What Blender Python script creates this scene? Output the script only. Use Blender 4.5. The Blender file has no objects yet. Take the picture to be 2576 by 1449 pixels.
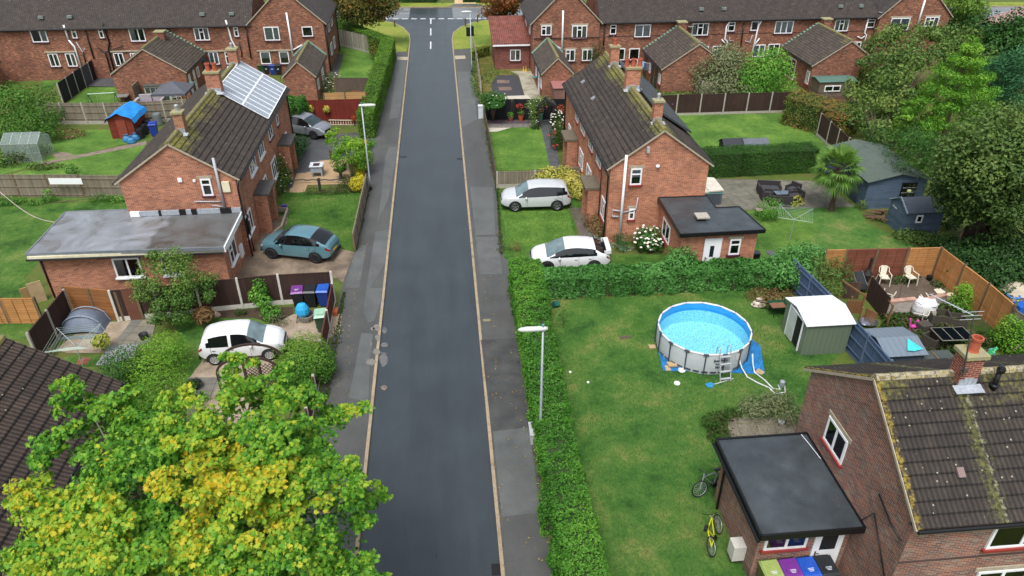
import bpy, math, random
import numpy as np
from mathutils import Vector, Matrix
R=math.radians
random.seed(7); rng=np.random.default_rng(7)
S=bpy.context.scene; COL=S.collection
# ---------------------------------------------------------------- camera
CAMH=21.0; F=1849.0; PITCH=R(32.147); YAW=R(5.2587)
cam_d=bpy.data.cameras.new("camera"); cam=bpy.data.objects.new("camera",cam_d); COL.objects.link(cam); S.camera=cam
cam_d.sensor_width=36; cam_d.lens=36*F/2576; cam_d.clip_end=2000; cam_d.clip_start=.1
cam.location=(0,0,CAMH); cam.rotation_euler=(math.pi/2-PITCH,0,-YAW)
# ---------------------------------------------------------------- world and light (overcast)
W=bpy.data.worlds.new("World"); S.world=W; W.use_nodes=True
wn=W.node_tree.nodes; wl=W.node_tree.links
sky=wn.new('ShaderNodeTexSky'); sky.sky_type='NISHITA'; sky.sun_disc=False
SUN_EL=R(62); SUN_AZ=R(200)
sky.sun_elevation=SUN_EL; sky.sun_rotation=SUN_AZ; sky.dust_density=4; sky.air_density=1; sky.ozone_density=1
hs=wn.new('ShaderNodeHueSaturation'); hs.inputs['Saturation'].default_value=.46
bg=wn['Background']; wl.new(sky.outputs[0],hs.inputs['Color']); wl.new(hs.outputs[0],bg.inputs['Color']); bg.inputs['Strength'].default_value=.135
sd=bpy.data.lights.new("sun",'SUN'); sd.energy=1.7; sd.angle=R(22); sd.color=(1,.985,.97)
so=bpy.data.objects.new("sun",sd); COL.objects.link(so)
# direction to the sun: sky rotation measured clockwise from +Y
so.rotation_euler=Vector((math.sin(SUN_AZ)*math.cos(SUN_EL),math.cos(SUN_AZ)*math.cos(SUN_EL),math.sin(SUN_EL))).to_track_quat('Z','Y').to_euler()
S.view_settings.view_transform='Standard'; S.view_settings.look='None'; S.view_settings.exposure=.58; S.view_settings.gamma=1
# ---------------------------------------------------------------- pixel -> place
_fw=Vector((math.sin(YAW)*math.cos(PITCH),math.cos(YAW)*math.cos(PITCH),-math.sin(PITCH)))
_r=Vector((math.cos(YAW),-math.sin(YAW),0)); _u=_r.cross(_fw)
_c={'a':(0,0,.25),'b':(644,0,.25),'c':(1288,0,.25),'d':(1932,0,.25),'e':(0,362.3,.25),'f':(644,362.3,.25),'g':(1288,362.3,.25),'h':(1932,362.3,.25),'i':(0,724.5,.25),'j':(644,724.5,.25),'k':(1288,724.5,.25),'l':(1932,724.5,.25),'m':(0,1086.8,.25),'n':(1288,1086.8,.25),'o':(1932,1086.8,.25),'p':(575,191.7,.1488),'q':(575,357.8,.1488),'r':(1201.1,153.3,.1488),'s':(2012.5,638.9,.1861),'t':(2192.7,734.7,.1488),'V':(0,0,1)}
def _ray(k,x,y):
    o=_c[k]; return _fw*F+_r*(o[0]+x*o[2]-1288)+_u*(724-o[1]-y*o[2])
def A(k,x,y,z=0.0):
    d=_ray(k,x,y); t=(z-CAMH)/d.z; return Vector((d.x*t,d.y*t,z))
def A2(k,x,y,z=0.0): p=A(k,x,y,z); return (p.x,p.y)
def onx(k,x,y,X): d=_ray(k,x,y); t=X/d.x; return d.y*t,CAMH+d.z*t
def ony(k,x,y,Y): d=_ray(k,x,y); t=Y/d.y; return d.x*t,CAMH+d.z*t
# ---------------------------------------------------------------- materials
def lin(c): 
    if isinstance(c,str): c=[int(c[i:i+2],16)/255 for i in (0,2,4)]
    return tuple((x/12.92 if x<=.04045 else ((x+.055)/1.055)**2.4) for x in c[:3])+(1,)
MATS={}
class NT:
    def __init__(s,name,rough=.6,metal=0,spec=.5):
        m=bpy.data.materials.new(name); m.use_nodes=True; s.m=m; s.n=m.node_tree.nodes; s.l=m.node_tree.links; s.b=s.n['Principled BSDF']
        s.b.inputs['Roughness'].default_value=rough; s.b.inputs['Metallic'].default_value=metal; s.b.inputs['Specular IOR Level'].default_value=spec
        s.co=None
    def new(s,t,**k):
        o=s.n.new(t)
        for a,b in k.items(): setattr(o,a,b)
        return o
    def coord(s):
        if not s.co: s.co=s.new('ShaderNodeTexCoord')
        return s.co.outputs['Object']
    def noise(s,scale,detail=3,rough=.55,vec=None,dist=0):
        o=s.new('ShaderNodeTexNoise'); o.inputs['Scale'].default_value=scale; o.inputs['Detail'].default_value=detail; o.inputs['Roughness'].default_value=rough; o.inputs['Distortion'].default_value=dist
        s.l.new(vec or s.coord(),o.inputs['Vector']); return o.outputs['Fac']
    def ramp(s,fac,stops,interp='LINEAR'):
        o=s.new('ShaderNodeValToRGB'); o.color_ramp.interpolation=interp
        e=o.color_ramp.elements
        while len(e)<len(stops): e.new(.5)
        for i,(p,c) in enumerate(stops): e[i].position=p; e[i].color=c if len(c)==4 else lin(c)
        s.l.new(fac,o.inputs['Fac']); return o.outputs['Color']
    def mix(s,fac,a,b,blend='MIX'):
        o=s.new('ShaderNodeMix',data_type='RGBA',blend_type=blend)
        for inp,v in ((o.inputs['Factor'],fac),(o.inputs['A'],a),(o.inputs['B'],b)):
            if hasattr(v,'is_output'): s.l.new(v,inp)
            elif isinstance(v,(int,float)): inp.default_value=v
            else: inp.default_value=lin(v) if isinstance(v,str) else v
        return o.outputs['Result']
    def math(s,op,a,b=0,c=0):
        o=s.new('ShaderNodeMath',operation=op)
        for i,v in enumerate((a,b,c)):
            if hasattr(v,'is_output'): s.l.new(v,o.inputs[i])
            else: o.inputs[i].default_value=v
        return o.outputs[0]
    def sep(s,v):
        o=s.new('ShaderNodeSeparateXYZ'); s.l.new(v,o.inputs[0]); return o.outputs
    def comb(s,x,y,z=0):
        o=s.new('ShaderNodeCombineXYZ')
        for i,v in enumerate((x,y,z)):
            if hasattr(v,'is_output'): s.l.new(v,o.inputs[i])
            else: o.inputs[i].default_value=v
        return o.outputs[0]
    def color(s,c): s.l.new(c,s.b.inputs['Base Color']) if hasattr(c,'is_output') else setattr(s.b.inputs['Base Color'],'default_value',lin(c))
    def rough(s,c): s.l.new(c,s.b.inputs['Roughness'])
    def bump(s,h,strength=.5,dist=.02):
        o=s.new('ShaderNodeBump'); o.inputs['Strength'].default_value=strength; o.inputs['Distance'].default_value=dist; s.l.new(h,o.inputs['Height']); s.l.new(o.outputs[0],s.b.inputs['Normal'])
    def dark(s,c,f,amt=1):  # multiply colour by value
        o=s.new('ShaderNodeMix',data_type='RGBA',blend_type='MULTIPLY'); o.inputs['Factor'].default_value=amt; s.l.new(c,o.inputs['A']); s.l.new(f,o.inputs['B']); return o.outputs['Result']
def P_(name,c,rough=.6,metal=0,var=.12,scale=3,spec=.5,coat=0):
    if name in MATS: return MATS[name]
    t=NT(name,rough,metal,spec)
    n=t.noise(scale,4)
    c=lin(c); a=tuple(x*(1-var) for x in c[:3])+(1,); b=tuple(min(1,x*(1+var)) for x in c[:3])+(1,)
    t.color(t.ramp(n,[(.3,a),(.7,b)]))
    if coat: t.b.inputs['Coat Weight'].default_value=coat; t.b.inputs['Coat Roughness'].default_value=.05
    MATS[name]=t.m; return t.m
def wall_uv(t):
    g=t.new('ShaderNodeNewGeometry'); n=t.sep(g.outputs['True Normal']); p=t.sep(t.coord())
    f=t.math('GREATER_THAN',t.math('ABSOLUTE',n[0]),.6)
    u=t.math('ADD',t.math('MULTIPLY',p[0],t.math('SUBTRACT',1,f)),t.math('MULTIPLY',p[1],f))
    return t.comb(u,p[2],0)
def brick(name,cols,mortar,scale=1.0,msize=.012,bumps=.35):
    if name in MATS: return MATS[name]
    t=NT(name,.85,0,.25); uv=wall_uv(t)
    b=t.new('ShaderNodeTexBrick'); t.l.new(uv,b.inputs['Vector']); b.inputs['Scale'].default_value=1; b.inputs['Brick Width'].default_value=.225*scale; b.inputs['Row Height'].default_value=.075*scale; b.inputs['Mortar Size'].default_value=msize*scale*.5; b.inputs['Mortar Smooth'].default_value=.1
    b.inputs['Color1'].default_value=(0,0,0,1); b.inputs['Color2'].default_value=(1,1,1,1); b.inputs['Bias'].default_value=0
    # per-brick random from the two-colour mix
    w=t.new('ShaderNodeTexNoise'); w.inputs['Scale'].default_value=1.3; t.l.new(t.coord(),w.inputs['Vector'])
    r=t.ramp(b.outputs['Color'],[(i/(len(cols)-1) if len(cols)>1 else 0,c) for i,c in enumerate(cols)])
    n=t.noise(.7,5,.65); st=t.ramp(n,[(.3,(.62,.62,.62,1)),(.55,(1,1,1,1)),(.8,(1.12,1.1,1.08,1))])
    c=t.mix(b.outputs['Fac'],r,mortar); c=t.dark(c,st,.8)
    t.color(c); t.bump(t.math('SUBTRACT',1,b.outputs['Fac']),bumps,.01)
    MATS[name]=t.m; return t.m
def tiles(name,base,axis,ribs=.18,course=.0,lich=0,moss=.0,mossz=(6,7),mosscol='6b6a22',rough=.75,amp=.03,streaks=(),cz=None):
    """axis: direction of the ridge; ribs run down the slope"""
    if name in MATS: return MATS[name]
    t=NT(name,rough,0,.4); p=t.sep(t.coord()); a=p[0] if axis=='x' else p[1]
    w=t.math('SINE',t.math('MULTIPLY',a,2*math.pi/ribs))
    n=t.noise(2.2,5,.7); n2=t.noise(.5,3)
    bc=lin(base); c=t.ramp(n,[(.3,tuple(x*.62 for x in bc[:3])+(1,)),(.55,bc),(.75,tuple(x*1.35 for x in bc[:3])+(1,))])
    # per tile tone
    br=t.new('ShaderNodeTexBrick'); t.l.new(t.comb(a,t.math('MULTIPLY',p[2],1.75)),br.inputs['Vector']); br.inputs['Scale'].default_value=1; br.inputs['Brick Width'].default_value=max(ribs*1.8,.2); br.inputs['Row Height'].default_value=course or .35; br.inputs['Mortar Size'].default_value=.006 if course else 0.0
    br.inputs['Color1'].default_value=(.78,.78,.78,1); br.inputs['Color2'].default_value=(1.2,1.16,1.12,1); br.inputs['Mortar'].default_value=(.35,.35,.35,1)
    c=t.dark(c,br.outputs['Color'],1)
    tone=t.ramp(t.math('MULTIPLY_ADD',w,.5,.5),[(0,(.42,.42,.42,1)),(.5,(1,1,1,1)),(1,(1.1,1.1,1.1,1))]); c=t.dark(c,tone,.55 if ribs>.25 else .7)
    if moss:
        zz=t.math('MULTIPLY',t.math('SUBTRACT',p[2],mossz[0]),1/(mossz[1]-mossz[0])); zz=t.math('MAXIMUM',0,t.math('MINIMUM',1,zz))
        mm=t.math('ADD',t.math('MULTIPLY',zz,moss*.36),t.math('SUBTRACT',t.math('ADD',t.math('MULTIPLY',t.noise(.45,3),.5),t.math('MULTIPLY',t.noise(5,5,.75),.5)),.66))
        c=t.mix(t.ramp(mm,[(.0,(0,0,0,1)),(.16,(1,1,1,1))]),c,t.ramp(t.noise(5,3),[(.3,mosscol),(.7,'7d7a3c')]))
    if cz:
        f=t.math('FRACT',t.math('DIVIDE',t.math('SUBTRACT',cz[0],p[2]),cz[1])); c=t.dark(c,t.ramp(f,[(0,(.8,.8,.8,1)),(.08,(1,1,1,1)),(.76,(1.05,1.05,1.05,1)),(.84,(.22,.22,.22,1))]),1)  # shade at each tile course step painted into the colour as a dark line
    for (sx,sw,sc) in streaks:
        g=t.math('SUBTRACT',1,t.math('DIVIDE',t.math('ABSOLUTE',t.math('SUBTRACT',p[0],sx)),sw)); mm=t.math('ADD',t.math('MULTIPLY',g,.26),t.math('SUBTRACT',t.noise(8,5,.85),.68))
        c=t.mix(t.ramp(mm,[(.0,(0,0,0,1)),(.12,(1,1,1,1))]),c,sc)
    if lich:
        v=t.new('ShaderNodeTexVoronoi'); v.inputs['Scale'].default_value=2.6; t.l.new(t.coord(),v.inputs['Vector'])
        v2=t.noise(9,2); d=t.math('ADD',v.outputs['Distance'],t.math('MULTIPLY',v2,.05)); 
        sel=t.math('GREATER_THAN',t.sep(v.outputs['Color'])[0],1-lich)
        m=t.math('MULTIPLY',t.math('LESS_THAN',d,t.math('MULTIPLY',t.sep(v.outputs['Color'])[2],.13)),sel); c=t.mix(m,c,'aba692')
        v=t.new('ShaderNodeTexVoronoi'); v.inputs['Scale'].default_value=6; t.l.new(t.coord(),v.inputs['Vector'])
        sel=t.math('GREATER_THAN',t.sep(v.outputs['Color'])[1],1-lich*.8); m=t.math('MULTIPLY',t.math('LESS_THAN',v.outputs['Distance'],.16),sel); c=t.mix(m,c,'9a9684')
    t.color(c); t.bump(t.math('ADD',w,t.noise(30,3)),.6,amp)
    MATS[name]=t.m; return t.m
def boards(name,c1,c2,w=.12,axis='auto',rough=.8,gap=.25):
    if name in MATS: return MATS[name]
    t=NT(name,rough,0,.3); uv=wall_uv(t); s=t.sep(uv)
    a=s[1] if axis=='h' else s[0]
    f=t.math('FRACT',t.math('DIVIDE',a,w)); fl=t.math('FLOOR',t.math('DIVIDE',a,w))
    wn_=t.new('ShaderNodeTexWhiteNoise',noise_dimensions='1D'); t.l.new(fl,wn_.inputs['W'])
    c=t.mix(wn_.outputs['Value'],c1,c2)
    nv=t.comb(t.math('MULTIPLY',s[0],1 if axis=='h' else 14),t.math('MULTIPLY',s[1],14 if axis=='h' else 1),0)
    g=t.ramp(t.noise(1.2,4,.6,nv),[(.3,(.72,.72,.72,1)),(.7,(1.15,1.13,1.1,1))]); c=t.dark(c,g,1)
    ln=t.ramp(f,[(0,(.35,.35,.35,1)),(gap*.5,(1,1,1,1)),(.9,(1.05,1.05,1.05,1)),(1,(.6,.6,.6,1))]); c=t.dark(c,ln,.8)
    st=t.ramp(t.noise(.9,4),[(.35,(.7,.72,.7,1)),(.6,(1,1,1,1))]); c=t.dark(c,st,.6)
    t.color(c); t.bump(f,.4,.02); MATS[name]=t.m; return t.m
def grass(name,cols,scale=.35,rough=.8):
    if name in MATS: return MATS[name]
    t=NT(name,rough,0,.15)
    n=t.math('ADD',t.math('MULTIPLY',t.noise(scale,6,.62),.75),t.math('MULTIPLY',t.noise(2.3,4,.7),.25))
    c=t.ramp(n,[(.36+.28*i/(len(cols)-1),x) for i,x in enumerate(cols)])
    f=t.ramp(t.math('ADD',t.math('MULTIPLY',t.noise(5,5,.8),.5),t.math('MULTIPLY',t.noise(16,4,.8),.5)),[(.32,(.45,.5,.45,1)),(.5,(1,1,1,1)),(.66,(1.5,1.42,1.15,1))]); c=t.dark(c,f,.95)
    t.color(c); t.bump(t.noise(45,3,.8),1,.05); MATS[name]=t.m; return t.m
def ground_mat(name,cols,scale=2.5,fine=20,rough=.85,bump=.5,lo=.3,hi=.7,spec=.3):
    if name in MATS: return MATS[name]
    t=NT(name,rough,0,spec)
    c=t.ramp(t.noise(scale,7,.65),[(lo+(hi-lo)*i/(len(cols)-1),x) for i,x in enumerate(cols)])
    f=t.ramp(t.noise(fine,4,.75),[(.3,(.7,.7,.7,1)),(.7,(1.25,1.25,1.25,1))]); c=t.dark(c,f,.7)
    t.color(c); t.bump(t.noise(fine*2,3,.7),bump,.01); MATS[name]=t.m; return t.m
def slabs(name,c1,c2,joint,w=.6,h=.6,rot=0,rough=.8,off=0):
    if name in MATS: return MATS[name]
    t=NT(name,rough,0,.3); mp=t.new('ShaderNodeMapping'); mp.inputs['Rotation'].default_value=(0,0,rot); t.l.new(t.coord(),mp.inputs['Vector'])
    b=t.new('ShaderNodeTexBrick'); b.offset=off; t.l.new(mp.outputs[0],b.inputs['Vector']); b.inputs['Scale'].default_value=1; b.inputs['Brick Width'].default_value=w; b.inputs['Row Height'].default_value=h; b.inputs['Mortar Size'].default_value=.012
    b.inputs['Color1'].default_value=lin(c1); b.inputs['Color2'].default_value=lin(c2); b.inputs['Mortar'].default_value=lin(joint)
    f=t.ramp(t.noise(1.5,6,.7),[(.3,(.6,.6,.58,1)),(.6,(1,1,1,1)),(.8,(1.1,1.1,1.1,1))]); t.color(t.dark(b.outputs['Color'],f,.9)); MATS[name]=t.m; return t.m
def leafmat(name,cols,rough=.55,trans=.25,scale=.6,amt=.5):
    """tint attribute (0..1 per leaf) picks along the colour list"""
    if name in MATS: return MATS[name]
    t=NT(name,rough,0,.25)
    at=t.new('ShaderNodeAttribute'); at.attribute_name='tint'
    c=t.ramp(at.outputs['Fac'],[(i/(len(cols)-1),x) for i,x in enumerate(cols)])
    t.color(c)
    if trans:
        tr=t.new('ShaderNodeBsdfTranslucent'); t.l.new(c,tr.inputs['Color']); mx=t.new('ShaderNodeMixShader'); mx.inputs[0].default_value=trans
        t.l.new(t.b.outputs[0],mx.inputs[1]); t.l.new(tr.outputs[0],mx.inputs[2]); t.l.new(mx.outputs[0],t.n['Material Output'].inputs['Surface'])
    MATS[name]=t.m; return t.m
def glass_():
    if 'glass' in MATS: return MATS['glass']
    t=NT('window glass',.04); g=t.new('ShaderNodeBsdfGlossy'); g.inputs['Roughness'].default_value=.03
    tr=t.new('ShaderNodeBsdfTransparent'); tr.inputs['Color'].default_value=(.85,.88,.9,1); fr=t.new('ShaderNodeFresnel'); fr.inputs['IOR'].default_value=1.5
    mx=t.new('ShaderNodeMixShader'); t.l.new(t.math('MULTIPLY_ADD',fr.outputs[0],1.2,.03),mx.inputs[0]); t.l.new(tr.outputs[0],mx.inputs[1]); t.l.new(g.outputs[0],mx.inputs[2]); t.l.new(mx.outputs[0],t.n['Material Output'].inputs['Surface'])
    MATS['glass']=t.m; return t.m
# ---------------------------------------------------------------- mesh builder
OFF={}
class MB:
    def __init__(s): s.v=[]; s.f=[]; s.mi=[]; s.m=0
    def face(s,*i): s.f.append(tuple(i)); s.mi.append(s.m)
    def add(s,vs,fs):
        o=len(s.v); s.v+= [tuple(x) for x in vs]
        for f in fs: s.f.append(tuple(o+i for i in f)); s.mi.append(s.m)
        return s
    def box(s,x0,x1,y0,y1,z0,z1):
        return s.add([(x0,y0,z0),(x1,y0,z0),(x1,y1,z0),(x0,y1,z0),(x0,y0,z1),(x1,y0,z1),(x1,y1,z1),(x0,y1,z1)],[(3,2,1,0),(4,5,6,7),(0,1,5,4),(1,2,6,5),(2,3,7,6),(3,0,4,7)])
    def obox(s,c,sz,rz=0,rx=0,ry=0):
        M=Matrix.Translation(Vector(c))@Matrix.Rotation(rz,4,'Z')@Matrix.Rotation(ry,4,'Y')@Matrix.Rotation(rx,4,'X'); a,b,d=[k/2 for k in sz]
        vs=[M@Vector(p) for p in ((-a,-b,-d),(a,-b,-d),(a,b,-d),(-a,b,-d),(-a,-b,d),(a,-b,d),(a,b,d),(-a,b,d))]
        return s.add(vs,[(3,2,1,0),(4,5,6,7),(0,1,5,4),(1,2,6,5),(2,3,7,6),(3,0,4,7)])
    def bar(s,p,q,w,h=None):
        p=Vector(p);q=Vector(q);h=h or w; d=(q-p).normalized(); u=d.cross(Vector((0,0,1)))
        if u.length<.05: u=Vector((1,0,0))
        u.normalize(); n=u.cross(d); vs=[]
        for c in (p,q):
            for a,b in ((-1,-1),(1,-1),(1,1),(-1,1)): vs.append(c+u*a*w/2+n*b*h/2)
        return s.add(vs,[(0,1,2,3),(7,6,5,4),(0,4,5,1),(1,5,6,2),(2,6,7,3),(3,7,4,0)])
    def tube(s,pts,r,n=8,cap=True):
        pts=[Vector(p) for p in pts]; rs=r if isinstance(r,(list,tuple)) else [r]*len(pts); o=len(s.v); up=None
        for i,p in enumerate(pts):
            d=(pts[min(i+1,len(pts)-1)]-pts[max(i-1,0)]).normalized()
            if up is None: up=Vector((0,0,1)) if abs(d.z)<.9 else Vector((1,0,0))
            u=d.cross(up).normalized(); w=u.cross(d).normalized(); up=w
            for k in range(n):
                a=2*math.pi*k/n; s.v.append(tuple(p+(u*math.cos(a)+w*math.sin(a))*rs[i]))
        for i in range(len(pts)-1):
            for k in range(n): s.face(o+i*n+k,o+i*n+(k+1)%n,o+(i+1)*n+(k+1)%n,o+(i+1)*n+k)
        if cap: s.face(*[o+k for k in range(n)][::-1]); s.face(*[o+(len(pts)-1)*n+k for k in range(n)])
        return s
    def lathe(s,c,prof,n=16,sx=1,sy=1):
        o=len(s.v)
        for r,z in prof:
            for k in range(n): a=2*math.pi*k/n; s.v.append((c[0]+r*math.cos(a)*sx,c[1]+r*math.sin(a)*sy,c[2]+z))
        for i in range(len(prof)-1):
            for k in range(n): s.face(o+i*n+k,o+i*n+(k+1)%n,o+(i+1)*n+(k+1)%n,o+(i+1)*n+k)
        if prof[0][0]>1e-4: s.face(*[o+k for k in range(n)][::-1])
        if prof[-1][0]>1e-4: s.face(*[o+(len(prof)-1)*n+k for k in range(n)])
        return s
    def prism(s,pts,z0,z1):
        n=len(pts); a=sum(pts[i][0]*pts[(i+1)%n][1]-pts[(i+1)%n][0]*pts[i][1] for i in range(n))
        if a<0: pts=pts[::-1]
        return s.add([(p[0],p[1],z0) for p in pts]+[(p[0],p[1],z1) for p in pts],[tuple(range(n))[::-1],tuple(range(n,2*n))]+[(i,(i+1)%n,n+(i+1)%n,n+i) for i in range(n)])
    def poly(s,pts): return s.add(pts,[tuple(range(len(pts)))])
    def build(s,name,mat,parent=None,base=None,smooth=False,label=None):
        me=bpy.data.meshes.new(name); off=Vector(OFF.get(parent.name,(0,0,0))) if parent else Vector(base or (0,0,0))
        me.from_pydata([(v[0]-off.x,v[1]-off.y,v[2]-off.z) for v in s.v],[],s.f)
        for m in (mat if isinstance(mat,(list,tuple)) else [mat]): me.materials.append(m)
        if isinstance(mat,(list,tuple)): me.polygons.foreach_set('material_index',s.mi)
        if smooth: me.polygons.foreach_set('use_smooth',[True]*len(me.polygons))
        me.update(); o=bpy.data.objects.new(name,me); COL.objects.link(o)
        if parent: o.parent=parent; OFF[o.name]=tuple(off)
        else: o.location=off; OFF[o.name]=tuple(off)
        if label: o['label']=label
        return o
def tag(o,label,cat,group=None,kind=None):
    if label: o['label']=label
    if cat: o['category']=cat
    if group: o['group']=group
    if kind: o['kind']=kind
    return o
def thing(name,label,cat,loc=(0,0,0),group=None):
    o=bpy.data.objects.new(name,None); COL.objects.link(o); o.location=loc; OFF[o.name]=tuple(loc); o.empty_display_size=.3
    return tag(o,label,cat,group)
def dup(root,loc,rz=None,label=None,group=None):
    r=root.copy(); COL.objects.link(r); r.location=loc
    if rz is not None: r.rotation_euler=(0,0,rz)
    if label: r['label']=label
    if group: r['group']=group
    def rec(a,b):
        for ch in list(a.children):
            c=ch.copy(); COL.objects.link(c); c.parent=b; rec(ch,c)
    rec(root,r); return r
def sheet(name,pts,z,mat,kind='structure',label=None,cat=None):
    m=MB(); pts=[(p[0],p[1]) for p in pts]; n=len(pts)
    a=sum(pts[i][0]*pts[(i+1)%n][1]-pts[(i+1)%n][0]*pts[i][1] for i in range(n))
    if a<0: pts=pts[::-1]
    m.poly([(p[0],p[1],z) for p in pts]); o=m.build(name,mat); tag(o,label,cat,None,kind); return o
def ribbon(name,pts,w,z0,z1,mat,parent=None):
    m=MB(); L=[];Rr=[]
    for i,p in enumerate(pts):
        a=Vector(pts[max(i-1,0)]+(0,)) if len(pts[0])==2 else Vector(pts[max(i-1,0)]); b=Vector(pts[min(i+1,len(pts)-1)]+(0,)); d=(b-a).normalized(); nrm=Vector((-d.y,d.x,0)); L.append((p[0]+nrm.x*w/2,p[1]+nrm.y*w/2)); Rr.append((p[0]-nrm.x*w/2,p[1]-nrm.y*w/2))
    for i in range(len(pts)-1):
        q=[Rr[i],Rr[i+1],L[i+1],L[i]]; m.add([(x,y,z0) for x,y in q]+[(x,y,z1) for x,y in q],[(4,5,6,7),(0,1,5,4),(2,3,7,6)]+([(3,0,4,7)] if i==0 else [])+([(1,2,6,5)] if i==len(pts)-2 else []))
    return m.build(name,mat,parent)
# ---------------------------------------------------------------- foliage
SHAPES={'leaf':np.array([(0,-.5,0),(.28,0,.06),(0,.5,0),(-.28,0,.06)]),
 'needle':np.array([(0,-.5,0),(.11,0,.03),(0,.5,0),(-.11,0,.03)]),
 'blade':np.array([(-.06,0,0),(.06,0,0),(.02,1,.25),(-.02,1,.25)]),
 'maple':np.array([(0,-.46,0),(.13,-.3,.05),(.42,-.32,-.04),(.29,-.07,.06),(.58,.16,-.06),(.24,.17,.06),(.25,.38,-.02),(0,.64,-.12),(-.25,.38,-.02),(-.24,.17,.06),(-.58,.16,-.06),(-.29,-.07,.06),(-.42,-.32,-.04),(-.13,-.3,.05)])}
def leaves(name,C,N,size,shape,tint,mat,parent=None,base=None,droop=0,extra=None,up=None):
    """C centres, N facing normals, size per leaf, tint per leaf -> one mesh"""
    sh=SHAPES[shape]; k=len(sh); n=len(C)
    N=N/np.maximum(np.linalg.norm(N,axis=1,keepdims=True),1e-6)
    t=rng.normal(size=(n,3)) if up is None else up+rng.normal(size=(n,3))*.25
    X=np.cross(t,N); X/=np.maximum(np.linalg.norm(X,axis=1,keepdims=True),1e-6); Y=np.cross(N,X)
    s=np.asarray(size).reshape(-1,1,1)*np.ones((n,1,1))
    V=C[:,None,:]+s*(sh[None,:,0:1]*X[:,None,:]+sh[None,:,1:2]*Y[:,None,:]+sh[None,:,2:3]*N[:,None,:])
    V=V.reshape(-1,3); off=np.array(OFF.get(parent.name,(0,0,0))) if parent else np.array(base or (0,0,0)); V=V-off
    me=bpy.data.meshes.new(name); nv=len(V); me.vertices.add(nv); me.vertices.foreach_set('co',V.astype(np.float32).ravel())
    me.loops.add(nv); me.loops.foreach_set('vertex_index',np.arange(nv,dtype=np.int32)); me.polygons.add(n)
    me.polygons.foreach_set('loop_start',np.arange(0,nv,k,dtype=np.int32)); me.polygons.foreach_set('loop_total',np.full(n,k,dtype=np.int32))
    me.update(calc_edges=True); at=me.attributes.new('tint','FLOAT','FACE'); at.data.foreach_set('value',np.clip(tint,0,1).astype(np.float32))
    me.materials.append(mat); o=bpy.data.objects.new(name,me); COL.objects.link(o)
    if parent: o.parent=parent; OFF[o.name]=tuple(off)
    else: o.location=off
    return o
def wob(P,s=1.0,seed=0):
    r=np.random.default_rng(seed); v=0
    for i in range(4):
        k=r.normal(size=3)*s*(1+i*.7); v=v+np.sin(P@k+r.random()*6.28)/(1+i*.6)
    return v/2.2
def sphere_pts(n): v=rng.normal(size=(n,3)); return v/np.linalg.norm(v,axis=1,keepdims=True)
DENS=2.4
def clump_pts(clumps,per,shell=.45):
    Cs=[];Ns=[];Hs=[]
    for (c,r) in clumps:
        r=np.array(r if hasattr(r,'__len__') else (r,r,r),float); n=int(DENS*per*(r[0]*r[1]+r[1]*r[2]+r[0]*r[2])/3)+4
        d=sphere_pts(n); rad=(shell+(1-shell)*rng.random(n)**.6)[:,None]; rad=rad*(1+.18*wob(d*3,1,int(rng.integers(1e6)))[:,None])
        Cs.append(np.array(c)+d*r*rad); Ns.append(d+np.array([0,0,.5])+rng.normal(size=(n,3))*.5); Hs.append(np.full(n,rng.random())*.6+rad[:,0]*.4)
    return np.concatenate(Cs),np.concatenate(Ns),np.concatenate(Hs)
def bush(name,label,cat,clumps,mat,base,per=500,size=.09,shape='leaf',group=None,shell=.45,tint=None,trunk=None,flowers=None,minz=.02):
    root=thing(name,label,cat,base,group); 
    C,N,H=clump_pts(clumps,per,shell); k=C[:,2]>minz; C,N,H=C[k],N[k],H[k]
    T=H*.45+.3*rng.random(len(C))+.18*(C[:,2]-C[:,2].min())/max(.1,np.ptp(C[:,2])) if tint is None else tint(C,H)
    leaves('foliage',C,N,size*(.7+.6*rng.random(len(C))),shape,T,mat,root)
    m=MB(); b=Vector(base)
    for (c,r) in clumps[:14]:
        c=Vector(c); m.tube([b+Vector((0,0,0)),b.lerp(c,.5)+Vector((0,0,.05)),c],[max(.012,.03*(trunk or .8)),.02*(trunk or .8),.008],5)
    m.build('stem',P_('bark','5a4c3c',.9),root)
    if flowers:
        n,sz,fm=flowers; d=clump_pts(clumps,per,.97); i=np.where(d[1][:,2]>-.1)[0]; i=rng.choice(i,min(n,len(i)),replace=False); fb=MB()
        for j in i:
            p=d[0][j]; fb.lathe((p[0],p[1],p[2]),[(0.001,-sz*.5),(sz*.8,-sz*.2),(sz,.1*sz),(sz*.6,sz*.6),(0.001,sz*.75)],7)
        fb.build('flower',fm,root)['kind']='stuff'
    return root
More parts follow.
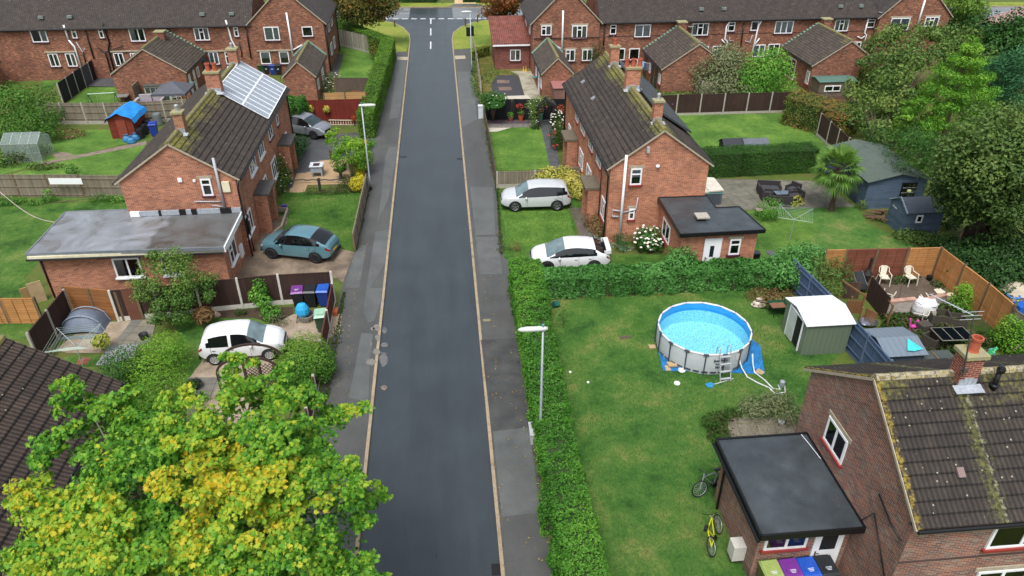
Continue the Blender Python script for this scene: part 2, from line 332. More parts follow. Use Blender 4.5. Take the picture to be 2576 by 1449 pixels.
def hedge(name,label,boxes,mat,base,dens=420,size=.075,amp=.08,shape='leaf',tint=None,minz=0.02,group=None,cat='hedge'):
    """boxes: list of (p0,p1,width,h0,h1) runs"""
    root=thing(name,label,cat,base,group); Cs=[];Ns=[]; core=MB()
    for (p0,p1,w,h0,h1) in boxes:
        p0=np.array(p0,float);p1=np.array(p1,float); L=np.linalg.norm(p1-p0); d=(p1-p0)/L; nn=np.array([-d[1],d[0]])
        for (area,side) in ((L*w,'t'),(L*(h0+h1)/2,'l'),(L*(h0+h1)/2,'r'),(w*h0,'a'),(w*h1,'b')):
            n=int(area*dens); t=rng.random(n); h=h0+(h1-h0)*t
            if side=='t': s=rng.random(n)-.5; z=h; N=np.tile([0,0,1.],(n,1)); a=t
            elif side in 'lr': sg=1 if side=='l' else -1; s=np.full(n,.5*sg); z=h*rng.random(n); N=np.tile([nn[0]*sg,nn[1]*sg,.35],(n,1)); a=t
            else: a=np.zeros(n) if side=='a' else np.ones(n); s=rng.random(n)-.5; z=(h0 if side=='a' else h1)*rng.random(n); sg=-1 if side=='a' else 1; N=np.tile([d[0]*sg,d[1]*sg,.35],(n,1))
            # rounded shoulders
            xy=p0+d*(a*L)[:,None]+nn*(s*w)[:,None]; P=np.column_stack([xy,z]); nu=N/np.linalg.norm(N,axis=1,keepdims=True)
            P=P+nu*(amp*wob(P,2.2,3)+amp*.6*wob(P,6,5)-rng.random(n)**2*.14)[:,None]
            Cs.append(P); Ns.append(N+rng.normal(size=(n,3))*.75)
        k=.86; q=[p0+nn*w/2*k+d*.1,p1+nn*w/2*k-d*.1,p1-nn*w/2*k-d*.1,p0-nn*w/2*k+d*.1]; hs=[h0,h1,h1,h0]
        core.add([(x[0],x[1],0) for x in q]+[(x[0],x[1],hh-.14) for x,hh in zip(q,hs)],[(0,1,2,3),(4,7,6,5),(0,4,5,1),(1,5,6,2),(2,6,7,3),(3,7,4,0)])
    C=np.concatenate(Cs);N=np.concatenate(Ns); k=C[:,2]>minz; C,N=C[k],N[k]
    T=(.45+.22*wob(C,1.1,9)+.35*(rng.random(len(C))-.5)) if tint is None else tint(C)
    leaves('foliage',C,N,size*(.6+.8*rng.random(len(C))),shape,T,mat,root)
    core.build('branches',P_('hedge core','2c3e1a',.95,var=.3,scale=12),root); return root
# ================================================================ shared materials
BRA=brick('brick orange',['8c5240','a8684c','b97858','a4624a','84503e'],'c0ac98')
BRB=brick('brick red orange',['96563e','b06a4a','c07c58','aa664a','8e563e'],'c6b29e')
BRT=brick('brick mottled',['563c36','80503e','9c5e48','70463c','b07a5a'],'8e7c6a')
BRC=brick('brick purple mixed',['5c4c48','8c5648','705650','9e6852','665652','927e70'],'b4a494')
BRM=brick('brick maroon',['6a3a34','7d443a','8a4c3e'],'8f7c74')
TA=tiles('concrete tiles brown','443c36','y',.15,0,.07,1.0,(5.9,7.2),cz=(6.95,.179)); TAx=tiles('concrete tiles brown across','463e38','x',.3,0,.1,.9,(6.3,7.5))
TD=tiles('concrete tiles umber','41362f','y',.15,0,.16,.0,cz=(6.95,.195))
TT=tiles('plain clay tiles dark','3d3632','x',.17,.16,.06,0,amp=.012); TTy=tiles('plain clay tiles dark side','46413f','y',.17,.16,.04,.0,amp=.012)
TO=tiles('pantile grey brown','544c44','y',.2,.2,.03,.35,(3.4,4.6),amp=.02)
TP=tiles('pinkish tiles','8a5f58','x',.2,.2,0,0,amp=.01)
WHITE=P_('white upvc','e8eaec',.35,var=.03); BLACK=P_('black plastic','121316',.35,var=.2); GREYP=P_('grey pipe','a9adb3',.4,var=.06)
DKIN=P_('dark interior','0d0f12',.6,var=.3); CURT=P_('curtain','b9b4a8',.9,var=.15,scale=6); CURT2=P_('net curtain','cdd0d0',.9,var=.08,scale=8)
SILLR=P_('sill red paint','8c2f28',.5); SILLP=P_('sill maroon paint','4a2433',.5); LINT=P_('stone lintel','a49a86',.8,var=.15,scale=6)
LEAD=P_('lead flashing','a9b0b8',.45,.3,var=.2,scale=9); RIDGE=ground_mat('ridge mossy',['5d5a3a','8a8242','6d6a5c','a09a62'],3,20); RIDGET=ground_mat('ridge verdigris',['5f8474','7fb09c','5a5348'],4,20)
CLAY=P_('terracotta','a8553c',.7,var=.15,scale=8); CONC=ground_mat('concrete',['8f8a80','a9a498','9b958a'],1.6,18); CAPM=ground_mat('cap lichen',['7c7a55','9c9a6c','8d8470','b0ab86'],9,30)
FELT=NT('felt roof dark',.5,0,.5); FELT.color(FELT.ramp(FELT.noise(1.2,5,.6),[(.3,'30363a'),(.6,'40474b'),(.75,'4a5256')])); _n=FELT.noise(.8,4); FELT.rough(FELT.ramp(_n,[(.35,(.22,.22,.22,1)),(.6,(.55,.55,.55,1))])); FELT=FELT.m
WOODG=boards('weathered boards','8d8474','776e60',.11); WOODDK=boards('dark brown boards','3a2a26','44322c',.1); WOODBK=boards('black boards','17181c','1e2026',.12); WOODRD=boards('red painted boards','6e2a22','7a3027',.12)
WOODOR=boards('orange lap boards','b9824e','c48f5a',.13,'h'); WOODBR=boards('reddish lap boards','7e4a38','8b5644',.13,'h'); WOODBL=boards('blue stained boards','4a5d78','54688a',.11); WOODGY=boards('grey painted boards','4a4f56','545a62',1.83,gap=.02); WOODPL=boards('pale boards','a89a82','b3a58c',.15)
WOODLB=boards('blue shiplap','55677c','5f728a',.14,'h'); GRAVB=P_('concrete post','a09c90',.85,var=.15,scale=5); WPOST=P_('timber post','6b5a44',.85,var=.2,scale=6)
OSB=ground_mat('chipboard',['a97e58','c09468','b48860'],12,40)
# ================================================================ building parts
def Mf(face,pl):
    return {'S':lambda u,n,z:(u,pl-n,z),'N':lambda u,n,z:(u,pl+n,z),'E':lambda u,n,z:(pl+n,u,z),'W':lambda u,n,z:(pl-n,u,z)}[face]
def fbox(m,M,u0,u1,n0,n1,z0,z1):
    a=M(u0,n0,z0);b=M(u1,n1,z1); m.box(min(a[0],b[0]),max(a[0],b[0]),min(a[1],b[1]),max(a[1],b[1]),min(a[2],b[2]),max(a[2],b[2]))
def window(root,face,pl,u0,u1,z0,z1,lay='2',sill=SILLP,curt=None,lintel=None,name='window',fm=None):
    if u1<u0: u0,u1=u1,u0
    if z1<z0: z0,z1=z1,z0
    M=Mf(face,pl); m=MB(); w=.085; d=.055
    fbox(m,M,u0,u1,0,d,z1-w,z1); fbox(m,M,u0,u1,0,d,z0,z0+w); fbox(m,M,u0,u0+w,0,d-.002,z0+w,z1-w); fbox(m,M,u1-w,u1,0,d-.002,z0+w,z1-w)
    iu=u1-u0-2*w; iz=z1-z0-2*w; mul=[]; 
    if lay in('2',): mul=[.52]
    if lay=='2a': mul=[.6]
    if lay in('3','3t'): mul=[.33,.67]
    for q in mul: c=u0+w+iu*q; fbox(m,M,c-w*.55,c+w*.55,0,d-.004,z0+w,z1-w)
    if lay in('t','3t'):
        zt=z0+w+iz*.68; a,b=(u0+w,u1-w) if lay=='t' else (u0+w+iu*.33+w*.55,u0+w+iu*.67-w*.55); fbox(m,M,a,b,0,d-.006,zt-w*.5,zt+w*.5)
    if lay=='2t': 
        c=u0+w+iu*.45; fbox(m,M,c-w*.55,c+w*.55,0,d-.004,z0+w,z1-w); zt=z0+w+iz*.7; fbox(m,M,u0+w,c-w*.55,0,d-.006,zt-w*.5,zt+w*.5)
    m.m=1; fbox(m,M,u0+w*.5,u1-w*.5,.001,.008,z0+w*.5,z1-w*.5)
    o=m.build(name,[fm or WHITE,DKIN],root)
    g=MB(); fbox(g,M,u0+w,u1-w,.03,.034,z0+w,z1-w); g.build('pane',glass_(),o)
    if curt:
        c=MB(); fr={'b':[(0,.22),(.78,1)],'l':[(0,.35)],'r':[(.62,1)],'f':[(0,1)],'h':[(0,1)],'v':[(0,1)]}[curt[0]]
        for a,b in fr: 
            zz=z0+w+iz*(.45 if curt[0]=='h' else 0)
            k=max(3,int((b-a)*iu/.09)); 
            for j in range(k):
                ua=u0+w+iu*(a+(b-a)*j/k); ub=u0+w+iu*(a+(b-a)*(j+1)/k); q=.012+.007*(j%2); fbox(c,M,ua,ub-(.02 if curt[0]=='v' else 0),.009,q,zz,z1-w)
        c.build('curtain',CURT2 if len(curt)>1 else CURT,o)
    if sill:
        s=MB(); fbox(s,M,u0-.08,u1+.08,-.02,.11,z0-.09,z0-.003); s.build('sill',sill,o)
    if lintel:
        s=MB(); fbox(s,M,u0-.12,u1+.12,-.02,.03,z1+.003,z1+.16); s.build('lintel',lintel,o)
    return o
def winpx(root,face,pl,k,x0,y0,x1,y1,**kw):
    f=ony if face in 'SN' else onx
    a=f(k,x0,y0,pl);b=f(k,x1,y1,pl); return window(root,face,pl,a[0],b[0],b[1],a[1],**kw)
def gable(root,x0,x1,y0,y1,ze,zr,axis,wm,tm,ins=.25,vg=.1,course=.33,ridge=RIDGE,verge=None,gut=True,endcap=True,zw=0,gutm=BLACK,soff=True,rname='roof'):
    # local frame: s across (eave to eave), a along ridge
    if axis=='y': s0,s1,a0,a1=x0,x1,y0,y1; T=lambda s,a,z:(s,a,z)
    else: s0,s1,a0,a1=y0,y1,x0,x1; T=lambda s,a,z:(a,s,z)
    sc=(s0+s1)/2; hw=(s1-s0)/2; sl=(zr-ze)/hw; th=.1
    m=MB(); wz=ze+sl*ins-th-.02; w0,w1=s0+ins,s1-ins; b0,b1=a0+vg,a1-vg
    vs=[T(w0,b0,zw),T(w1,b0,zw),T(w1,b0,wz),T(sc,b0,zr-th-.02),T(w0,b0,wz),T(w0,b1,zw),T(w1,b1,zw),T(w1,b1,wz),T(sc,b1,zr-th-.02),T(w0,b1,wz)]
    fs=[(0,1,2,3,4),(9,8,7,6,5),(0,5,6,1),(1,6,7,2),(2,7,8,3),(3,8,9,4),(4,9,5,0)]
    if axis=='x': fs=[f[::-1] for f in fs]
    m.add(vs,fs); m.build('wall',wm,root)
    rf=MB()
    for sg in (-1,1):
        L=math.hypot(hw,zr-ze); n=max(1,round(L/course)); nx=(sl)/math.hypot(1,sl); nz=1/math.hypot(1,sl)
        for i in range(n):
            ta,tb=i/n,(i+1)/n+.004
            def pt(t,up): s=sc+sg*(hw*t+nx*up); return s,zr-(zr-ze)*t+nz*up
            sa,za=pt(ta,0.0);sb,zb=pt(min(tb,1.0),.035 if n>1 else 0.0); sc_,zc=pt(min(tb,1.0),-th);sd_,zd=pt(ta,-th)
            v=[T(sa,a0,za),T(sb,a0,zb),T(sc_,a0,zc),T(sd_,a0,zd),T(sa,a1,za),T(sb,a1,zb),T(sc_,a1,zc),T(sd_,a1,zd)]
            f=[(0,1,5,4),(1,2,6,5),(2,3,7,6),(3,2,1,0),(4,5,6,7)]
            if (sg==1)==(axis=='y'): f=[q[::-1] for q in f]
            rf.add(v,f)
    ro=rf.build(rname,tm,root)
    bm_fix(ro)
    rd=MB(); k=int((a1-a0)/.45)
    for i in range(k):
        a=a0+(a1-a0)*i/k; b=a0+(a1-a0)*(i+1)/k; r0=.13; 
        rd.tube([T(sc,a+.005,zr-.02),T(sc,b-.005,zr-.02)],[r0,r0*.93],8)
    rd.build('ridge_tiles',ridge,ro)
    if verge:
        for a in (a0,a1):
            v=MB()
            for sg in (-1,1): v.bar(T(sc,a,zr-.07),T(sc+sg*hw,a,ze-.07),.06,.09)
            v.build('verge',verge,ro)
    if gut:
        for sg in (-1,1):
            g=MB(); s=sc+sg*(hw+.05); g.tube([T(s,a0+.02,ze-.06),T(s,a1-.02,ze-.06)],.065,8); g.build('gutter',gutm,root)
    return ro
def bm_fix(o):
    import bmesh
    b=bmesh.new(); b.from_mesh(o.data); bmesh.ops.recalc_face_normals(b,faces=b.faces); b.to_mesh(o.data); b.free()
def chimney(root,x,y,zb,zt,wx,wy,bm,pots=1,cap=CAPM,flash=True,cowl=None):
    m=MB(); m.box(x-wx/2,x+wx/2,y-wy/2,y+wy/2,zb,zt); c=m.build('chimney',bm,root)
    m=MB(); m.box(x-wx/2-.07,x+wx/2+.07,y-wy/2-.07,y+wy/2+.07,zt+.003,zt+.12); m.build('chimney_cap',cap,c)
    along=wy>wx
    for i in range(pots):
        o=(i-(pots-1)/2)*.42; px,py=(x,y+o) if along else (x+o,y)
        p=MB(); 
        if cowl=='steel': p.lathe((px,py,zt+.12),[(.09,0),(.09,.22),(.11,.23),(.11,.32),(.05,.36),(.001,.38)],12); p.build('chimney_cowl',P_('steel','c8ccd0',.3,.6),c)
        else: p.lathe((px,py,zt+.12),[(.16,0),(.14,.06),(.135,.38),(.165,.40),(.165,.47),(.12,.47),(.12,.2),(.001,.2)],14); p.build('chimney_pot',CLAY,c)
    if flash:
        f=MB(); hb=zb+.55
        for sy in (-1,1):
            for i in range(4):
                f.obox((x+(i-1.5)*wx/4,y+sy*(wy/2+.012),hb+.1-.05*abs(i-1.5)),(wx/4-.01,.02,.3))
        f.obox((x,y-wy/2-.14,hb-.08),(wx+.3,.3,.02),0,.3) if not along else f.obox((x+wx/2+.12,y,hb-.1),(.3,wy+.2,.02),0,0,.55)
        f.build('flashing',LEAD,c)
    return c
def pipe(root,pts,r,mat,name='drainpipe'):
    m=MB(); m.tube(pts,r,8); return m.build(name,mat,root,smooth=True)
def flatroof(root,pts,z,mat,fascia=BLACK,rim=.04,name='flat_roof',over=0,fh=.2):
    """roof slab with raised rim; pts in order"""
    m=MB(); m.prism(pts,z-.08,z); r=m.build(name,mat,root)
    f=MB(); n=len(pts)
    for i in range(n):
        a=Vector((pts[i][0],pts[i][1],z-.1+.03));b=Vector((pts[(i+1)%n][0],pts[(i+1)%n][1],z-.07)); f.bar(a,b,.07,fh)
    f.build('fascia',fascia,root); return r
def box_walls(root,pts,z1,mat,z0=0,name='extension_wall'):
    m=MB(); m.prism(pts,z0,z1); return m.build(name,mat,root)
def door(root,face,pl,u0,u1,z0,z1,mat=WHITE,glassz=None,name='door',handle='l'):
    if u1<u0:u0,u1=u1,u0
    M=Mf(face,pl); m=MB(); w=.06
    fbox(m,M,u0,u0+w,0,.05,z0,z1); fbox(m,M,u1-w,u1,0,.05,z0,z1); fbox(m,M,u0+w,u1-w,0,.05,z1-w,z1); fbox(m,M,u0+w,u1-w,.0,.032,z0,z1-w)
    o=m.build(name,mat,root)
    if glassz:
        g=MB(); a,b,c,d=glassz; W_=u1-u0;H_=z1-z0; fbox(g,M,u0+W_*a,u0+W_*b,.033,.037,z0+H_*c,z0+H_*d); g.build('door_glass',P_('obscured glass','20262a',.1),o)
    h=MB(); hu=u0+.14 if handle=='l' else u1-.14; fbox(h,M,hu-.02,hu+.02,.033,.06,z0+.95,z0+1.15); fbox(h,M,hu-.02,hu+(.12 if handle=='l' else -.12),.06,.075,z0+1.05,z0+1.075); h.build('handle',P_('brass','7d6c48',.4,.6),o)
    return o
# ================================================================ ground and roads
SOIL=ground_mat('soil weedy',['4a3f2c','4c5428','4f6424','5c5a30','5a6a2c'],.9,14)
GR1=grass('lawn',['2c4822','406629','547634','6c8042'],.5); GR2=grass('lawn worn',['30522a','467032','5c7c3c','80864e'],.45)
GR3=grass('lawn bright',['42642a','587c34','708e40'],.45); GRV=grass('verge grass',['56702c','7d8c3a','8f9248'],.2)
def asphalt(name,c,rl,rh,sc=.5,streak=None):
    t=NT(name,.5,0,.5); n=t.noise(sc,6,.6); l=lin(c)
    if streak:
        mp=t.new('ShaderNodeMapping'); mp.inputs['Scale'].default_value=streak; t.l.new(t.coord(),mp.inputs['Vector']); n=t.math('ADD',t.math('MULTIPLY',n,.5),t.math('MULTIPLY',t.noise(1,5,.6,mp.outputs[0]),.5))
    t.color(t.dark(t.ramp(n,[(.3,tuple(x*.7 for x in l[:3])+(1,)),(.7,tuple(x*1.3 for x in l[:3])+(1,))]),t.ramp(t.noise(28,4,.8),[(.3,(.75,.75,.75,1)),(.7,(1.25,1.25,1.25,1))]),.8))
    t.rough(t.ramp(n,[(.35,(rl,)*3+(1,)),(.65,(rh,)*3+(1,))])); t.bump(t.noise(60,3,.8),.5,.006); return t.m
ROAD=asphalt('asphalt new','373e42',.27,.42,.35,(.9,.08,1)); ROAD2=asphalt('asphalt old','727779',.35,.55,.3,(.08,.6,1)); PAVE=asphalt('pavement tar','4b4c4a',.42,.7,.8,(.8,.15,1)); PAVEL=asphalt('pavement tar light','575a58',.35,.65,1.2,(.7,.3,1)); PAVED=asphalt('pavement tar dark','414241',.5,.7,1.2)
KERB=ground_mat('kerb stone',['7c6e5a','a09078','887860'],1.2,12)
sheet('ground',[(-400,-200),(400,-200),(400,600),(-400,600)],-.3,SOIL)
sheet('road',[(-4.2,-30),(1.5,-30),(1.5,112),(-4.2,112)],-.1,ROAD)
def yn(x): return 99.3-.085*(x+1.3)   # near edge of the main road
kL=[(-3.78,-30),(-3.78,30),(-3.78,60),(-3.75,88),(-3.95,91.2),(-4.8,94.6),(-6.0,97.2),(-7.9,99.0),(-10.5,yn(-10.5))]
kR=[(1.13,-30),(1.13,30),(1.13,60),(1.12,88),(1.35,91.4),(2.3,94.2),(4.0,96.7),(6.6,98.3),(9.5,yn(9.5)+.05)]
sheet('main_road',[(-300,yn(-300)-.5),(300,yn(300)-.5),(300,yn(300)+10),(-300,yn(-300)+10)],-.106,ROAD2)
sheet('junction_road',[(-10.8,yn(-10.8)),(-4.2,88),(1.5,88),(9.8,yn(9.8))],-.095,ROAD)
sheet('garden_ground',kL+[(-300,yn(-300)),(-300,-30)],0,SOIL); sheet('garden_ground',kR+[(300,yn(300)),(300,-30)],0,SOIL)
far=lambda x: yn(x)+7.2
sheet('far_ground',[(-300,far(-300)),(300,far(300)),(300,600),(-300,600)],0,SOIL)
ribbon('kerb',[(x,y) for x,y in kL],.13,-.12,.012,KERB)['kind']='structure'; ribbon('kerb',[(x,y) for x,y in kR],.13,-.12,.012,KERB)['kind']='structure'
ribbon('kerb',[(-300,far(-300)),(300,far(300))],.14,-.12,.01,KERB)['kind']='structure'
MARK=P_('road paint','c9ccce',.6,var=.1,scale=12)
m=MB()
for i in range(15):
    for k,off in ((0,0),(1,.32)):
        x=-11+i*1.18; 
        if k==0 or i<99: m.add([(x,yn(x)+off,-.09),(x+.72,yn(x+.72)+off,-.09),(x+.72,yn(x+.72)+off+.2,-.09),(x,yn(x)+off+.2,-.09)],[(0,1,2,3)])
m.box(-1.45,-1.3,96.6,yn(-1.3)-.02,-.095,-.09)
for a,b in ((90.6,94.2),(84.3,87.6)): m.box(-1.45,-1.3,a,b,-.0999,-.0915)
x=-60
while x<110:
    if not(-1.0<x<2.2): m.add([(x,yn(x)+3.6,-.1),(x+4,yn(x+4)+3.6,-.1),(x+4,yn(x+4)+3.75,-.1),(x,yn(x)+3.75,-.1)],[(0,1,2,3)])
    x+=6
tag(m.build('road_marking',MARK),None,None,None,'structure')
# pavements
sheet('pavement',[(-3.84,-30),(-3.84,83),(-5.5,83),(-6.0,50),(-6.15,-30)],.008,PAVE)
sheet('pavement',[(1.2,-30),(1.2,83.5),(2.9,83.5),(3.2,40),(3.0,-30)],.008,PAVE)
for (k,pts) in (('f',((1340,30),(1430,30),(1330,560),(1215,800),(1245,640),(1300,130))),('f',((1200,880),(1340,860),(1300,1200),(1150,1449),(1110,1449),(1180,1020))),('f',((1040,1020),(1115,1020),(1040,1449),(940,1449))),('j',((1110,0),(1270,0),(1250,160),(1190,330),(1130,350),(1080,240))),('j',((1060,450),(1180,460),(1150,700),(1140,900),(1130,1150),(930,1100),(1000,780))),('b',((1390,560),(1515,580),(1480,900),(1440,1180),(1340,1200),(1400,800)))):
    sheet('pavement_patch',[A2(k,*p) for p in pts],.014,PAVEL)
for (k,pts) in (('g',((820,40),(950,60),(980,300),(1010,560),(930,600),(880,330))),('k',((0,0),(60,0),(60,60),(0,60)))): pass
for pts in (((1182,470),(1240,470),(1246,590),(1196,592)),((1197,596),(1252,596),(1264,690),(1206,690)),((1240,1085),(1330,1075),(1360,1290),(1262,1300)),((1150,180),(1190,180),(1200,300),(1162,320))):
    sheet('pavement_patch',[A2('V',*p) for p in pts],.014,PAVEL)
sheet('pavement_patch',[A2('V',*p) for p in ((1210,855),(1300,850),(1330,1075),(1236,1085))],.015,PAVED)
# pale cement repairs on the left kerb
CEM=ground_mat('cement',['66645f','7a7771','706e68'],3,20)
def blobp(k,cx,cy,rx,ry,n=14,seed=1):
    r=random.Random(seed); return [A2(k,cx+rx*math.cos(2*math.pi*i/n)*r.uniform(.7,1.15),cy+ry*math.sin(2*math.pi*i/n)*r.uniform(.7,1.15)) for i in range(n)]
for i,(cx,cy,rx,ry) in enumerate(((1175,412,22,18),(1215,400,42,38),(1225,500,26,40),(1160,745,52,38),(1160,570,8,22),(1212,640,42,36))): sheet('cement_patch',blobp('j',cx,cy,rx,ry,seed=i),.02,CEM)
for i,(cx,cy,rx,ry) in enumerate(((1292,410,28,35),(1290,555,38,25),(1280,690,48,85))): sheet('cement_patch',[(max(p[0],-3.7),p[1]) for p in blobp('j',cx,cy,rx,ry,seed=i+9)],-.093,ground_mat('cement thin',['55575a','6a6a69','484c52'],3,20))
sheet('rust_stain',blobp('j',1285,985,36,26,seed=4),-.094,ground_mat('rust stain',['5d5450','8a7468','545355'],4,20))
# verges
sheet('verge',[(p[0]-.08,p[1]) for p in kL[3:]]+[(-60,yn(-60)-.3),(-60,93),(-13,93),(-9.4,84),(-5.6,83),(-4,83)],.012,GRV)
sheet('verge',[(p[0]+.08,p[1]) for p in kR[3:]]+[(60,yn(60)-.3),(60,88),(8,86),(3.1,83.8),(1.2,83.3)],.012,GRV)
sheet('tactile_paving',[A2('b',*p) for p in ((1418,570),(1530,572),(1528,604),(1420,600))],.016,LINT); sheet('tactile_paving',[A2('b',*p) for p in ((1998,560),(2105,558),(2108,590),(2005,596))],.016,LINT)
sheet('far_verge',[(-80,far(-80)+.1),(120,far(120)+.1),(120,far(120)+2.6),(-80,far(-80)+2.6)],.012,GRV)
sheet('driveway',[A2('b',*p) for p in ((1998,38),(2215,38),(2340,64),(1930,66))],.03,PAVEL)
sheet('driveway',[A2('b',*p) for p in ((2000,-30),(2215,-30),(2215,38),(1998,38))],.034,ground_mat('gravel cream',['b59a72','cdb48a'],4,30))
# gardens
def L(mat,z,k,*pts,name='lawn'): return sheet(name,[A2(k,*p) for p in pts],z,mat)
L(GR1,.012,'V',(640,520),(905,480),(890,635),(845,632),(720,560)) # front lawn A
L(GR1,.011,'V',(705,484),(913,484),(890,633),(700,633))
GRAVEL=ground_mat('gravel tan',['8d7458','b49a7c','a58866','c4ae92'],6,50,bump=.9)
L(GRAVEL,.01,'q',(1060,530),(1500,300),(2000,280),(2100,700),(1330,720),(1290,840),(1030,860),name='gravel_bed')
TAR=asphalt('drive tar','4d4f50',.4,.6,1)
L(TAR,.014,'V',(735,345),(940,330),(942,372),(860,398),(805,404),(780,432),(745,436),(735,400),name='driveway')
L(TAR,.02,'q',(1120,370),(1420,330),(1320,515),(1070,520),name='driveway')
L(TAR,.022,'q',(1060,510),(1150,520),(1080,760),(980,800),name='garden_path')
DRV=ground_mat('drive concrete',['4c423a','6c5f52','8c7c6a','5c5147'],.5,14,rough=.5)
L(DRV,.02,'V',(640,585),(726,532),(722,566),(700,585),(850,625),(892,634),(862,712),(850,700),(596,704),(606,650),name='driveway')
L(PAVEL,.018,'V',(892,634),(922,616),(902,724),(868,724),name='driveway_apron')
# left back garden of A (mid)
L(GR3,.012,'V',(0,330),(300,325),(380,345),(110,412),(0,440)); L(GR3,.013,'V',(130,412),(370,352),(340,440),(0,445)); L(GR1,.012,'V',(0,500),(330,490),(335,545),(200,545),(60,700),(110,760),(0,760))
L(slabs('path slabs','8d7f70','7d7164','4f463a',.6,.5,R(20)),.02,'e',(400,190),(1470,-30),(1480,5),(430,210),name='garden_path')
L(slabs('path slabs','8d7f70','7d7164','4f463a',.6,.5,R(20)),.018,'e',(520,90),(640,80),(760,110),(560,150),name='garden_path')
L(GR3,.012,'a',(680,1040),(870,880),(1210,870),(1240,970),(1130,1040)) # swing lawn
L(boards('grey decking','4d4d50','58585c',.14),.06,'a',(860,870),(1010,765),(1190,765),(1215,880),name='deck')
L(GR1,.012,'a',(400,900),(430,800),(640,800),(500,900))
L(GR3,.012,'b',(760,440),(1150,540),(1230,560),(1190,805),(820,800),(880,545),(790,540)) 
L(PAVE,.013,'b',(790,545),(885,545),(820,770),(740,770),(760,600),name='garden_path')
L(slabs('pale flags','9a958a','8a857c','5a554c',.5,.5),.014,'b',(690,980),(800,960),(810,1010),(690,1020),name='garden_path')
# right: front garden of terrace end, B garden
L(grass('rough grass',['5d5c30','78703e','4b5a26','84754c'],.5),.010,'V',(1195,135),(1245,130),(1345,175),(1350,235),(1200,245),name='rough_grass')
GRAVD=ground_mat('gravel dark',['2d2d30','434348','3a3a3c'],5,50,bump=.9)
L(GRAVD,.016,'r',(320,240),(680,240),(800,590),(260,590),(230,400),name='gravel_bed')
L(ground_mat('stained concrete',['746e5a','8e8a78','a8a290','6a6048'],.8,14),.014,'r',(560,170),(930,170),(1090,580),(1080,720),(960,700),(800,590),(700,240),name='yard_concrete')
L(ground_mat('pale concrete',['a39c8e','bdb6a8','aea798'],.8,14),.02,'r',(440,595),(850,580),(960,700),(960,720),(400,722),name='yard_concrete')
for q in (((330,320),(545,325),(535,375),(330,378)),((345,440),(565,437),(580,497),(370,500))): L(slabs('brown flag','7d6a60','75645a','40382f',2,2),.022,'r',*q,name='stepping_slab')
L(ground_mat('purple chippings',['3d3438','55484e','48404a'],6,50,bump=.9),.014,'r',(150,985),(1270,985),(1270,1065),(160,1070),name='gravel_bed')
L(slabs('grey flags','6f6c66','7d7871','403d38',.9,.5),.018,'r',(160,1065),(960,1060),(960,1120),(600,1125),(200,1180),(180,1130),name='garden_path')
L(ground_mat('pale concrete',['a39c8e','bdb6a8','aea798'],.8,14),.021,'r',(180,1130),(560,1130),(330,1195),(200,1200),name='garden_path')
L(GR3,.012,'V',(1233,335),(1290,320),(1362,320),(1388,425),(1245,430))
L(slabs('dark flags','4f5154','5a5c5e','2d2e30',.9,.9),.016,'V',(1355,300),(1388,300),(1412,440),(1386,430),(1362,325),name='garden_path')
L(GR1,.013,'V',(1250,500),(1270,480),(1440,470),(1460,520),(1440,600),(1440,640),(1690,640),(1690,670),(1340,670),(1268,650)) 
L(GR3,.014,'V',(1262,530),(1430,530),(1448,600),(1440,650),(1300,650),(1275,600))
L(ground_mat('path tarmac',['4c4640','5d554c','6a6258'],1.5,16),.018,'V',(1430,520),(1478,525),(1500,590),(1510,606),(1465,606),name='garden_path')
# big lawn C and the B rear gardens
L(GR2,.012,'V',(1385,755),(2000,720),(2130,860),(2060,960),(2020,1050),(1900,1440),(1880,1600),(1500,1600),(1400,900))
L(GR3,.013,'V',(1700,290),(1990,285),(2140,420),(1780,420)); 
L(slabs('patio flags','6c6a60','7b786c','4a473c',.6,.6,R(-12)),.016,'V',(1790,450),(2060,455),(2150,520),(1880,528),(1800,520),name='patio')
L(GR2,.014,'V',(1880,530),(2150,512),(2180,560),(2320,630),(2280,680),(1990,680),(1900,640)); L(GR3,.015,'V',(1900,532),(2030,528),(2060,580),(2000,640),(1910,630))
L(GR1,.012,'d',(490,980),(560,950),(700,1040),(900,1050),(1100,1350),(800,1300))
L(slabs('old flags','7d7468','8b8175','5a5a3a',.75,.75,R(8)),.02,'V',(1828,1050),(1990,1050),(2030,1115),(1840,1120),name='patio')
L(ground_mat('muddy paving',['4a3f36','5c5046','6a5c50'],1,10),.014,'s',(600,330),(1750,290),(2060,560),(1950,640),(1200,600),(900,420),name='patio')
L(grass('weeds',['24401a','35551c','4a4a30','54683a'],1.2),.012,'s',(1150,700),(2050,620),(2575,900),(2700,1200),(2400,1449),(1500,1449),(1100,900),name='weedy_ground')
# left near garden (white hatchback)
L(GR1,.011,'V',(440,745),(640,760),(740,790),(735,850),(520,900),(470,960),(450,900))
DC2=ground_mat('fawn concrete',['6c6050','8c7e6c','a09280','7a6c5c'],.7,14)
L(DC2,.016,'V',(740,790),(860,790),(855,840),(800,860),(700,850),(690,900),(640,1100),(470,1100),(470,960),(530,880),name='driveway')
L(DC2,.018,'V',(225,812),(330,808),(268,888),(170,888),(140,880),name='patio'); L(slabs('mixed flags','6e6e68','8a8272','55503f',.6,.6,R(10)),.017,'V',(300,808),(395,800),(380,860),(270,890),name='patio')
L(P_('grey mat','8b8790',.6),.024,'i',(1100,580),(1390,565),(1350,700),(1050,780),(960,780),name='paved_path')
L(GR1,.012,'V',(0,812),(90,815),(60,855),(0,850)); L(GR1,.012,'i',(630,690),(1010,680),(980,790),(700,790)); L(slabs('red pavers','8c5240','7c4838','8d8472',.3,.3,R(-15)),.02,'i',(800,700),(920,700),(870,775),(765,770),name='paved_path')
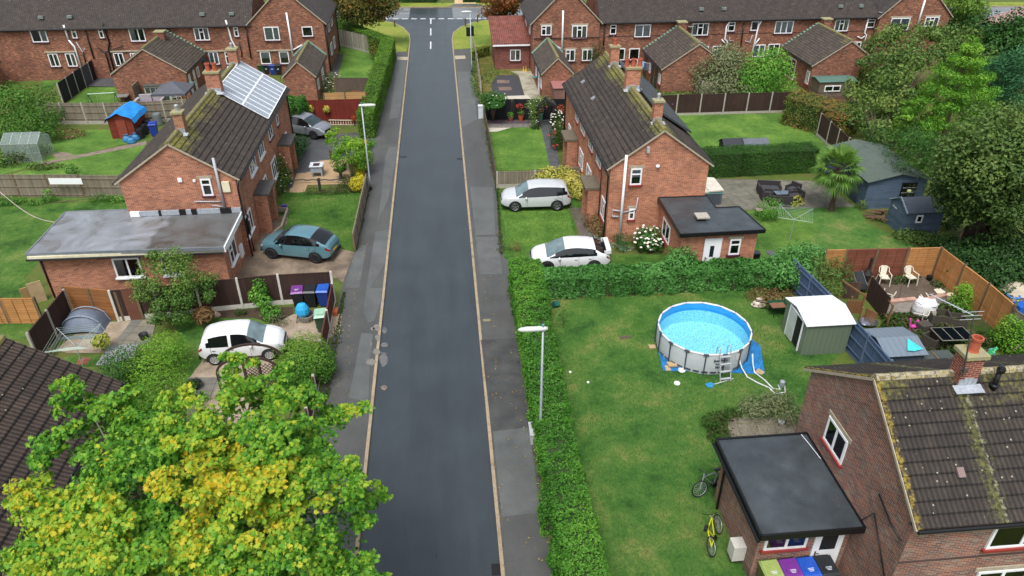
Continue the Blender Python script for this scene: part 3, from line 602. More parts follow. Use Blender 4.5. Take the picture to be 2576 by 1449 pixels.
L(slabs('grey flags','6f6c66','7d7871','403d38',.9,.5),.019,'i',(1880,900),(2250,900),(2100,1130),(1900,1080),name='paved_path')

L(ground_mat('dark bed soil',['2e261f','4a3d30','3a3026'],2,20),.02,'V',(500,785),(560,780),(735,772),(738,790),(690,815),(640,800),(560,800),name='soil_bed')
# ================================================================ semi-detached pair on the left (A)
hA=thing('brick_house','orange brick semi-detached pair with solar array and wide flat-roofed side extension','house',(-14.6,46,0))
gable(hA,-17.9,-11.35,38.1,54.4,4.8,6.95,'y',BRA,TA,course=.34,verge=LINT)
YA=38.2; XA=-11.6
window(hA,'S',YA,-13.45,-12.9,3.85,4.85,'t',curt=None,lintel=LINT)
for (k,x0,y0,x1,y1,lay) in (('p',790,600,835,805,'t'),('p',660,800,730,1030,'2'),('p',490,1080,590,1370,'3t'),('q',350,230,440,500,'3t')):
    a=onx(k,x0,y0,XA);b=onx(k,x1,y1,XA); ym=(a[0]+b[0])/2; w={'t':.6,'2':1.15,'3t':1.5}[lay]; window(hA,'E',XA,ym-w/2,ym+w/2,3.55,4.6,lay,sill=WHITE if k=='q' or lay=='3t' else SILLP,curt='b')
for ym,w in ((38.95,1.5),(43.7,1.6),(47.0,1.5),(51.7,1.1)): window(hA,'E',XA,ym-w/2,ym+w/2,1.1,2.35,'3t',sill=WHITE,curt='b')
for yc in (41.9,49.9):
    m=MB(); m.box(XA+.02,XA+.95,yc-1.05,yc+1.05,2.5,2.62); c=m.build('porch_canopy',P_('canopy felt','4b4a48',.7,var=.2),hA)
    for q in (-1.0,.75): m=MB(); m.box(XA+.02,XA+.75,yc+q,yc+q+.25,0,2.497); m.build('porch_wall',BRA,hA)
    door(hA,'E',XA,yc-.45,yc+.45,.1,2.15,P_('door dark','2b2f35',.4))
m=MB(); 
for u,v in ((1810,360),(1955,367)): 
    x,z=ony('e',u,v,YA-.03); m.obox((x,YA-.04,z),(.22,.08,.22) if u<1900 else (.13,.08,.13))
m.build('wall_vent',WHITE,hA)
x,z=ony('e',2278,423,YA); m=MB(); m.box(x-.2,x+.2,YA-.12,YA-.003,z-.3,z+.3); m.build('meter_box',P_('cream','d8d2b4',.5),hA)
pipe(hA,[(-12.47,YA-.12,6.05),(-12.47,YA-.12,3.1)],.075,GREYP,'flue_pipe'); pipe(hA,[(-14.0,YA-.06,3.55),(-12.6,YA-.06,3.48)],.035,GREYP,'waste_pipe'); pipe(hA,[(-13.1,YA-.06,3.3),(-12.5,YA-.06,3.15)],.03,GREYP,'waste_pipe')
pipe(hA,[(-11.42,38.0,4.75),(-11.5,38.0,4.3),(-11.5,38.0,.05)],.05,BLACK); pipe(hA,[(-11.52,38.6,3.0),(-11.52,38.6,.05)],.04,BLACK); pipe(hA,[(-11.42,54.1,4.75),(-11.5,54.1,4.4),(-11.5,54.1,.05)],.05,BLACK)
def rz(x): return 6.95-(abs(x+14.62))*(2.15/3.27)
chimney(hA,*A2('a',1840,1340,6.7),6.3,7.85,.5,.48,brick('chimney brick',['8a5a40','a8704c','6e4a38'],'b0a090'),1,cowl='steel')
chimney(hA,-14.45,47.6,6.3,7.95,.85,.58,BRA,2); chimney(hA,-14.6,53.6,6.3,7.85,.62,.6,BRA,1,cowl='steel')
# solar array on the east slope
sp=[A('V',*p,z) for p,z in (((557,233),0),((612,158),0),((728,218),0),((668,297),0))]
n_=Vector((2.15,0,3.27)).normalized()
def onslope(k,x,y,h=.1):
    d=_ray(k,x,y); p0=Vector((-14.62,0,6.95))+n_*h; t=(p0-Vector((0,0,CAMH))).dot(n_)/d.dot(n_); return Vector((0,0,CAMH))+d*t
q=[onslope('V',*p) for p in ((558,234),(613,159),(726,219),(668,297))]
ya=(q[0].y+q[3].y)/2; yb=(q[1].y+q[2].y)/2; sx=lambda f,h: Vector((-14.45+f*2.95,0,6.95-(.17+f*2.95)*(2.15/3.27)))+n_*h
SOL=NT('solar cells',.3,.0,.6); bt=SOL.new('ShaderNodeTexBrick'); bt.offset=0; ps=SOL.sep(SOL.coord()); SOL.l.new(SOL.comb(ps[1],SOL.math('MULTIPLY',ps[0],1.2)),bt.inputs['Vector']); bt.inputs['Scale'].default_value=1; bt.inputs['Brick Width'].default_value=.16; bt.inputs['Row Height'].default_value=.16; bt.inputs['Mortar Size'].default_value=.006; bt.inputs['Color1'].default_value=lin('828d99'); bt.inputs['Color2'].default_value=lin('8c97a3'); bt.inputs['Mortar'].default_value=lin('c6ccd2'); SOL.color(bt.outputs['Color']); SOL=SOL.m
sa=thing('solar_array','large grey solar panel array on the left brick roof','solar panels',(-13,(ya+yb)/2,6.2)); sa.parent=None
fr=P_('panel frame','e6e9ea',.5); ncol=9; 
for r in range(2):
    for c in range(ncol):
        y0=ya+(yb-ya)*c/ncol+.02; y1=ya+(yb-ya)*(c+1)/ncol-.02; f0,f1=(r/2+.008,(r+1)/2-.008)
        m=MB(); a,b=sx(f0,.1),sx(f1,.1); a2,b2=sx(f0,.06),sx(f1,.06)
        m.add([(a2.x,y0,a2.z),(b2.x,y0,b2.z),(b2.x,y1,b2.z),(a2.x,y1,a2.z),(a.x,y0,a.z),(b.x,y0,b.z),(b.x,y1,b.z),(a.x,y1,a.z)],[(3,2,1,0),(4,5,6,7),(0,1,5,4),(1,2,6,5),(2,3,7,6),(3,0,4,7)])
        o=m.build('solar_panel',SOL,sa); m=MB()
        for (p,s) in (((a.x,y0,a.z),(b.x,y0,b.z)),((a.x,y1,a.z),(b.x,y1,b.z)),((a.x,y0,a.z),(a.x,y1,a.z)),((b.x,y0,b.z),(b.x,y1,b.z))): m.bar(Vector(p)+n_*.006,Vector(s)+n_*.006,.06,.03)
        m.build('frame',fr,o)
sa['label']='large grey solar panel array on the left brick roof'
# extension
e0=[(-21.0,34.45),(-11.85,34.45),(-11.85,38.15),(-17.4,38.15),(-17.4,38.75),(-21.0,38.75)]
box_walls(hA,e0,2.66,BRA)
ge=NT('grp roof',.3,0,.5); nn=ge.noise(.45,5,.6,dist=1.2); gx=ge.math('ADD',ge.sep(ge.coord())[0],ge.math('MULTIPLY',ge.noise(.6,3),2.5)); gd=ge.ramp(gx,[(0,(1.05,1.05,1.08,1)),(.35,(.5,.49,.46,1))]); ge.color(ge.dark(ge.ramp(nn,[(.36,'62625f'),(.5,'767a7d'),(.64,'868b90')]),gd,1)); ge.rough(ge.ramp(nn,[(.4,(.25,.25,.25,1)),(.6,(.5,.5,.5,1))]))
flatroof(hA,[(-21.35,34.25),(-11.65,34.05),(-11.65,38.13),(-17.3,38.13),(-17.3,39.0),(-21.35,39.0)],2.82,ge.m,P_('grey trim','70767c',.5))
m=MB(); m.box(-21.3,-11.7,34.12,34.2,2.5,2.7) ; m.build('fascia',P_('cream','d8d2b4',.5),hA)
m=MB(); m.tube([(-21.35,34.05,2.55),(-11.7,33.93,2.55)],.055,8); m.build('gutter',BLACK,hA); pipe(hA,[(-20.9,34.4,2.5),(-20.9,34.45,.05)],.05,BLACK)
m=MB(); m.box(-11.62,-11.56,34.0,38.1,2.55,2.86); m.build('fascia',WHITE,hA)
m=MB(); m.box(-17.4,-11.6,38.0,38.12,2.84,3.12); m.build('flashing',LEAD,hA); m=MB()
for a,b in ((-16.0,-15.86),(-14.9,-14.55),(-14.25,-13.95),(-12.7,-12.1)): m.box(a,b,37.97,38.11,2.84,3.13)
m.build('tar_patch',P_('tar','15161a',.35),hA); m=MB(); m.box(-17.5,-17.0,37.95,38.1,2.84,3.13); m.build('tile_patch',WHITE,hA)
window(hA,'S',34.44,-17.45,-16.1,1.1,2.25,'2',sill=WHITE,curt='l'); window(hA,'S',34.44,-15.05,-14.2,1.1,2.25,'2',sill=WHITE,curt='b')
window(hA,'E',-11.83,35.2,36.5,1.05,2.2,'2t',sill=WHITE,curt='b'); m=MB(); m.box(-11.848,-11.75,37.0,37.5,.5,1.2); m.build('meter_box',WHITE,hA)
# ================================================================ semi-detached pair on the right (B)
hB=thing('brick_house','orange brick semi-detached pair with mossy roof and black L-shaped flat extension','house',(11.9,46,0))
gable(hB,8.8,14.95,37.7,54.0,4.75,6.95,'y',BRB,TA,course=.34,verge=LINT); YB=37.8; XB=9.05
window(hB,'S',YB,10.2,10.85,3.7,4.7,'t',sill=SILLR,lintel=LINT,curt='h2'); window(hB,'S',YB,10.3,10.65,1.5,2.2,'t',sill=SILLR,lintel=LINT)
for ym,w,lay in ((41.0,1.3,'3t'),(43.6,1.2,'2'),(46.5,1.4,'3t'),(48.9,1.0,'2')): window(hB,'W',XB,ym-w/2,ym+w/2,3.6,4.5,lay,sill=SILLR,curt='b')
for ym,w,lay in ((38.8,1.3,'3t'),(43.7,1.5,'3t'),(46.6,1.4,'3t'),(51.6,1.0,'2')): window(hB,'W',XB,ym-w/2,ym+w/2,1.1,2.35,lay,sill=SILLR,curt='b')
for yc in (40.9,49.0):
    m=MB(); m.box(XB-.95,XB-.02,yc-.95,yc+.95,2.45,2.6); m.build('porch_canopy',ground_mat('mossy canopy',['5a5348','6e6658','4a4a30'],5,20),hB)
    [(lambda m,q:(m.box(XB-.75,XB-.02,yc+q,yc+q+.23,0,2.447),m.build('porch_wall',BRB,hB)))(MB(),q) for q in (-.9,.67)]; door(hB,'W',XB,yc-.45,yc+.45,.1,2.15,P_('door dark','2b2f35',.4))
pipe(hB,[(9.85,YB-.12,5.55),(9.85,YB-.12,.3)],.08,WHITE,'flue_pipe'); pipe(hB,[(9.95,YB-.07,2.0),(10.7,YB-.07,2.15),(10.75,YB-.07,2.9)],.035,GREYP,'waste_pipe'); pipe(hB,[(9.8,YB-.1,2.1),(9.35,YB-.1,2.2),(9.3,YB-.1,1.8),(9.7,YB-.1,1.75)],.05,GREYP,'waste_pipe')
pipe(hB,[(8.75,37.9,4.7),(8.92,37.75,4.3),(8.92,37.75,.05)],.05,BLACK); pipe(hB,[(8.75,53.6,4.7),(8.95,53.6,4.3),(8.95,53.6,.05)],.05,BLACK); pipe(hB,[(8.95,39.7,4.6),(8.95,39.7,.05)],.03,BLACK)
m=MB(); x,z=ony('g',1465,218,YB); m.lathe((x,YB-.05,z),[(.001,-.1),(.1,-.06),(.12,0),(.1,.06),(.001,.1)],10); m.build('wall_vent',WHITE,hB)
m=MB(); x,z=ony('g',1365,30,YB); m.box(x-.07,x+.07,YB-.25,YB-.003,z-.25,z+.05); m.build('security_lamp',GREYP,hB)
chimney(hB,11.9,39.6,6.3,7.9,.5,.46,BRB,1,cowl='steel'); chimney(hB,11.9,45.8,6.3,8.05,.9,.58,BRB,3); chimney(hB,11.9,51.3,6.3,8.0,.6,.55,BRB,1)
# dark rear roof extension (catslide) on the far side
m=MB(); m.add([(12.35,41.5,6.75),(14.98,42.2,4.95),(14.98,52.5,4.95),(12.35,53.5,6.75),(12.35,41.5,6.88),(14.98,42.2,5.08),(14.98,52.5,5.08),(12.35,53.5,6.88)],[(3,2,1,0),(4,5,6,7),(0,1,5,4),(1,2,6,5),(2,3,7,6),(3,0,4,7)]); m.build('rear_roof_sheet',FELT,hB)
bx=[(12.15,33.55),(16.35,33.6),(16.0,35.95),(14.68,36.0),(14.68,37.78),(12.15,37.78)]
box_walls(hB,bx,2.66,BRB); flatroof(hB,[(11.95,33.25),(16.6,33.35),(16.2,36.2),(14.85,36.2),(14.85,37.78),(11.95,37.78)],2.82,FELT,fh=.22)
door(hB,'S',33.54,13.45,14.4,.1,2.35,WHITE,(.36,.6,.5,.8)); window(hB,'S',33.54,14.85,15.45,1.3,2.25,'t',lintel=LINT); window(hB,'W',12.13,35.4,36.8,1.0,2.1,'2',sill=SILLR)
m=MB(); m.box(13.35,13.75,34.65,35.1,2.81,3.0); c=m.build('roof_vent',BLACK,hB); m=MB(); m.box(13.25,13.95,34.55,35.2,3.003,3.08); m.build('vent_slab',CONC,c)
for (k,x,y) in (('c',720,828),('c',823,993)):
    d=_ray(k,x,y); nn2=Vector((-2.2,0,3.075)).normalized(); p0=Vector((11.87,0,6.95)); t=(p0-Vector((0,0,CAMH))).dot(nn2)/d.dot(nn2); p=Vector((0,0,CAMH))+d*t; m=MB(); m.obox(p+nn2*.07,(.3,.25,.12),0,0,-.62); m.build('roof_vent',P_('vent grey','8a8d90',.6),hB)
# ================================================================ house C (near right)
hC=thing('brick_house','near purple-red brick house with lichen-covered tile roof, cropped by the right edge','house',(20,15.7,0))
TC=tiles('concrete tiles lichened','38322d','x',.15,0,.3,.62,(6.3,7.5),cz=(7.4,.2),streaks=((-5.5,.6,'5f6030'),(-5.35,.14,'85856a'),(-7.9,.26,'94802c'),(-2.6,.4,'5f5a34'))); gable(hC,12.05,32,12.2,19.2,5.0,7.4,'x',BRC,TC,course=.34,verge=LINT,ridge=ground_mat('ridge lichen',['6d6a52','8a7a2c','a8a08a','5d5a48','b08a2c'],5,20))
XC=12.15; YC=12.45
window(hC,'W',XC,16.0,17.25,3.55,4.55,'2',sill=SILLR,lintel=LINT); window(hC,'S',YC,14.6,16.6,3.65,4.65,'2',sill=SILLR,curt='b'); window(hC,'S',YC,14.8,17.2,1.0,2.6,'3t',sill=SILLR,lintel=LINT,curt='b')
m=MB(); m.box(12.15,32,YC-.03,YC+.01,3.3,3.35); m.build('string_course',P_('dark brick','4a3834',.9),hC)
chimney(hC,14.7,15.6,6.7,8.15,.56,.5,brick('chimney brick dark',['7a3a30','8d4638','6d342c'],'c2b09c'),1)
pts=[A('o',1035,785,0)]; 
m=MB(); m.tube([(12.05,YC+.05,4.95),(12.02,YC+.0,4.9)],.05); m.build('pipe_stub',BLACK,hC)
pipe(hC,[(12.1,14.0,4.4),(12.1,13.2,4.1),(12.1,12.6,4.05)],.025,BLACK,'cable'); pipe(hC,[(12.1,14.3,2.9),(12.1,13.9,3.7),(12.12,12.5,2.2)],.02,BLACK,'cable')
pipe(hC,[A('l',2250,1040,7.0),A('l',2250,1040,7.0)+Vector((0,.03,.75))],.075,BLACK,'soil_vent'); 
p=A('l',2250,1040,7.0); m=MB(); m.lathe((p.x,p.y,p.z+.7),[(.08,0),(.11,.03),(.12,.12),(.09,.2),(.001,.22)],12); m.lathe((p.x,p.y,p.z+.2),[(.12,0),(.13,.06),(.1,.1)],12); m.build('vent_cowl',BLACK,hC)
m=MB(); m.obox((p.x,p.y-.05,p.z-.02),(.4,.35,.03),0,.6); m.build('flashing',LEAD,hC)
d=_ray('o',1920,410); nc=Vector((0,-2.4,3.5)).normalized(); p0=Vector((0,15.7,7.4)); t=(p0-Vector((0,0,CAMH))).dot(nc)/d.dot(nc); p=Vector((0,0,CAMH))+d*t; m=MB(); m.obox(p+nc*.08,(.2,.28,.08),0,.6); m.build('roof_vent',P_('vent brown','7a6864',.6),hC)
box_walls(hC,[(9.15,14.6),(12.145,14.6),(12.145,18.05),(9.15,18.05)],2.66,BRC); flatroof(hC,[(8.85,14.05),(12.13,14.05),(12.13,18.2),(8.85,18.2)],2.84,FELT,fh=.24)
m=MB(); m.tube([(8.78,14.0,2.66),(8.78,18.2,2.66)],.06,8); m.build('gutter',BLACK,hC); pipe(hC,[(8.85,17.6,2.6),(9.05,17.55,2.4),(9.07,17.55,.05)],.045,BLACK)
window(hC,'S',14.59,9.35,10.75,1.5,2.2,'2',sill=SILLR,curt='r2'); door(hC,'S',14.59,11.0,11.95,.1,2.5,WHITE,(.25,.8,.5,.92))
m=MB(); m.box(12.3,13.9,11.4,YC-.01,2.1,2.22); m.build('porch_canopy',ground_mat('mossy canopy',['5a5348','6e6658','4a4a30'],5,20),hC)
m=MB(); m.tube([A('o',230,60,0)+Vector((0,0,.05)),(11.9,18.15,2.87),(11.95,17.6,2.9),(12.02,16.9,2.92)],.012,5); m.build('cable',WHITE,hC)
m=MB(); m.box(12.6,15.5,12.195,12.2,4.9,4.91)
# aerial on chimney of C
ae=thing('tv_aerial','tall pole television aerial strapped to the near brick chimney','aerial',(14.3,15.15,7.6)); AL=P_('aluminium','b9bdc0',.4,.6); DPOLE=P_('pole dull','50554f',.6,.3)
top=A('l',2070,275,9.9); bot=Vector((14.42,15.28,7.6)); m=MB(); m.tube([bot,top],.022,8); m.build('pole',DPOLE,ae)
e1=top+Vector((-.85,.75,.25)); m=MB(); m.tube([top,e1],.012,6)
for i in range(9):
    c=top.lerp(e1,.2+.8*i/8); m.tube([c+Vector((-.1,-.02,0)),c+Vector((.1,.02,0))],.006,4)
for i in range(3): c=top+Vector((-.05,0,-.12+i*.12)); m.tube([c+Vector((-.3,0,0)),c+Vector((.3,0,0))],.009,4)
m.build('antenna',AL,ae); m=MB(); m.obox((14.42,15.32,7.8),(.22,.06,.12)); m.build('bracket',P_('rusty bracket','5a5048',.8,.3),ae)
# ================================================================ house D (bottom left)
hD=thing('brick_house','brown tiled roof of the house cut off at the lower left','house',(-14.6,10,0))
gable(hD,-17.9,-11.5,-4,20.8,4.8,6.95,'y',BRC,TD,course=.34,verge=LINT,ridge=RIDGE); window(hD,'E',-11.75,16.3,17.5,3.5,4.5,'2',sill=SILLR)
# ================================================================ terraces
def terrace_side(root,face='E'): pass
hT=thing('terraced_row','long mottled-brick terrace behind the left gardens, gabled at its road end','terraced houses',(-30,79,0))
YT=75.35
gable(hT,-75,-18.2,75.05,83.2,4.85,8.1,'x',BRT,TT,course=20,ridge=RIDGE,ins=.3,vg=.0)
gable(hT,-18.75,-11.1,75.0,84.2,4.85,8.3,'y',BRT,TTy,course=20,ridge=RIDGE,ins=.3,vg=.12,verge=LINT)
for (x0,y0,x1,y1,l,c) in ((290,288,495,420,'2a','r'),(705,283,785,382,'t',None),(980,280,1055,380,'t',None),(1287,283,1475,412,'2a','l'),(1942,277,2118,402,'3t','b'),(2345,270,2408,365,'t',None),(475,537,617,667,'2','b'),(650,535,788,665,'2','r'),(1135,530,1270,660,'2','b'),(1305,530,1390,630,'2','f2'),(2092,520,2215,645,'2','f2'),(2257,520,2340,643,'t',None)):
    winpx(hT,'S',YT,'a',x0,y0,x1,y1,lay=l,curt=c)
for (x0,y0,x1,y1,l,c) in ((72,268,247,402,'2a','v2'),(457,265,577,363,'1',None),(35,517,158,640,'1','h2'),(227,515,343,638,'1','h2')): winpx(hT,'S',75.1,'b',x0,y0,x1,y1,lay=l,curt=c)
m=MB(); 
for (x0,x1,y) in ((450,760,523),(1110,1400,515),(2080,2350,512)):
    a=ony('a',x0,y,YT);b=ony('a',x1,y,YT); m.box(a[0],b[0],YT-.12,YT-.004,a[1]-.06,a[1]+.06)
a=ony('b',10,508,75.1);b=ony('b',360,508,75.1); m.box(a[0],b[0],74.98,75.09,a[1]-.06,a[1]+.06); m.build('lintel',LINT,hT)
def wallpipe(root,k,pts,Y,r,mat,name='drainpipe'):
    P=[]; 
    for x,y in pts: a=ony(k,x,y,Y); P.append((a[0],Y,max(.05,a[1])))
    return pipe(root,P,r,mat,name)
for pts,mt,r in ((((640,250),(660,310),(690,400)),WHITE,.09),(((690,400),(750,470),(825,700)),WHITE,.08),(((1020,215),(1050,290),(1100,430),(1090,490),(1165,770)),BLACK,.08),(((1040,520),(1065,540),(1125,760)),BLACK,.06),(((850,285),(945,590)),BLACK,.06),(((2270,200),(2305,310),(2330,400),(2365,460),(2370,500)),WHITE,.08),(((2470,265),(2525,580)),BLACK,.06),(((985,480),(1055,520),(1235,465)),BLACK,.04),(((830,520),(870,650)),BLACK,.05),(((765,420),(830,520),(855,485)),GREYP,.04),(((2400,420),(2430,520),(2430,570)),BLACK,.05)): wallpipe(hT,'a',pts,YT-.12,r,mt)
wallpipe(hT,'b',((305,125),(340,330),(375,580)),75.0,.09,WHITE); wallpipe(hT,'b',((375,500),(465,450)),75.0,.07,WHITE)
for x,y in ((405,195),(685,195),(2005,185),(2305,180)):
    p=A('a',x,y,5.6); m=MB(); m.obox((p.x,75.0+ (5.6-4.85)/.797,5.75),(.45,.3,.25)); m.build('roof_vent',P_('vent green grey','6f7a76',.7),hT)
# east side wall windows of left wing
for yc,z in ((78.3,3.4),(80.8,3.4),(78.3,1.1),(80.8,1.1)): window(hT,'E',-11.4,yc-.6,yc+.6,z,z+1.15,'2',curt='b')
pipe(hT,[(-11.25,83.8,4.7),(-11.3,83.8,.05)],.06,BLACK); pipe(hT,[(-11.25,75.4,4.7),(-11.3,75.4,.05)],.06,BLACK)
m=MB(); m.lathe(tuple(A('b',700,420,3.0)),[(.3,0),(.25,.08),(.001,.1)],12); 
hR=thing('terraced_row','long mottled-brick terrace behind the right gardens with a gable at each end','terraced houses',(30,77,0))
YR=73.4
gable(hR,15.3,43.6,73.1,81.2,4.8,8.1,'x',BRT,TT,course=20,ridge=RIDGE,ins=.3,vg=.0)
gable(hR,8.45,15.6,73.0,82.6,4.8,8.3,'y',BRT,TTy,course=20,ridge=RIDGE,ins=.3,vg=.12,verge=LINT); gable(hR,43.3,51.2,72.6,82.6,4.8,8.5,'y',BRT,TTy,course=20,ridge=RIDGE,ins=.3,vg=.12,verge=LINT)
for (x0,y0,x1,y1,l,c) in ((990,247,1045,342,'t',None),(1240,245,1388,368,'2','f2'),(1818,232,1968,352,'3t','b'),(2180,222,2235,312,'t',None),(2412,212,2470,305,'1',None),(1032,485,1130,602,'1',None),(1182,485,1275,600,'1',None),(1900,463,1968,560,'2','b'),(2020,460,2115,575,'2t','b'),(2430,448,2530,568,'2','f2')): winpx(hR,'S',YR,'c',x0,y0,x1,y1,lay=l,curt=c)
for (x0,y0,x1,y1,l,c) in ((295,255,395,352,'2t','r'),(605,255,752,380,'3t','b'),(540,497,632,612,'2t','b'),(707,495,803,608,'2','b')): winpx(hR,'S',73.1,'c',x0,y0,x1,y1,lay=l,curt=c,lintel=LINT)
for (x0,y0,x1,y1,l,c) in ((80,210,238,332,'3','f2'),(682,195,795,310,'3t','b'),(1000,190,1062,275,'t',None),(5,440,100,555,'2','b'),(855,418,925,485,'2','b')): winpx(hR,'S',YR,'d',x0,y0,x1,y1,lay=l,curt=c)
for (x0,y0,x1,y1,l,c) in ((1245,180,1402,300,'2','f2'),(1590,168,1700,262,'3t','b')): winpx(hR,'S',72.7,'d',x0,y0,x1,y1,lay=l,curt=c,lintel=LINT)
m=MB(); a=ony('c',220,383,73.1);b=ony('c',930,383,73.1); m.box(a[0],b[0],73.0,73.09,a[1]-.03,a[1]+.03); m.build('string_course',P_('dark brick','4a3834',.9),hR); m=MB(); a=ony('c',960,365,YR);b=ony('c',2576,350,YR); m.box(a[0],43,YR-.03,YR-.004,a[1]-.03,a[1]+.03); m.build('string_course',P_('dark brick','4a3834',.9),hR)
for k,pts,mt,r,Y in (('c',((515,105),(510,300),(500,560)),WHITE,.09,73.0),('c',((500,490),(400,440)),WHITE,.07,73.0),('c',((935,240),(920,480)),BLACK,.06,YR-.1),('c',((1025,350),(1010,580)),BLACK,.07,YR-.1),('c',((2195,210),(2160,260),(2140,390),(2165,410),(2130,600)),WHITE,.08,YR-.1),('c',((2110,395),(2150,440)),WHITE,.06,YR-.1),('c',((2510,210),(2480,260),(2450,390),(2400,590)),WHITE,.08,YR-.1),('c',((2490,385),(2440,450)),WHITE,.06,YR-.1),('c',((2335,230),(2300,480)),BLACK,.06,YR-.1),('d',((1580,0),(1500,265)),WHITE,.09,72.6),('d',((1015,175),(970,330),(990,350),(935,530)),WHITE,.08,YR-.1),('d',((1130,180),(1070,390)),BLACK,.06,YR-.1),('d',((900,365),(940,385),(975,360)),WHITE,.05,YR-.1),('c',((2190,370),(2190,410),(2230,405)),GREYP,.04,YR-.1),('c',((2345,410),(2395,425),(2420,350)),GREYP,.04,YR-.1)): wallpipe(hR,k,pts,Y,r,mt)
for yc,z in ((75.5,3.4),(79.0,3.4)): window(hR,'W',8.75,yc-.5,yc+.5,z,z+1.15,'2')
for k,x,y in (('c',1962,142),('c',2195,137),('d',805,108),('d',1018,105)):
    p=A(k,x,y,5.6); m=MB(); m.obox((p.x,73.1+.9,5.72),(.42,.3,.25)); m.build('roof_vent',P_('vent green grey','6f7a76',.7),hR)
for k,x,y in (('c',1800,270),('d',1152,128)):
    a=ony(k,x,y,YR-.35); m=MB(); m.lathe((a[0],YR-.3,a[1]),[(.05,-.02),(.3,.0),(.33,.05)],14); m.build('satellite_dish',P_('dish grey','8a8d8f',.5),hR)
# flat red side extension on the right row
box_walls(hR,[(5.2,75.1),(8.7,75.1),(8.7,80.5),(5.2,80.5)],2.5,BRM); m=MB(); m.add([(4.9,74.8,2.5),(8.74,74.8,2.5),(8.74,81,3.9),(4.9,81,3.9),(4.9,74.8,2.6),(8.74,74.8,2.6),(8.74,81,4.0),(4.9,81,4.0)],[(3,2,1,0),(4,5,6,7),(0,1,5,4),(1,2,6,5),(2,3,7,6),(3,0,4,7)]); m.build('extension_roof',tiles('red brown tiles','7d4a40','x',.2,.2,0,.0,amp=.01),hR)
winpx(hR,'S',75.08,'c',-20,497,85,607,lay='2',curt='l'); m=MB(); m.box(4.95,8.7,74.72,74.79,2.38,2.52); m.build('gutter',WHITE,hR)
# ================================================================ brick outhouses behind the terraces
def outhouse(x0,x1,y0,y1,zr,label,side,fe,doors=True,ch=None):
    r=thing('brick_outhouse',label,'outbuilding',((x0+x1)/2,(y0+y1)/2,0),'brick outhouses behind the terraces')
    gable(r,x0,x1,y0,y1,2.4,zr,'y',BRT,TO,ins=.15,vg=.08,course=.25,ridge=RIDGE,verge=LINT,gut=True)
    m=MB(); sc=(x0+x1)/2
    for sg in (-1,1):
        for i in range(12): a=Vector((sc,y1-.03,zr+.02)).lerp(Vector((sc+sg*(x1-x0)/2,y1-.03,2.42)),(i+.5)/12); m.obox(a,(.2,.28,.1))
    m.build('verge_tiles',RIDGET,r)
    f=x1-.15 if side=='E' else x0+.15
    for (yy,w,z0,z1,kind) in fe:
        if kind=='d': door(r,side,f,yy-w/2,yy+w/2,.05,z1,P_('door off white','d3d5d6',.5))
        elif kind=='D': door(r,side,f,yy-w/2,yy+w/2,.05,z1,P_('door dark','2b2f35',.4))
        elif kind=='B': door(r,side,f,yy-w/2,yy+w/2,.05,z1,P_('door blue','23455e',.4),(.3,.7,.7,.85))
        else: window(r,side,f,yy-w/2,yy+w/2,z0,z1,'2',sill=SILLR)
    if ch: 
        m=MB(); m.box(sc-.4+ch[0],sc+.4+ch[0],ch[1]-.35,ch[1]+.35,zr-1.2,zr+.35); c=m.build('chimney',BRT,r); m=MB(); m.box(sc-.48+ch[0],sc+.48+ch[0],ch[1]-.43,ch[1]+.43,zr+.353,zr+.45); m.build('chimney_cap',CAPM,c)
    return r
outhouse(-48.2,-41.4,66.8,73.8,4.6,'outhouse cut by the left edge with white posts along its wall','E',((67.6,.5,.05,2.0,'d'),(69.2,.5,.05,2.0,'d'),(70.3,.6,1.0,1.9,'w'),(71.4,.6,.05,2.1,'d')))
outhouse(-29.5,-22.9,68.2,75.0,4.55,'wide outhouse by the rabbit hutch with a blue door at its far corner','E',((69.0,.5,.05,2.0,'d'),(70.4,.5,.05,2.0,'d'),(71.7,.7,1.0,1.9,'w'),(74.0,.9,.05,2.1,'B')),ch=(.2,72.8))
outhouse(-14.2,-11.2,65.8,72.9,3.75,'narrow outhouse beside the striped lawn with a white side door','E',((67.2,.8,.9,1.8,'w'),(70.3,1.3,.05,2.2,'d')))
outhouse(8.55,11.5,64.7,71.7,3.8,'small outhouse beside the pale concrete yard left of the moss-roofed pair','W',((65.6,.7,.9,1.8,'w'),(67.2,.8,.05,2.0,'d'),(69.2,.8,.9,1.8,'w')))
outhouse(19.55,26.1,65.2,72.2,4.6,'outhouse with a row of dark doors beside the washing line','W',((65.9,.6,.9,1.8,'w'),(67.2,.7,.05,2.0,'D'),(68.4,.7,.05,2.0,'D'),(69.5,.6,.9,1.8,'w'),(71.2,.8,.05,2.0,'D')),ch=(.3,72.0))
outhouse(33.55,40.2,65.0,72.0,4.6,'outhouse with patio doors behind the small green-roofed shed','W',((65.6,.6,.6,1.8,'w'),(69.3,1.8,.1,2.0,'w')),ch=(.8,72.0))
outhouse(51.5,57.5,63.5,70.0,4.4,'outhouse half hidden by the tall trees on the right','W',())
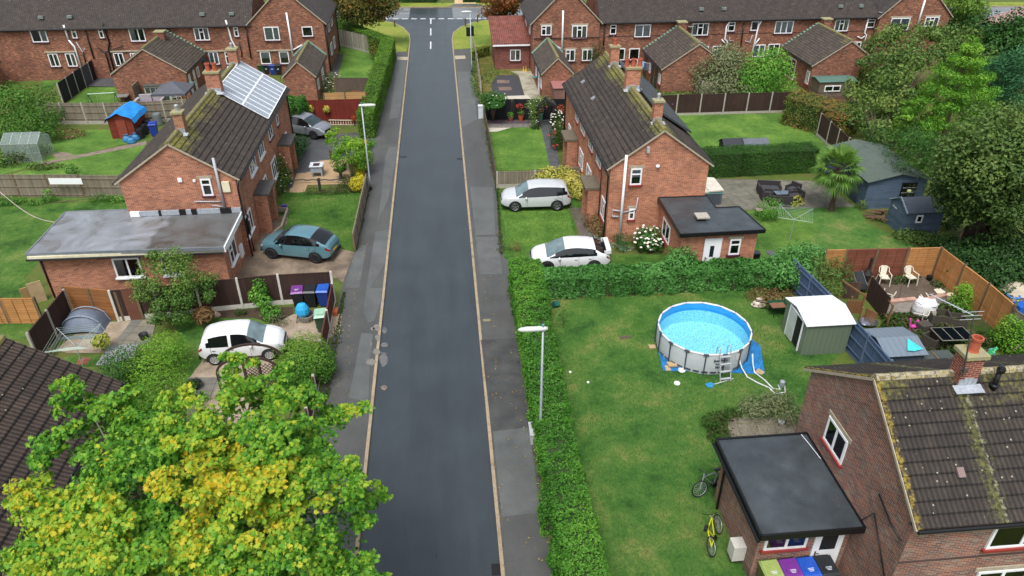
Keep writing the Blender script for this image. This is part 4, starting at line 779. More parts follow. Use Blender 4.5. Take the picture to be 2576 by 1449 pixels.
# ================================================================ fences
def fence(name,label,pts,h,pm,postm=GRAVB,bay=1.85,grav=0,rails=0,group=None,th=.045,pw=.11,posth=.06,mats=None,cat='fence',side=1):
    root=thing(name,label,cat,(pts[0][0],pts[0][1],0),group); bi=0
    for i in range(len(pts)-1):
        a=Vector((pts[i][0],pts[i][1],0));b=Vector((pts[i+1][0],pts[i+1][1],0)); Ln=(b-a).length; n=max(1,round(Ln/bay)); d=(b-a)/Ln; nn=Vector((-d.y,d.x,0))*side; ang=math.atan2(d.y,d.x)
        for j in range(n+1):
            if j==0 and i>0: continue
            if posth is not None:
                p=a+d*(Ln*j/n); m=MB(); m.obox((p.x,p.y,(h+posth)/2),(pw,pw,h+posth),ang); m.obox((p.x,p.y,h+posth+.02),(pw*.7,pw*.7,.04),ang); m.build('post',postm,root)
        for j in range(n):
            p=a+d*(Ln*(j+.5)/n); w=Ln/n-pw-.01; m=MB(); r=rng.uniform(-.02,.02)
            m.obox((p.x,p.y,grav+(h-grav)/2+r+.01),(w,th,h-grav),ang)
            for q in range(rails): z=grav+(h-grav)*(.12+.76*q/max(1,rails-1)); c=p-nn*(th/2+.02); m.obox((c.x,c.y,z+r),(w,.04,.07),ang)
            if rails==-1:
                for q in (-.48,-.17,.17,.48): c=p-nn*(th/2+.015)+d*(w*q); m.obox((c.x,c.y,grav+(h-grav)/2),(.045,.03,h-grav),ang)
            m.obox((p.x,p.y,h+r+.03),(w,.07,.03),ang)
            m.build('panel',mats[bi%len(mats)] if mats else pm,root); bi+=1
            if grav: m=MB(); m.obox((p.x,p.y,grav/2),(w,.05,grav-.01),ang); m.build('gravel_board',postm,root)
    return root
V2=lambda x,y,z=0: A2('V',x,y,z)
fence('garden_fence','low silvery board fence between the front lawn and the left pavement, beside the lamp post',[V2(893,632),V2(925,477)],1.15,WOODG,WPOST,1.9,rails=2,posth=-.02)
fence('garden_fence','dark brown panel fence with white concrete posts between the driveway and the bin corner',[V2(300,808),(-8.9,A2('V',700,771)[1]+.2),(-6.25,A2('V',855,760)[1]+.1)],1.75,WOODDK,P_('white concrete post','c3c0b6',.8),2.0,grav=.28)
fence('garden_fence','reddish brown low fence running along the left pavement down to the sycamore',[(-6.25,A2('V',855,760)[1]),(-6.2,25.2),(-6.22,15.0)],1.15,boards('red brown boards','54302a','5f3830',.12),P_('white concrete post','c3c0b6',.8),2.2,grav=.18,posth=.05)
fence('garden_fence','dark brown fence beside the small grey tent at the far left',[V2(69,840,1.7),V2(160,731,1.7)],1.7,WOODDK,GRAVB,1.9,grav=.2)
g=fence('timber_gate','honey coloured board double gate behind the small grey tent',[V2(185,795),V2(310,806)],1.75,boards('honey boards','8d5c34','9c6a40',.2,'h'),WPOST,1.55,cat='gate',posth=0)
fence('timber_gate','plain reddish brown gate leaf right of the honey coloured gate',[V2(313,806),V2(362,803)],1.75,P_('brown ply','66402e',.7),WPOST,1.4,cat='gate',posth=-.05)
fence('garden_fence','short orange lap panel at the left edge above the brown roof corner',[V2(-22,814),V2(25,813),V2(110,812)],1.45,WOODOR,WPOST,1.9,rails=-1)
f=fence('garden_fence','weathered grey garden fence with a chipboard patch and a white sheet',[V2(-60,494),V2(52,495),V2(132,495),V2(215,496),V2(318,497)],1.55,WOODG,WPOST,6,rails=3)
a=A('V',48,490,0);b=A('V',128,492,0); m=MB(); m.bar((a.x,a.y-.1,.95),(b.x,b.y-.1,.95),.03,1.15); m.build('chipboard_sheet',OSB,f)
a=A('e',490,335,1.6);b=A('e',820,335,1.6); m=MB(); m.bar((a.x,a.y-.1,1.38),(b.x,b.y-.1,1.38),.02,.42); m.build('white_sheet',WHITE,f)
fence('garden_fence','silvered timber fence with concrete posts behind the blue-tarped shed',[V2(112,312),V2(275,312),V2(420,306),V2(520,300)],1.75,WOODG,GRAVB,2.0,grav=.3,rails=3)
fence('garden_fence','black and grey painted panel fence between the terrace back yards',[V2(160,261),V2(251,193)],1.8,WOODGY,GRAVB,1.85,grav=0,mats=[boards('black panels','24272b','2b2e33',.3)]*3+[WOODGY])
fence('garden_fence','weathered fence beside the green rabbit hutch',[V2(345,266),V2(380,226)],1.7,WOODG,WPOST,1.9,rails=3)
fence('garden_fence','pale grey boarded fence under the hedge by the road-end grass',[V2(838,110),V2(945,137)],1.75,boards('pale grey boards','8f8a7e','9c978b',.3),GRAVB,1.9,grav=.25)
fence('garden_fence','brown reed screen fence at the end of the striped lawn',[V2(847,246),V2(937,246)],1.8,boards('reed screen','5d5148','6b5e52',.03),None if 0 else WPOST,2.2,posth=0)
yr=A2('p',2380,795)[1]; xl=A('p',1320,452,2.1).x
rf=fence('garden_fence','tall red painted fence behind the silver car with flower baskets',[(xl-.1,yr),(A2('p',2380,795)[0],yr)],2.05,WOODRD,None or WOODRD,20,posth=0)
fence('garden_fence','lower red fence panel beyond the corner of the solar roof',[(xl-2.8,yr+.3),(xl-.2,yr+.3)],1.55,WOODRD,GRAVB,2.6)
a=A('p',1580,445,2.0);b=A('p',2300,450,2.0); fence('garden_fence','new pale timber rail fence just behind the tall red fence',[(a.x,yr+.9),(b.x,yr+.9)],2.35,boards('new timber','b98f5c','c49c69',.3,'h'),WPOST,1.9,posth=0)
fence('garden_fence','black fence with hanging baskets behind the laurel tree',[V2(1223,301),V2(1421,301)],1.75,WOODBK,WOODBK,1.9,posth=0)
fence('garden_fence','low dark picket fence between the right pavement and the front lawn',[V2(1212,272),V2(1231,365),V2(1249,470)],.95,boards('dark pickets','2e2c2e','57544e',.14),WPOST,1.6,posth=.02)
fence('garden_fence','low old board fence behind the pale yellow shrubs',[V2(1251,473),V2(1345,470),V2(1462,460)],1.15,WOODG,GRAVB,1.9,grav=.3)
fence('garden_fence','dark brown fence with concrete posts at the back of the bright lawn',[V2(1640,292),V2(1992,282),V2(2078,362),V2(2200,478)],1.75,WOODDK,GRAVB,1.9,grav=.22)
fence('garden_fence','short weathered fence with concrete posts in front of the tall grey-green shrub',[V2(1733,222),V2(1762,250),V2(1796,251)],1.6,WOODG,GRAVB,1.7,grav=.2)
fence('garden_fence','orange and red lap panel fence behind the white plastic chairs',[V2(2060,700),V2(2112,699),V2(2188,697),V2(2264,695),V2(2343,693)],1.75,WOODOR,WPOST,3,rails=-1,mats=[WOODOR,WOODBR,WOODBR,WOODOR])
fence('garden_fence','orange lap panel fence running down the right side of the cluttered yard',[V2(2346,696),V2(2400,740),V2(2460,789),V2(2520,845)],1.75,WOODOR,WPOST,3,rails=-1)
pb=[V2(2000,655,1.7),V2(2088,742,1.7),V2(2187,845,1.7),V2(2243,909,1.7),V2(2290,960,1.7)]
fence('garden_fence','blue stained fence between the green metal shed and the cluttered yard',pb,1.7,WOODBL,P_('blue post','5d6d88',.8),2.2,rails=3,grav=.15)
fence('garden_fence','dark overgrown fence under the big trees at the right',[V2(2400,640),V2(2480,600),V2(2640,720)],1.6,WOODDK,WPOST,1.9)
fence('garden_fence','dark slatted fence behind the two lime conifers at the right edge',[V2(2525,850),V2(2600,900)],1.6,WOODG,WPOST,1.9)
fence('red_gate','open red metal driveway gate near the left lamp post',[V2(936,338),V2(941,318)],1.25,P_('red metal','7a2a22',.5),P_('red metal','7a2a22',.5),1.2,cat='gate')
# front low wire fence in B's road side, verge side fence
fence('garden_fence','leaning grey fence strip between the right pavement and the overgrown plot',[V2(1190,120),V2(1200,165),V2(1210,236)],1.1,WOODG,GRAVB,1.9)
# ================================================================ cars
def catmull(pts,t):
    xs=[p[0] for p in pts]; 
    for i in range(len(pts)-1):
        if t<=xs[i+1] or i==len(pts)-2:
            u=(t-xs[i])/(xs[i+1]-xs[i]); u=min(max(u,0),1); y0=pts[max(i-1,0)];y1=pts[i];y2=pts[i+1];y3=pts[min(i+2,len(pts)-1)]
            m1=(y2[1]-y0[1])/max(1e-6,(y2[0]-y0[0]))*(y2[0]-y1[0])*.6; m2=(y3[1]-y1[1])/max(1e-6,(y3[0]-y1[0]))*(y2[0]-y1[0])*.6
            h=u*u*(3-2*u); return y1[1]*(1-h)+y2[1]*h+m1*(u**3-2*u*u+u)+m2*(u**3-u*u)
TYRE=P_('tyre','17181a',.8,var=.1); BTRIM=P_('black trim','15161a',.45,var=.1); CGL=P_('car glass dark','0d1114',.06,var=.1,spec=.9); CGW=P_('windscreen glass','66797c',.06,var=.25,scale=2,spec=.9)
LAMPR=P_('tail lamp red','7d1018',.2); LAMPC=P_('headlamp','c4ccd0',.12,.2)
def car(label,paint,L,Wd,H,roof,belt,wb,fo,wins,ws,rw,rimc,lower=None,group='parked cars',tum=.17,name='parked_car',r=.32,spoke=5,roofm=None,bp=0):
    """t=0 rear, 1 front; x forward"""
    root=thing(name,label,'car',(0,0,0),group); n=58; T=[i/(n-1) for i in range(n)]; J=11; G=[]
    for t in T:
        e=1-abs(2*t-1)**6*(.34 if t>.5 else .2)-abs(2*t-1)**3*.05; w=Wd/2*e; zr=catmull(roof,t)*H; zb=min(catmull(belt,t)*H,zr); zs=.22+.12*abs(2*t-1)**12
        cab=max(0,zr-zb); wb_=w*.955; wr=wb_-cab*tum*1.55-.03*(cab>0.03)
        if cab<.06: wr=wb_-.09
        sec=[(0,zs),(w*.86,zs),(w*.965,zs+.1),(w,zs+(zb-zs)*.48),(w*.992,zs+(zb-zs)*.8),(wb_,zb),(wb_*.5+wr*.5,zb+(zr-zb)*.5),(wr,zb+max(0,(zr-zb)-.05)*1.0),(wr*.86,zr-.008),(wr*.45,zr+.02),(0,zr+.028)]
        x=(t-.5)*L; rake=.0
        G.append([(x,y,z) for y,z in sec])
    cls={}
    wmin,wmax=min(a for a,b in wins),max(b for a,b in wins)
    for i in range(n-1):
        t=(T[i]+T[i+1])/2; zr=catmull(roof,t)*H; zb=catmull(belt,t)*H
        for j in range(J-1):
            k='body'
            if j<2: k='sill'
            elif j in (5,6) and zr-zb>.07 and (any(a<=t<=b for a,b in wins) or wmax<t<ws[1]-.03 and j==5 and zr-zb>.13 or t>wmax and t<wmax+.03 and zr-zb>.13 or bp and wmin<=t<=wmax or wmin-.03<t<wmin and j==5): k='side'
            elif j>=7 and ws[0]<=t<=ws[1] : k='ws'
            elif j in (5,6) and ws[0]<=t<=ws[1] and zr-zb>.1 and t>max(b for a,b in wins): k='body'
            elif j>=7 and rw[0]<=t<=rw[1]: k='rw'
            elif j==4 and t>.955: k='hl'
            elif j in (3,4) and .925<t<.975 and j==4: k='hl'
            elif j in (4,) and t<.06: k='tl'
            elif j>=7 and roofm and ws[0]>t>rw[1]: k='roof'
            for s in (1,-1): cls.setdefault((k,s) if k in('side','hl','tl') else (k,0),[]).append([tuple((p[0],p[1]*s,p[2])) for p in ((G[i][j],G[i+1][j],G[i+1][j+1],G[i][j+1]) if s==-1 else (G[i][j+1],G[i+1][j+1],G[i+1][j],G[i][j]))])
    nm={'body':('body',paint),'sill':('sill',lower or BTRIM),'side':('side_window',CGL),'ws':('windscreen',CGW if paint in (PW,PS) else P_('windscreen dark','2c3a3e',.06,var=.3,scale=2,spec=.9)),'rw':('rear_window',CGL),'hl':('headlight',LAMPC),'tl':('tail_light',LAMPR),'roof':('roof',roofm)}
    body=None
    for (k,s),fs in cls.items():
        idx={};vs=[];ff=[]
        for f in fs:
            q=[]
            for p in f:
                kk=tuple(round(c,4) for c in p)
                if kk not in idx: idx[kk]=len(vs); vs.append(p)
                if idx[kk] not in q: q.append(idx[kk])
            if len(q)>2: ff.append(tuple(q))
        m=MB(); m.add(vs,ff); 
        if k=='body':
            for e,t in ((0,T[0]),(n-1,T[-1])):
                lo=[G[e][j] for j in range(J)]; pl=lo+[(p[0],-p[1],p[2]) for p in lo[::-1][1:-1]]; m.add(pl if e else pl[::-1],[tuple(range(len(pl)))])
        o=m.build(nm[k][0],nm[k][1],root,smooth=True)
        if k=='body': body=o
    xf=L/2-fo; xr=xf-wb; tw=Wd/2
    RM=P_('rim '+rimc,rimc,.3,.6)
    for x in (xf,xr):
        for s in (1,-1):
            a=MB(); 
            pts=[(x+math.cos(q)*(r+.06),s*(tw-.028+.0),r+math.sin(q)*(r+.06)) for q in [math.pi*i/12 for i in range(13)]]
            o_=len(a.v); a.v+=[(p[0],p[1]+s*.022,p[2]) for p in pts]+[(x-r-.06,s*(tw-.006),.2),(x+r+.06,s*(tw-.006),.2)]; a.face(*(range(15) if s<0 else range(14,-1,-1))); a.build('wheel_arch',BTRIM,root)
            w=MB(); pr=[(r*.62,0),(r*.93,0),(r,.03),(r,.17),(r*.93,.2),(r*.62,.2)]; k=20; 
            for rr,yy in pr:
                for q in range(k): aa=2*math.pi*q/k; w.v.append((x+rr*math.cos(aa),s*(tw+.012-yy),r+rr*math.sin(aa)))
            for i in range(len(pr)-1):
                for q in range(k): w.face(i*k+q,i*k+(q+1)%k,(i+1)*k+(q+1)%k,(i+1)*k+q)
            wo=w.build('wheel',TYRE,root,smooth=True); m=MB(); yd=s*(tw-.005)
            m.add([(x+r*.66*math.cos(2*math.pi*q/20),s*(tw-.045),r+r*.66*math.sin(2*math.pi*q/20)) for q in range(20)],[tuple(range(20)) if s<0 else tuple(range(19,-1,-1))]); m.build('hub_back',BTRIM,wo)
            m=MB()
            for q in range(spoke):
                aa=2*math.pi*q/spoke+.3; m.bar((x,yd-s*.01,r),(x+r*.64*math.cos(aa),yd-s*.01,r+r*.64*math.sin(aa)),.03,.075)
            m.tube([(x+r*.63*math.cos(2*math.pi*q/20),yd,r+r*.63*math.sin(2*math.pi*q/20)) for q in range(21)],.022,5,cap=False); m.build('rim',RM,wo)
    def sec_at(t): i=min(n-1,max(0,int(t*(n-1)))); return G[i]
    for s in (1,-1):
        t=ws[0]+.035; g=sec_at(max(b for a,b in wins)-.03); m=MB(); m.lathe((g[5][0],s*(g[5][1]+.09),g[5][2]-.02),[(.001,-.06),(.085,-.05),(.1,.03),(.06,.09),(.001,.1)],10,.75,1.1); m.build('mirror',paint if rimc!='cfd3d6' else BTRIM,root,smooth=True)
        m=MB()
        dl=[ (wins[0][0]+.035),(wins[0][1]+wins[min(1,len(wins)-1)][0])/2,max(b for a,b in wins)-.045]
        for t in dl:
            g=sec_at(t)
            for j in range(2,5): m.bar((g[j][0],s*(g[j][1]+.001),g[j][2]),(g[j+1][0],s*(g[j+1][1]+.001),g[j+1][2]),.012,.008)
        m.build('door_gap',BTRIM,body)
        for t in dl[:-1][-2:]:
            g=sec_at(t+.035); m=MB(); m.obox((g[4][0],s*(g[4][1]+.012),g[4][2]-.0),(.16,.03,.03)); m.build('door_handle',P_('handle','8c9195',.3,.5),body)
    g=sec_at(.02); m=MB(); m.obox((-L/2-.012,0,.62),(.015,.5,.11)); m.build('number_plate',P_('plate yellow','c9a43c',.5),root)
    m=MB(); m.obox((L/2+.006,0,.45),(.02,.52,.11)); m.build('number_plate',WHITE,root)
    m=MB(); m.obox((L/2-.01,0,.62),(.05,Wd*.5,.14)); m.obox((L/2-.03,0,.33),(.08,Wd*.62,.12)); m.build('grille',BTRIM,root)
    m=MB(); m.obox((-L/2+.0,0,.36),(.06,Wd*.8,.2)); m.build('rear_bumper',BTRIM,root)
    return root,xf,xr,Wd/2
def place(c,F_,R_,side):
    """put near-side wheels on the ground points; side=+1 left wheels, -1 right wheels"""
    root,xf,xr,tw=c; F_=Vector((F_[0],F_[1],0));R_=Vector((R_[0],R_[1],0)); d=(F_-R_).normalized(); ang=math.atan2(d.y,d.x); left=Vector((-d.y,d.x,0)); mid=(F_+R_)/2; ctr=mid-d*((xf+xr)/2)-left*(side*tw); root.location=(ctr.x,ctr.y,0.03); root.rotation_euler=(0,0,ang)
PW=P_('white car paint','d8dadb',.25,var=.02,coat=.6); PS=P_('silver car paint','c6cacc',.25,.15,var=.03,coat=.6); PSG=P_('silver grey car paint','8f949c',.25,.4,var=.03,coat=.6); PB=P_('teal blue car paint','5f8a96',.22,.35,var=.04,coat=.7)
c=car('metallic teal blue coupe-style crossover on the left driveway',PB,4.36,1.82,1.60,[(0,.54),(.012,.62),(.03,.70),(.08,.76),(.14,.86),(.25,.955),(.42,1.0),(.55,.985),(.63,.92),(.75,.69),(.78,.66),(.92,.58),(.985,.50),(1,.40)],[(0,.52),(.05,.62),(.15,.67),(.3,.65),(.6,.62),(.75,.60),(.92,.54),(1,.38)],2.67,.84,[(.15,.27),(.29,.47),(.49,.68)],(.60,.765),(.06,.25),'3a3d42',r=.34,bp=1)
place(c,A2('V',684,652),A2('V',796,664),1)
c=car('silvery white compact crossover parked nose-left on the right front grass',PS,4.45,1.84,1.62,[(0,.50),(.012,.60),(.03,.70),(.06,.88),(.10,.945),(.25,.985),(.45,1.0),(.58,.96),(.66,.86),(.77,.655),(.8,.64),(.93,.57),(.985,.47),(1,.38)],[(0,.50),(.05,.64),(.2,.625),(.5,.60),(.75,.585),(.93,.53),(1,.37)],2.69,.86,[(.09,.19),(.21,.43),(.45,.68)],(.615,.79),(.0,.055),'8a8d90',r=.35,bp=1)
place(c,A2('V',1297,534),A2('V',1400,531),1)
c=car('white sporty hatchback with a tall rear wing behind the leafy hedge',PW,4.39,1.86,1.45,[(0,.50),(.015,.62),(.04,.70),(.10,.76),(.20,.92),(.32,.98),(.45,1.0),(.56,.97),(.65,.87),(.78,.66),(.81,.64),(.94,.54),(.985,.45),(1,.36)],[(0,.48),(.06,.64),(.2,.66),(.5,.625),(.75,.59),(.93,.50),(1,.35)],2.6,.88,[(.20,.40),(.42,.68)],(.585,.80),(.05,.19),'2a2b2d',r=.34,bp=1)
civ=c; place(c,A2('V',1383,686),A2('V',1487,684),1)
m=MB(); m.obox((-2.08,0,1.22),(.26,1.5,.035),0,0,.05)
for s in (1,-1): m.obox((-2.02,s*.74,1.12),(.36,.05,.22),0,0,.15)
m.build('rear_wing',PW,c[0]); 
m=MB(); m.obox((-1.94,0,1.19),(.05,1.4,.02)); m.build('wing_slot',BTRIM,c[0])
c=car('small white rounded city hatchback behind the wooden arch',PW,3.78,1.67,1.52,[(0,.48),(.012,.60),(.03,.70),(.07,.84),(.13,.92),(.28,.985),(.45,1.0),(.56,.965),(.64,.86),(.76,.665),(.79,.65),(.92,.56),(.985,.44),(1,.36)],[(0,.48),(.05,.60),(.2,.62),(.5,.61),(.74,.60),(.92,.51),(1,.35)],2.43,.68,[(.14,.36),(.40,.67)],(.60,.78),(.015,.06),'c9cdd0',lower=PW,r=.30,spoke=7)
place(c,A2('V',672,908),A2('V',553,919),-1)
c=car('silver grey people carrier poking out behind the solar-roofed house',PSG,4.21,1.82,1.60,[(0,.50),(.012,.62),(.03,.72),(.07,.90),(.12,.95),(.28,.99),(.45,1.0),(.57,.95),(.66,.83),(.77,.655),(.8,.64),(.93,.57),(.985,.47),(1,.38)],[(0,.50),(.05,.62),(.2,.62),(.5,.60),(.75,.585),(.93,.53),(1,.37)],2.60,.85,[(.10,.2),(.22,.43),(.45,.68)],(.605,.79),(.0,.055),'5a5d60',r=.34,roofm=PSG,bp=1)
place(c,A2('V',806,354),A2('V',705,338),-1)
PRD=P_('dark red car paint','6d1216',.3,var=.05,coat=.5)
c=car('dark red car at the top edge beyond the main road, right of the road-end tree',PRD,4.1,1.75,1.45,[(0,.50),(.012,.62),(.03,.72),(.07,.88),(.12,.95),(.28,.99),(.45,1.0),(.57,.95),(.66,.83),(.77,.655),(.8,.64),(.93,.57),(.985,.47),(1,.38)],[(0,.50),(.05,.62),(.2,.62),(.5,.60),(.75,.585),(.93,.53),(1,.37)],2.50,.8,[(.1,.42),(.45,.68)],(.605,.79),(.0,.055),'5a5d60')
c[0].location=(11.0,yn(11)+11.5,.03); c[0].rotation_euler=(0,0,math.pi/2)
# ================================================================ lamp posts
def lamp(label,base,d,h=5.85,dark=True):
    x,y=base; r=thing('street_lamp',label,'street lamp',(x,y,0),'street lamps'); m=MB(); m.tube([(x,y,.0),(x,y,1.1),(x,y,1.15),(x,y,h)],[.075,.075,.052,.042],12); m.build('post',P_('galvanised','9aa3a8',.45,.4,var=.1),r,smooth=True)
    m=MB(); m.tube([(x,y,.0),(x,y,.28)],.089,12); m.build('base_sleeve',BLACK,r)
    m=MB(); a=Vector((x-d*.12,y,h+.02)); prof=[(-.05,.05),(.05,.085),(.3,.1),(.7,.105),(.92,.08),(1.02,.02)]
    m.tube([(a.x+d*p,y,h+.05) for p,q in prof],[q for p,q in prof],10); o=m.build('lamp_head',P_('lamp housing','c3c8c4',.45,var=.08),r,smooth=True)
    m=MB(); m.lathe((x,y,h+.1),[(.045,0),(.045,.13),(.001,.15)],10); m.build('photocell',P_('photocell','5f8a94',.4),o); return r
p=A2('V',1366,829,5.85); lamp('street lamp standing in the long right-hand hedge',p,-1.0)
lamp('street lamp at the left pavement beside the lime tree',V2(933,478),1.0); lamp('farthest street lamp near the junction grass on the right',V2(1187,184),-1.0)
# ================================================================ wheelie bins
def bin_(label,col,lidcol,loc,rz=0,group='wheelie bins',num=None,mark=None):
    r=thing('wheelie_bin',label,'wheelie bin',(0,0,0),group); B=P_('bin '+col,col,.45,var=.1,scale=8); Ld=P_('bin '+lidcol,lidcol,.4,var=.1,scale=8)
    m=MB(); a=[(-.22,-.2,.06),(.22,-.2,.06),(.22,.26,.06),(-.22,.26,.06)]; b=[(-.29,-.33,.98),(.29,-.33,.98),(.29,.33,1.02),(-.29,.33,1.02)]; m.add(a+b,[(3,2,1,0),(4,5,6,7),(0,1,5,4),(1,2,6,5),(2,3,7,6),(3,0,4,7)]); m.box(-.3,.3,-.345,-.33,.9,.99); m.build('body',B,r)
    m=MB(); m.add([(-.31,-.38,.99),(.31,-.38,.99),(.31,.36,1.03),(-.31,.36,1.03),(-.27,-.3,1.05),(.27,-.3,1.05),(.27,.3,1.11),(-.27,.3,1.11)],[(3,2,1,0),(4,5,6,7),(0,1,5,4),(1,2,6,5),(2,3,7,6),(3,0,4,7)]); m.box(-.2,.2,-.2,.2,1.08,1.1); lo=m.build('lid',Ld,r)
    for s in (-1,1): m=MB(); m.tube([(s*.27,.26,.1),(s*.32,.26,.1)],.1,12); m.build('wheel',TYRE,r)
    m=MB(); m.tube([(-.27,.4,1.0),(.27,.4,1.0)],.02,6); m.bar((-.25,.3,.98),(-.25,.4,1.0),.03); m.bar((.25,.3,.98),(.25,.4,1.0),.03); m.build('handle',B,r)
    if mark: m=MB(); [m.box(-.1+.01*i,.1-.02*i,-.12-.05*i,-.1-.05*i,1.102,1.106) for i in range(3)]; m.build('emblem',P_('mark white','c9ccd4',.6),lo)
    if num: text(num,.2,P_('mark white','c9ccd4',.6),r,Vector((0,-.29,.62)),(R(84),0,0))
    r.location=(loc[0],loc[1],.02); r.rotation_euler=(0,0,rz); return r
def text(s,size,mat,parent,loc,rot,name='lettering',align='CENTER'):
    cu=bpy.data.curves.new(name,'FONT'); cu.body=s; cu.size=size; cu.align_x=align; cu.align_y='CENTER'; cu.extrude=.003; cu.offset=.004
    o=bpy.data.objects.new(name,cu); COL.objects.link(o); dg=bpy.context.evaluated_depsgraph_get(); me=bpy.data.meshes.new_from_object(o.evaluated_get(dg)); bpy.data.objects.remove(o)
    me.materials.clear(); me.materials.append(mat); n=bpy.data.objects.new(name,me); COL.objects.link(n); n.parent=parent; off=Vector(OFF.get(parent.name,(0,0,0))) if parent else Vector(); n.location=Vector(loc)-off; n.rotation_euler=rot; return n
bb=V2(785,777); yb_=bb[1]+.3
bin_('black bin with a purple lid in the fenced bin corner','1d2026','6d3a80',(-8.0,yb_),R(4),'bins in the fenced corner',mark=1)
bin_('black bin with a patterned sticker between the purple and blue bins','1f2226','24282c',(-7.36,yb_),R(-3),'bins in the fenced corner')
bin_('blue bin at the corner of the dark brown fence','1d3a86','2a5ab0',(-6.72,yb_),R(-4),'bins in the fenced corner')
bin_('dark green bin with a pale mint lid standing alone on the concrete','33503a','8fb49a',(V2(812,836)[0],V2(812,836)[1]+.15),R(5),'bins in the fenced corner')
gy=14.15
for x,lab,c1,c2 in ((V2(1932,1410,1.05)[0],'olive green bin with a pale green lid, leftmost of four under the kitchen window','4f5c2c','8fa05a'),(V2(1978,1405,1.05)[0],'black bin with a bright purple lid under the near kitchen window','1d2026','6b2f84'),(V2(2024,1405,1.05)[0],'black bin with a royal blue lid beside the purple-lidded bin','1b2a4a','1f4fae'),(V2(2070,1405,1.05)[0],'all black bin next to the near white back door','1e2124','26292c')): bin_(lab,c1,c2,(x,gy),R(3),'bins by the near white back door',mark=1)
for i,(u,lab,c1,c2,nm) in enumerate(((62,'green bin half hidden at the far terrace wall','2a4a2c','3a5a3c',None),(115,'black bin with purple lid and white number 39 at the far terrace wall','1d2026','4a3450','39'),(175,'blue bin with white number 30 at the far terrace wall','1f3a86','2a4a9a','30'),(232,'black bin with white number 30 at the far terrace wall','1d2026','26292c','30'))): p=A('b',u,756,0); bin_(lab,c1,c2,(p.x,p.y+.2),0,'bins at the far terrace wall',num=nm)
bin_('black bin with a purple lid behind the moss-roofed pair','1d2026','7a4a8c',V2(1688,287),R(20),'bins by the dark fences')
# ================================================================ pool
PX,PY,PR=11.56,27.22,2.13
r=thing('swimming_pool','round above-ground steel frame pool full of bright blue water on the big lawn','pool',(PX,PY,0)); NP=16; an=[2*math.pi*i/NP+.12 for i in range(NP)]; H_=1.12
LINER=P_('pool wall grey','b9bfc2',.5,var=.04); DKG=P_('pool dark grey','3d4652',.5)
m=MB(); k=72
for i in range(k):
    a0=2*math.pi*i/k;a1=2*math.pi*(i+1)/k; f=lambda a,z:(PX+(PR+.03*math.sin(z/H_*3.14))*math.cos(a),PY+(PR+.03*math.sin(z/H_*3.14))*math.sin(a),z)
    for z0,z1 in ((.02,.4),(.4,.75),(.75,H_-.04)): m.add([f(a0,z0),f(a1,z0),f(a1,z1),f(a0,z1)],[(0,1,2,3)])
m.build('pool_wall',LINER,r,smooth=True)
m=MB()
for i in range(k):
    a0=2*math.pi*i/k;a1=2*math.pi*(i+1)/k; g=lambda a,q,z:(PX+q*math.cos(a),PY+q*math.sin(a),z); m.add([g(a0,PR-.05,H_-.03),g(a1,PR-.05,H_-.03),g(a1,PR-.07,.72),g(a0,PR-.07,.72)],[(3,2,1,0)])
m.build('liner_band',P_('liner blue','2b8fd0',.4,var=.12,scale=12),r)
t=NT('liner floor',.4,0,.3); vo=t.new('ShaderNodeTexVoronoi',feature='DISTANCE_TO_EDGE'); vo.inputs['Scale'].default_value=8; mp=t.new('ShaderNodeMapping'); t.l.new(t.coord(),vo.inputs['Vector']); t.color(t.ramp(vo.outputs['Distance'],[(.0,'bce6f2'),(.12,'98d6ea'),(.28,'80cae4')])) 
m=MB(); m.add([(PX+(PR-.07)*math.cos(2*math.pi*i/k),PY+(PR-.07)*math.sin(2*math.pi*i/k),.05) for i in range(k)],[tuple(range(k))])
for i in range(k):
    a0=2*math.pi*i/k;a1=2*math.pi*(i+1)/k; m.add([g(a0,PR-.07,.72),g(a1,PR-.07,.72),g(a1,PR-.07,.05),g(a0,PR-.07,.05)],[(3,2,1,0)])
m.build('liner',t.m,r)
wt=NT('pool water',.02); gl=wt.new('ShaderNodeBsdfGlossy'); gl.inputs['Roughness'].default_value=.02; tr=wt.new('ShaderNodeBsdfTransparent'); tr.inputs['Color'].default_value=(.78,.95,.98,1); fr_=wt.new('ShaderNodeFresnel'); fr_.inputs['IOR'].default_value=1.33; mx=wt.new('ShaderNodeMixShader'); bp=wt.new('ShaderNodeBump'); bp.inputs['Strength'].default_value=.25; wt.l.new(wt.noise(4,2),bp.inputs['Height']); wt.l.new(bp.outputs[0],gl.inputs['Normal']); wt.l.new(fr_.outputs[0],mx.inputs[0]); wt.l.new(tr.outputs[0],mx.inputs[1]); wt.l.new(gl.outputs[0],mx.inputs[2]); wt.l.new(mx.outputs[0],wt.n['Material Output'].inputs['Surface'])
m=MB(); m.add([(PX+(PR-.06)*math.cos(2*math.pi*i/k),PY+(PR-.06)*math.sin(2*math.pi*i/k),.86) for i in range(k)],[tuple(range(k))]); m.build('water',wt.m,r)
m=MB()
for i in range(NP):
    a,b=an[i],an[(i+1)%NP]; p=Vector((PX+(PR+.02)*math.cos(a),PY+(PR+.02)*math.sin(a),H_));q_=Vector((PX+(PR+.02)*math.cos(b),PY+(PR+.02)*math.sin(b),H_)); m.tube([p,q_],.045,8)
m.build('rim',P_('rim white','d4d6d8',.4),r)
for a in an:
    p=Vector((PX+(PR+.03)*math.cos(a),PY+(PR+.03)*math.sin(a),H_)); m=MB(); tdir=Vector((-math.sin(a),math.cos(a),0)); m.tube([p-tdir*.12,p+tdir*.12],.052,8); m.build('joint',DKG,r)
    m=MB(); p=Vector((PX+(PR+.06)*math.cos(a),PY+(PR+.06)*math.sin(a),0)); m.tube([p,p+Vector((0,0,H_-.03))],.03,8); m.build('leg',DKG,r)
m=MB()
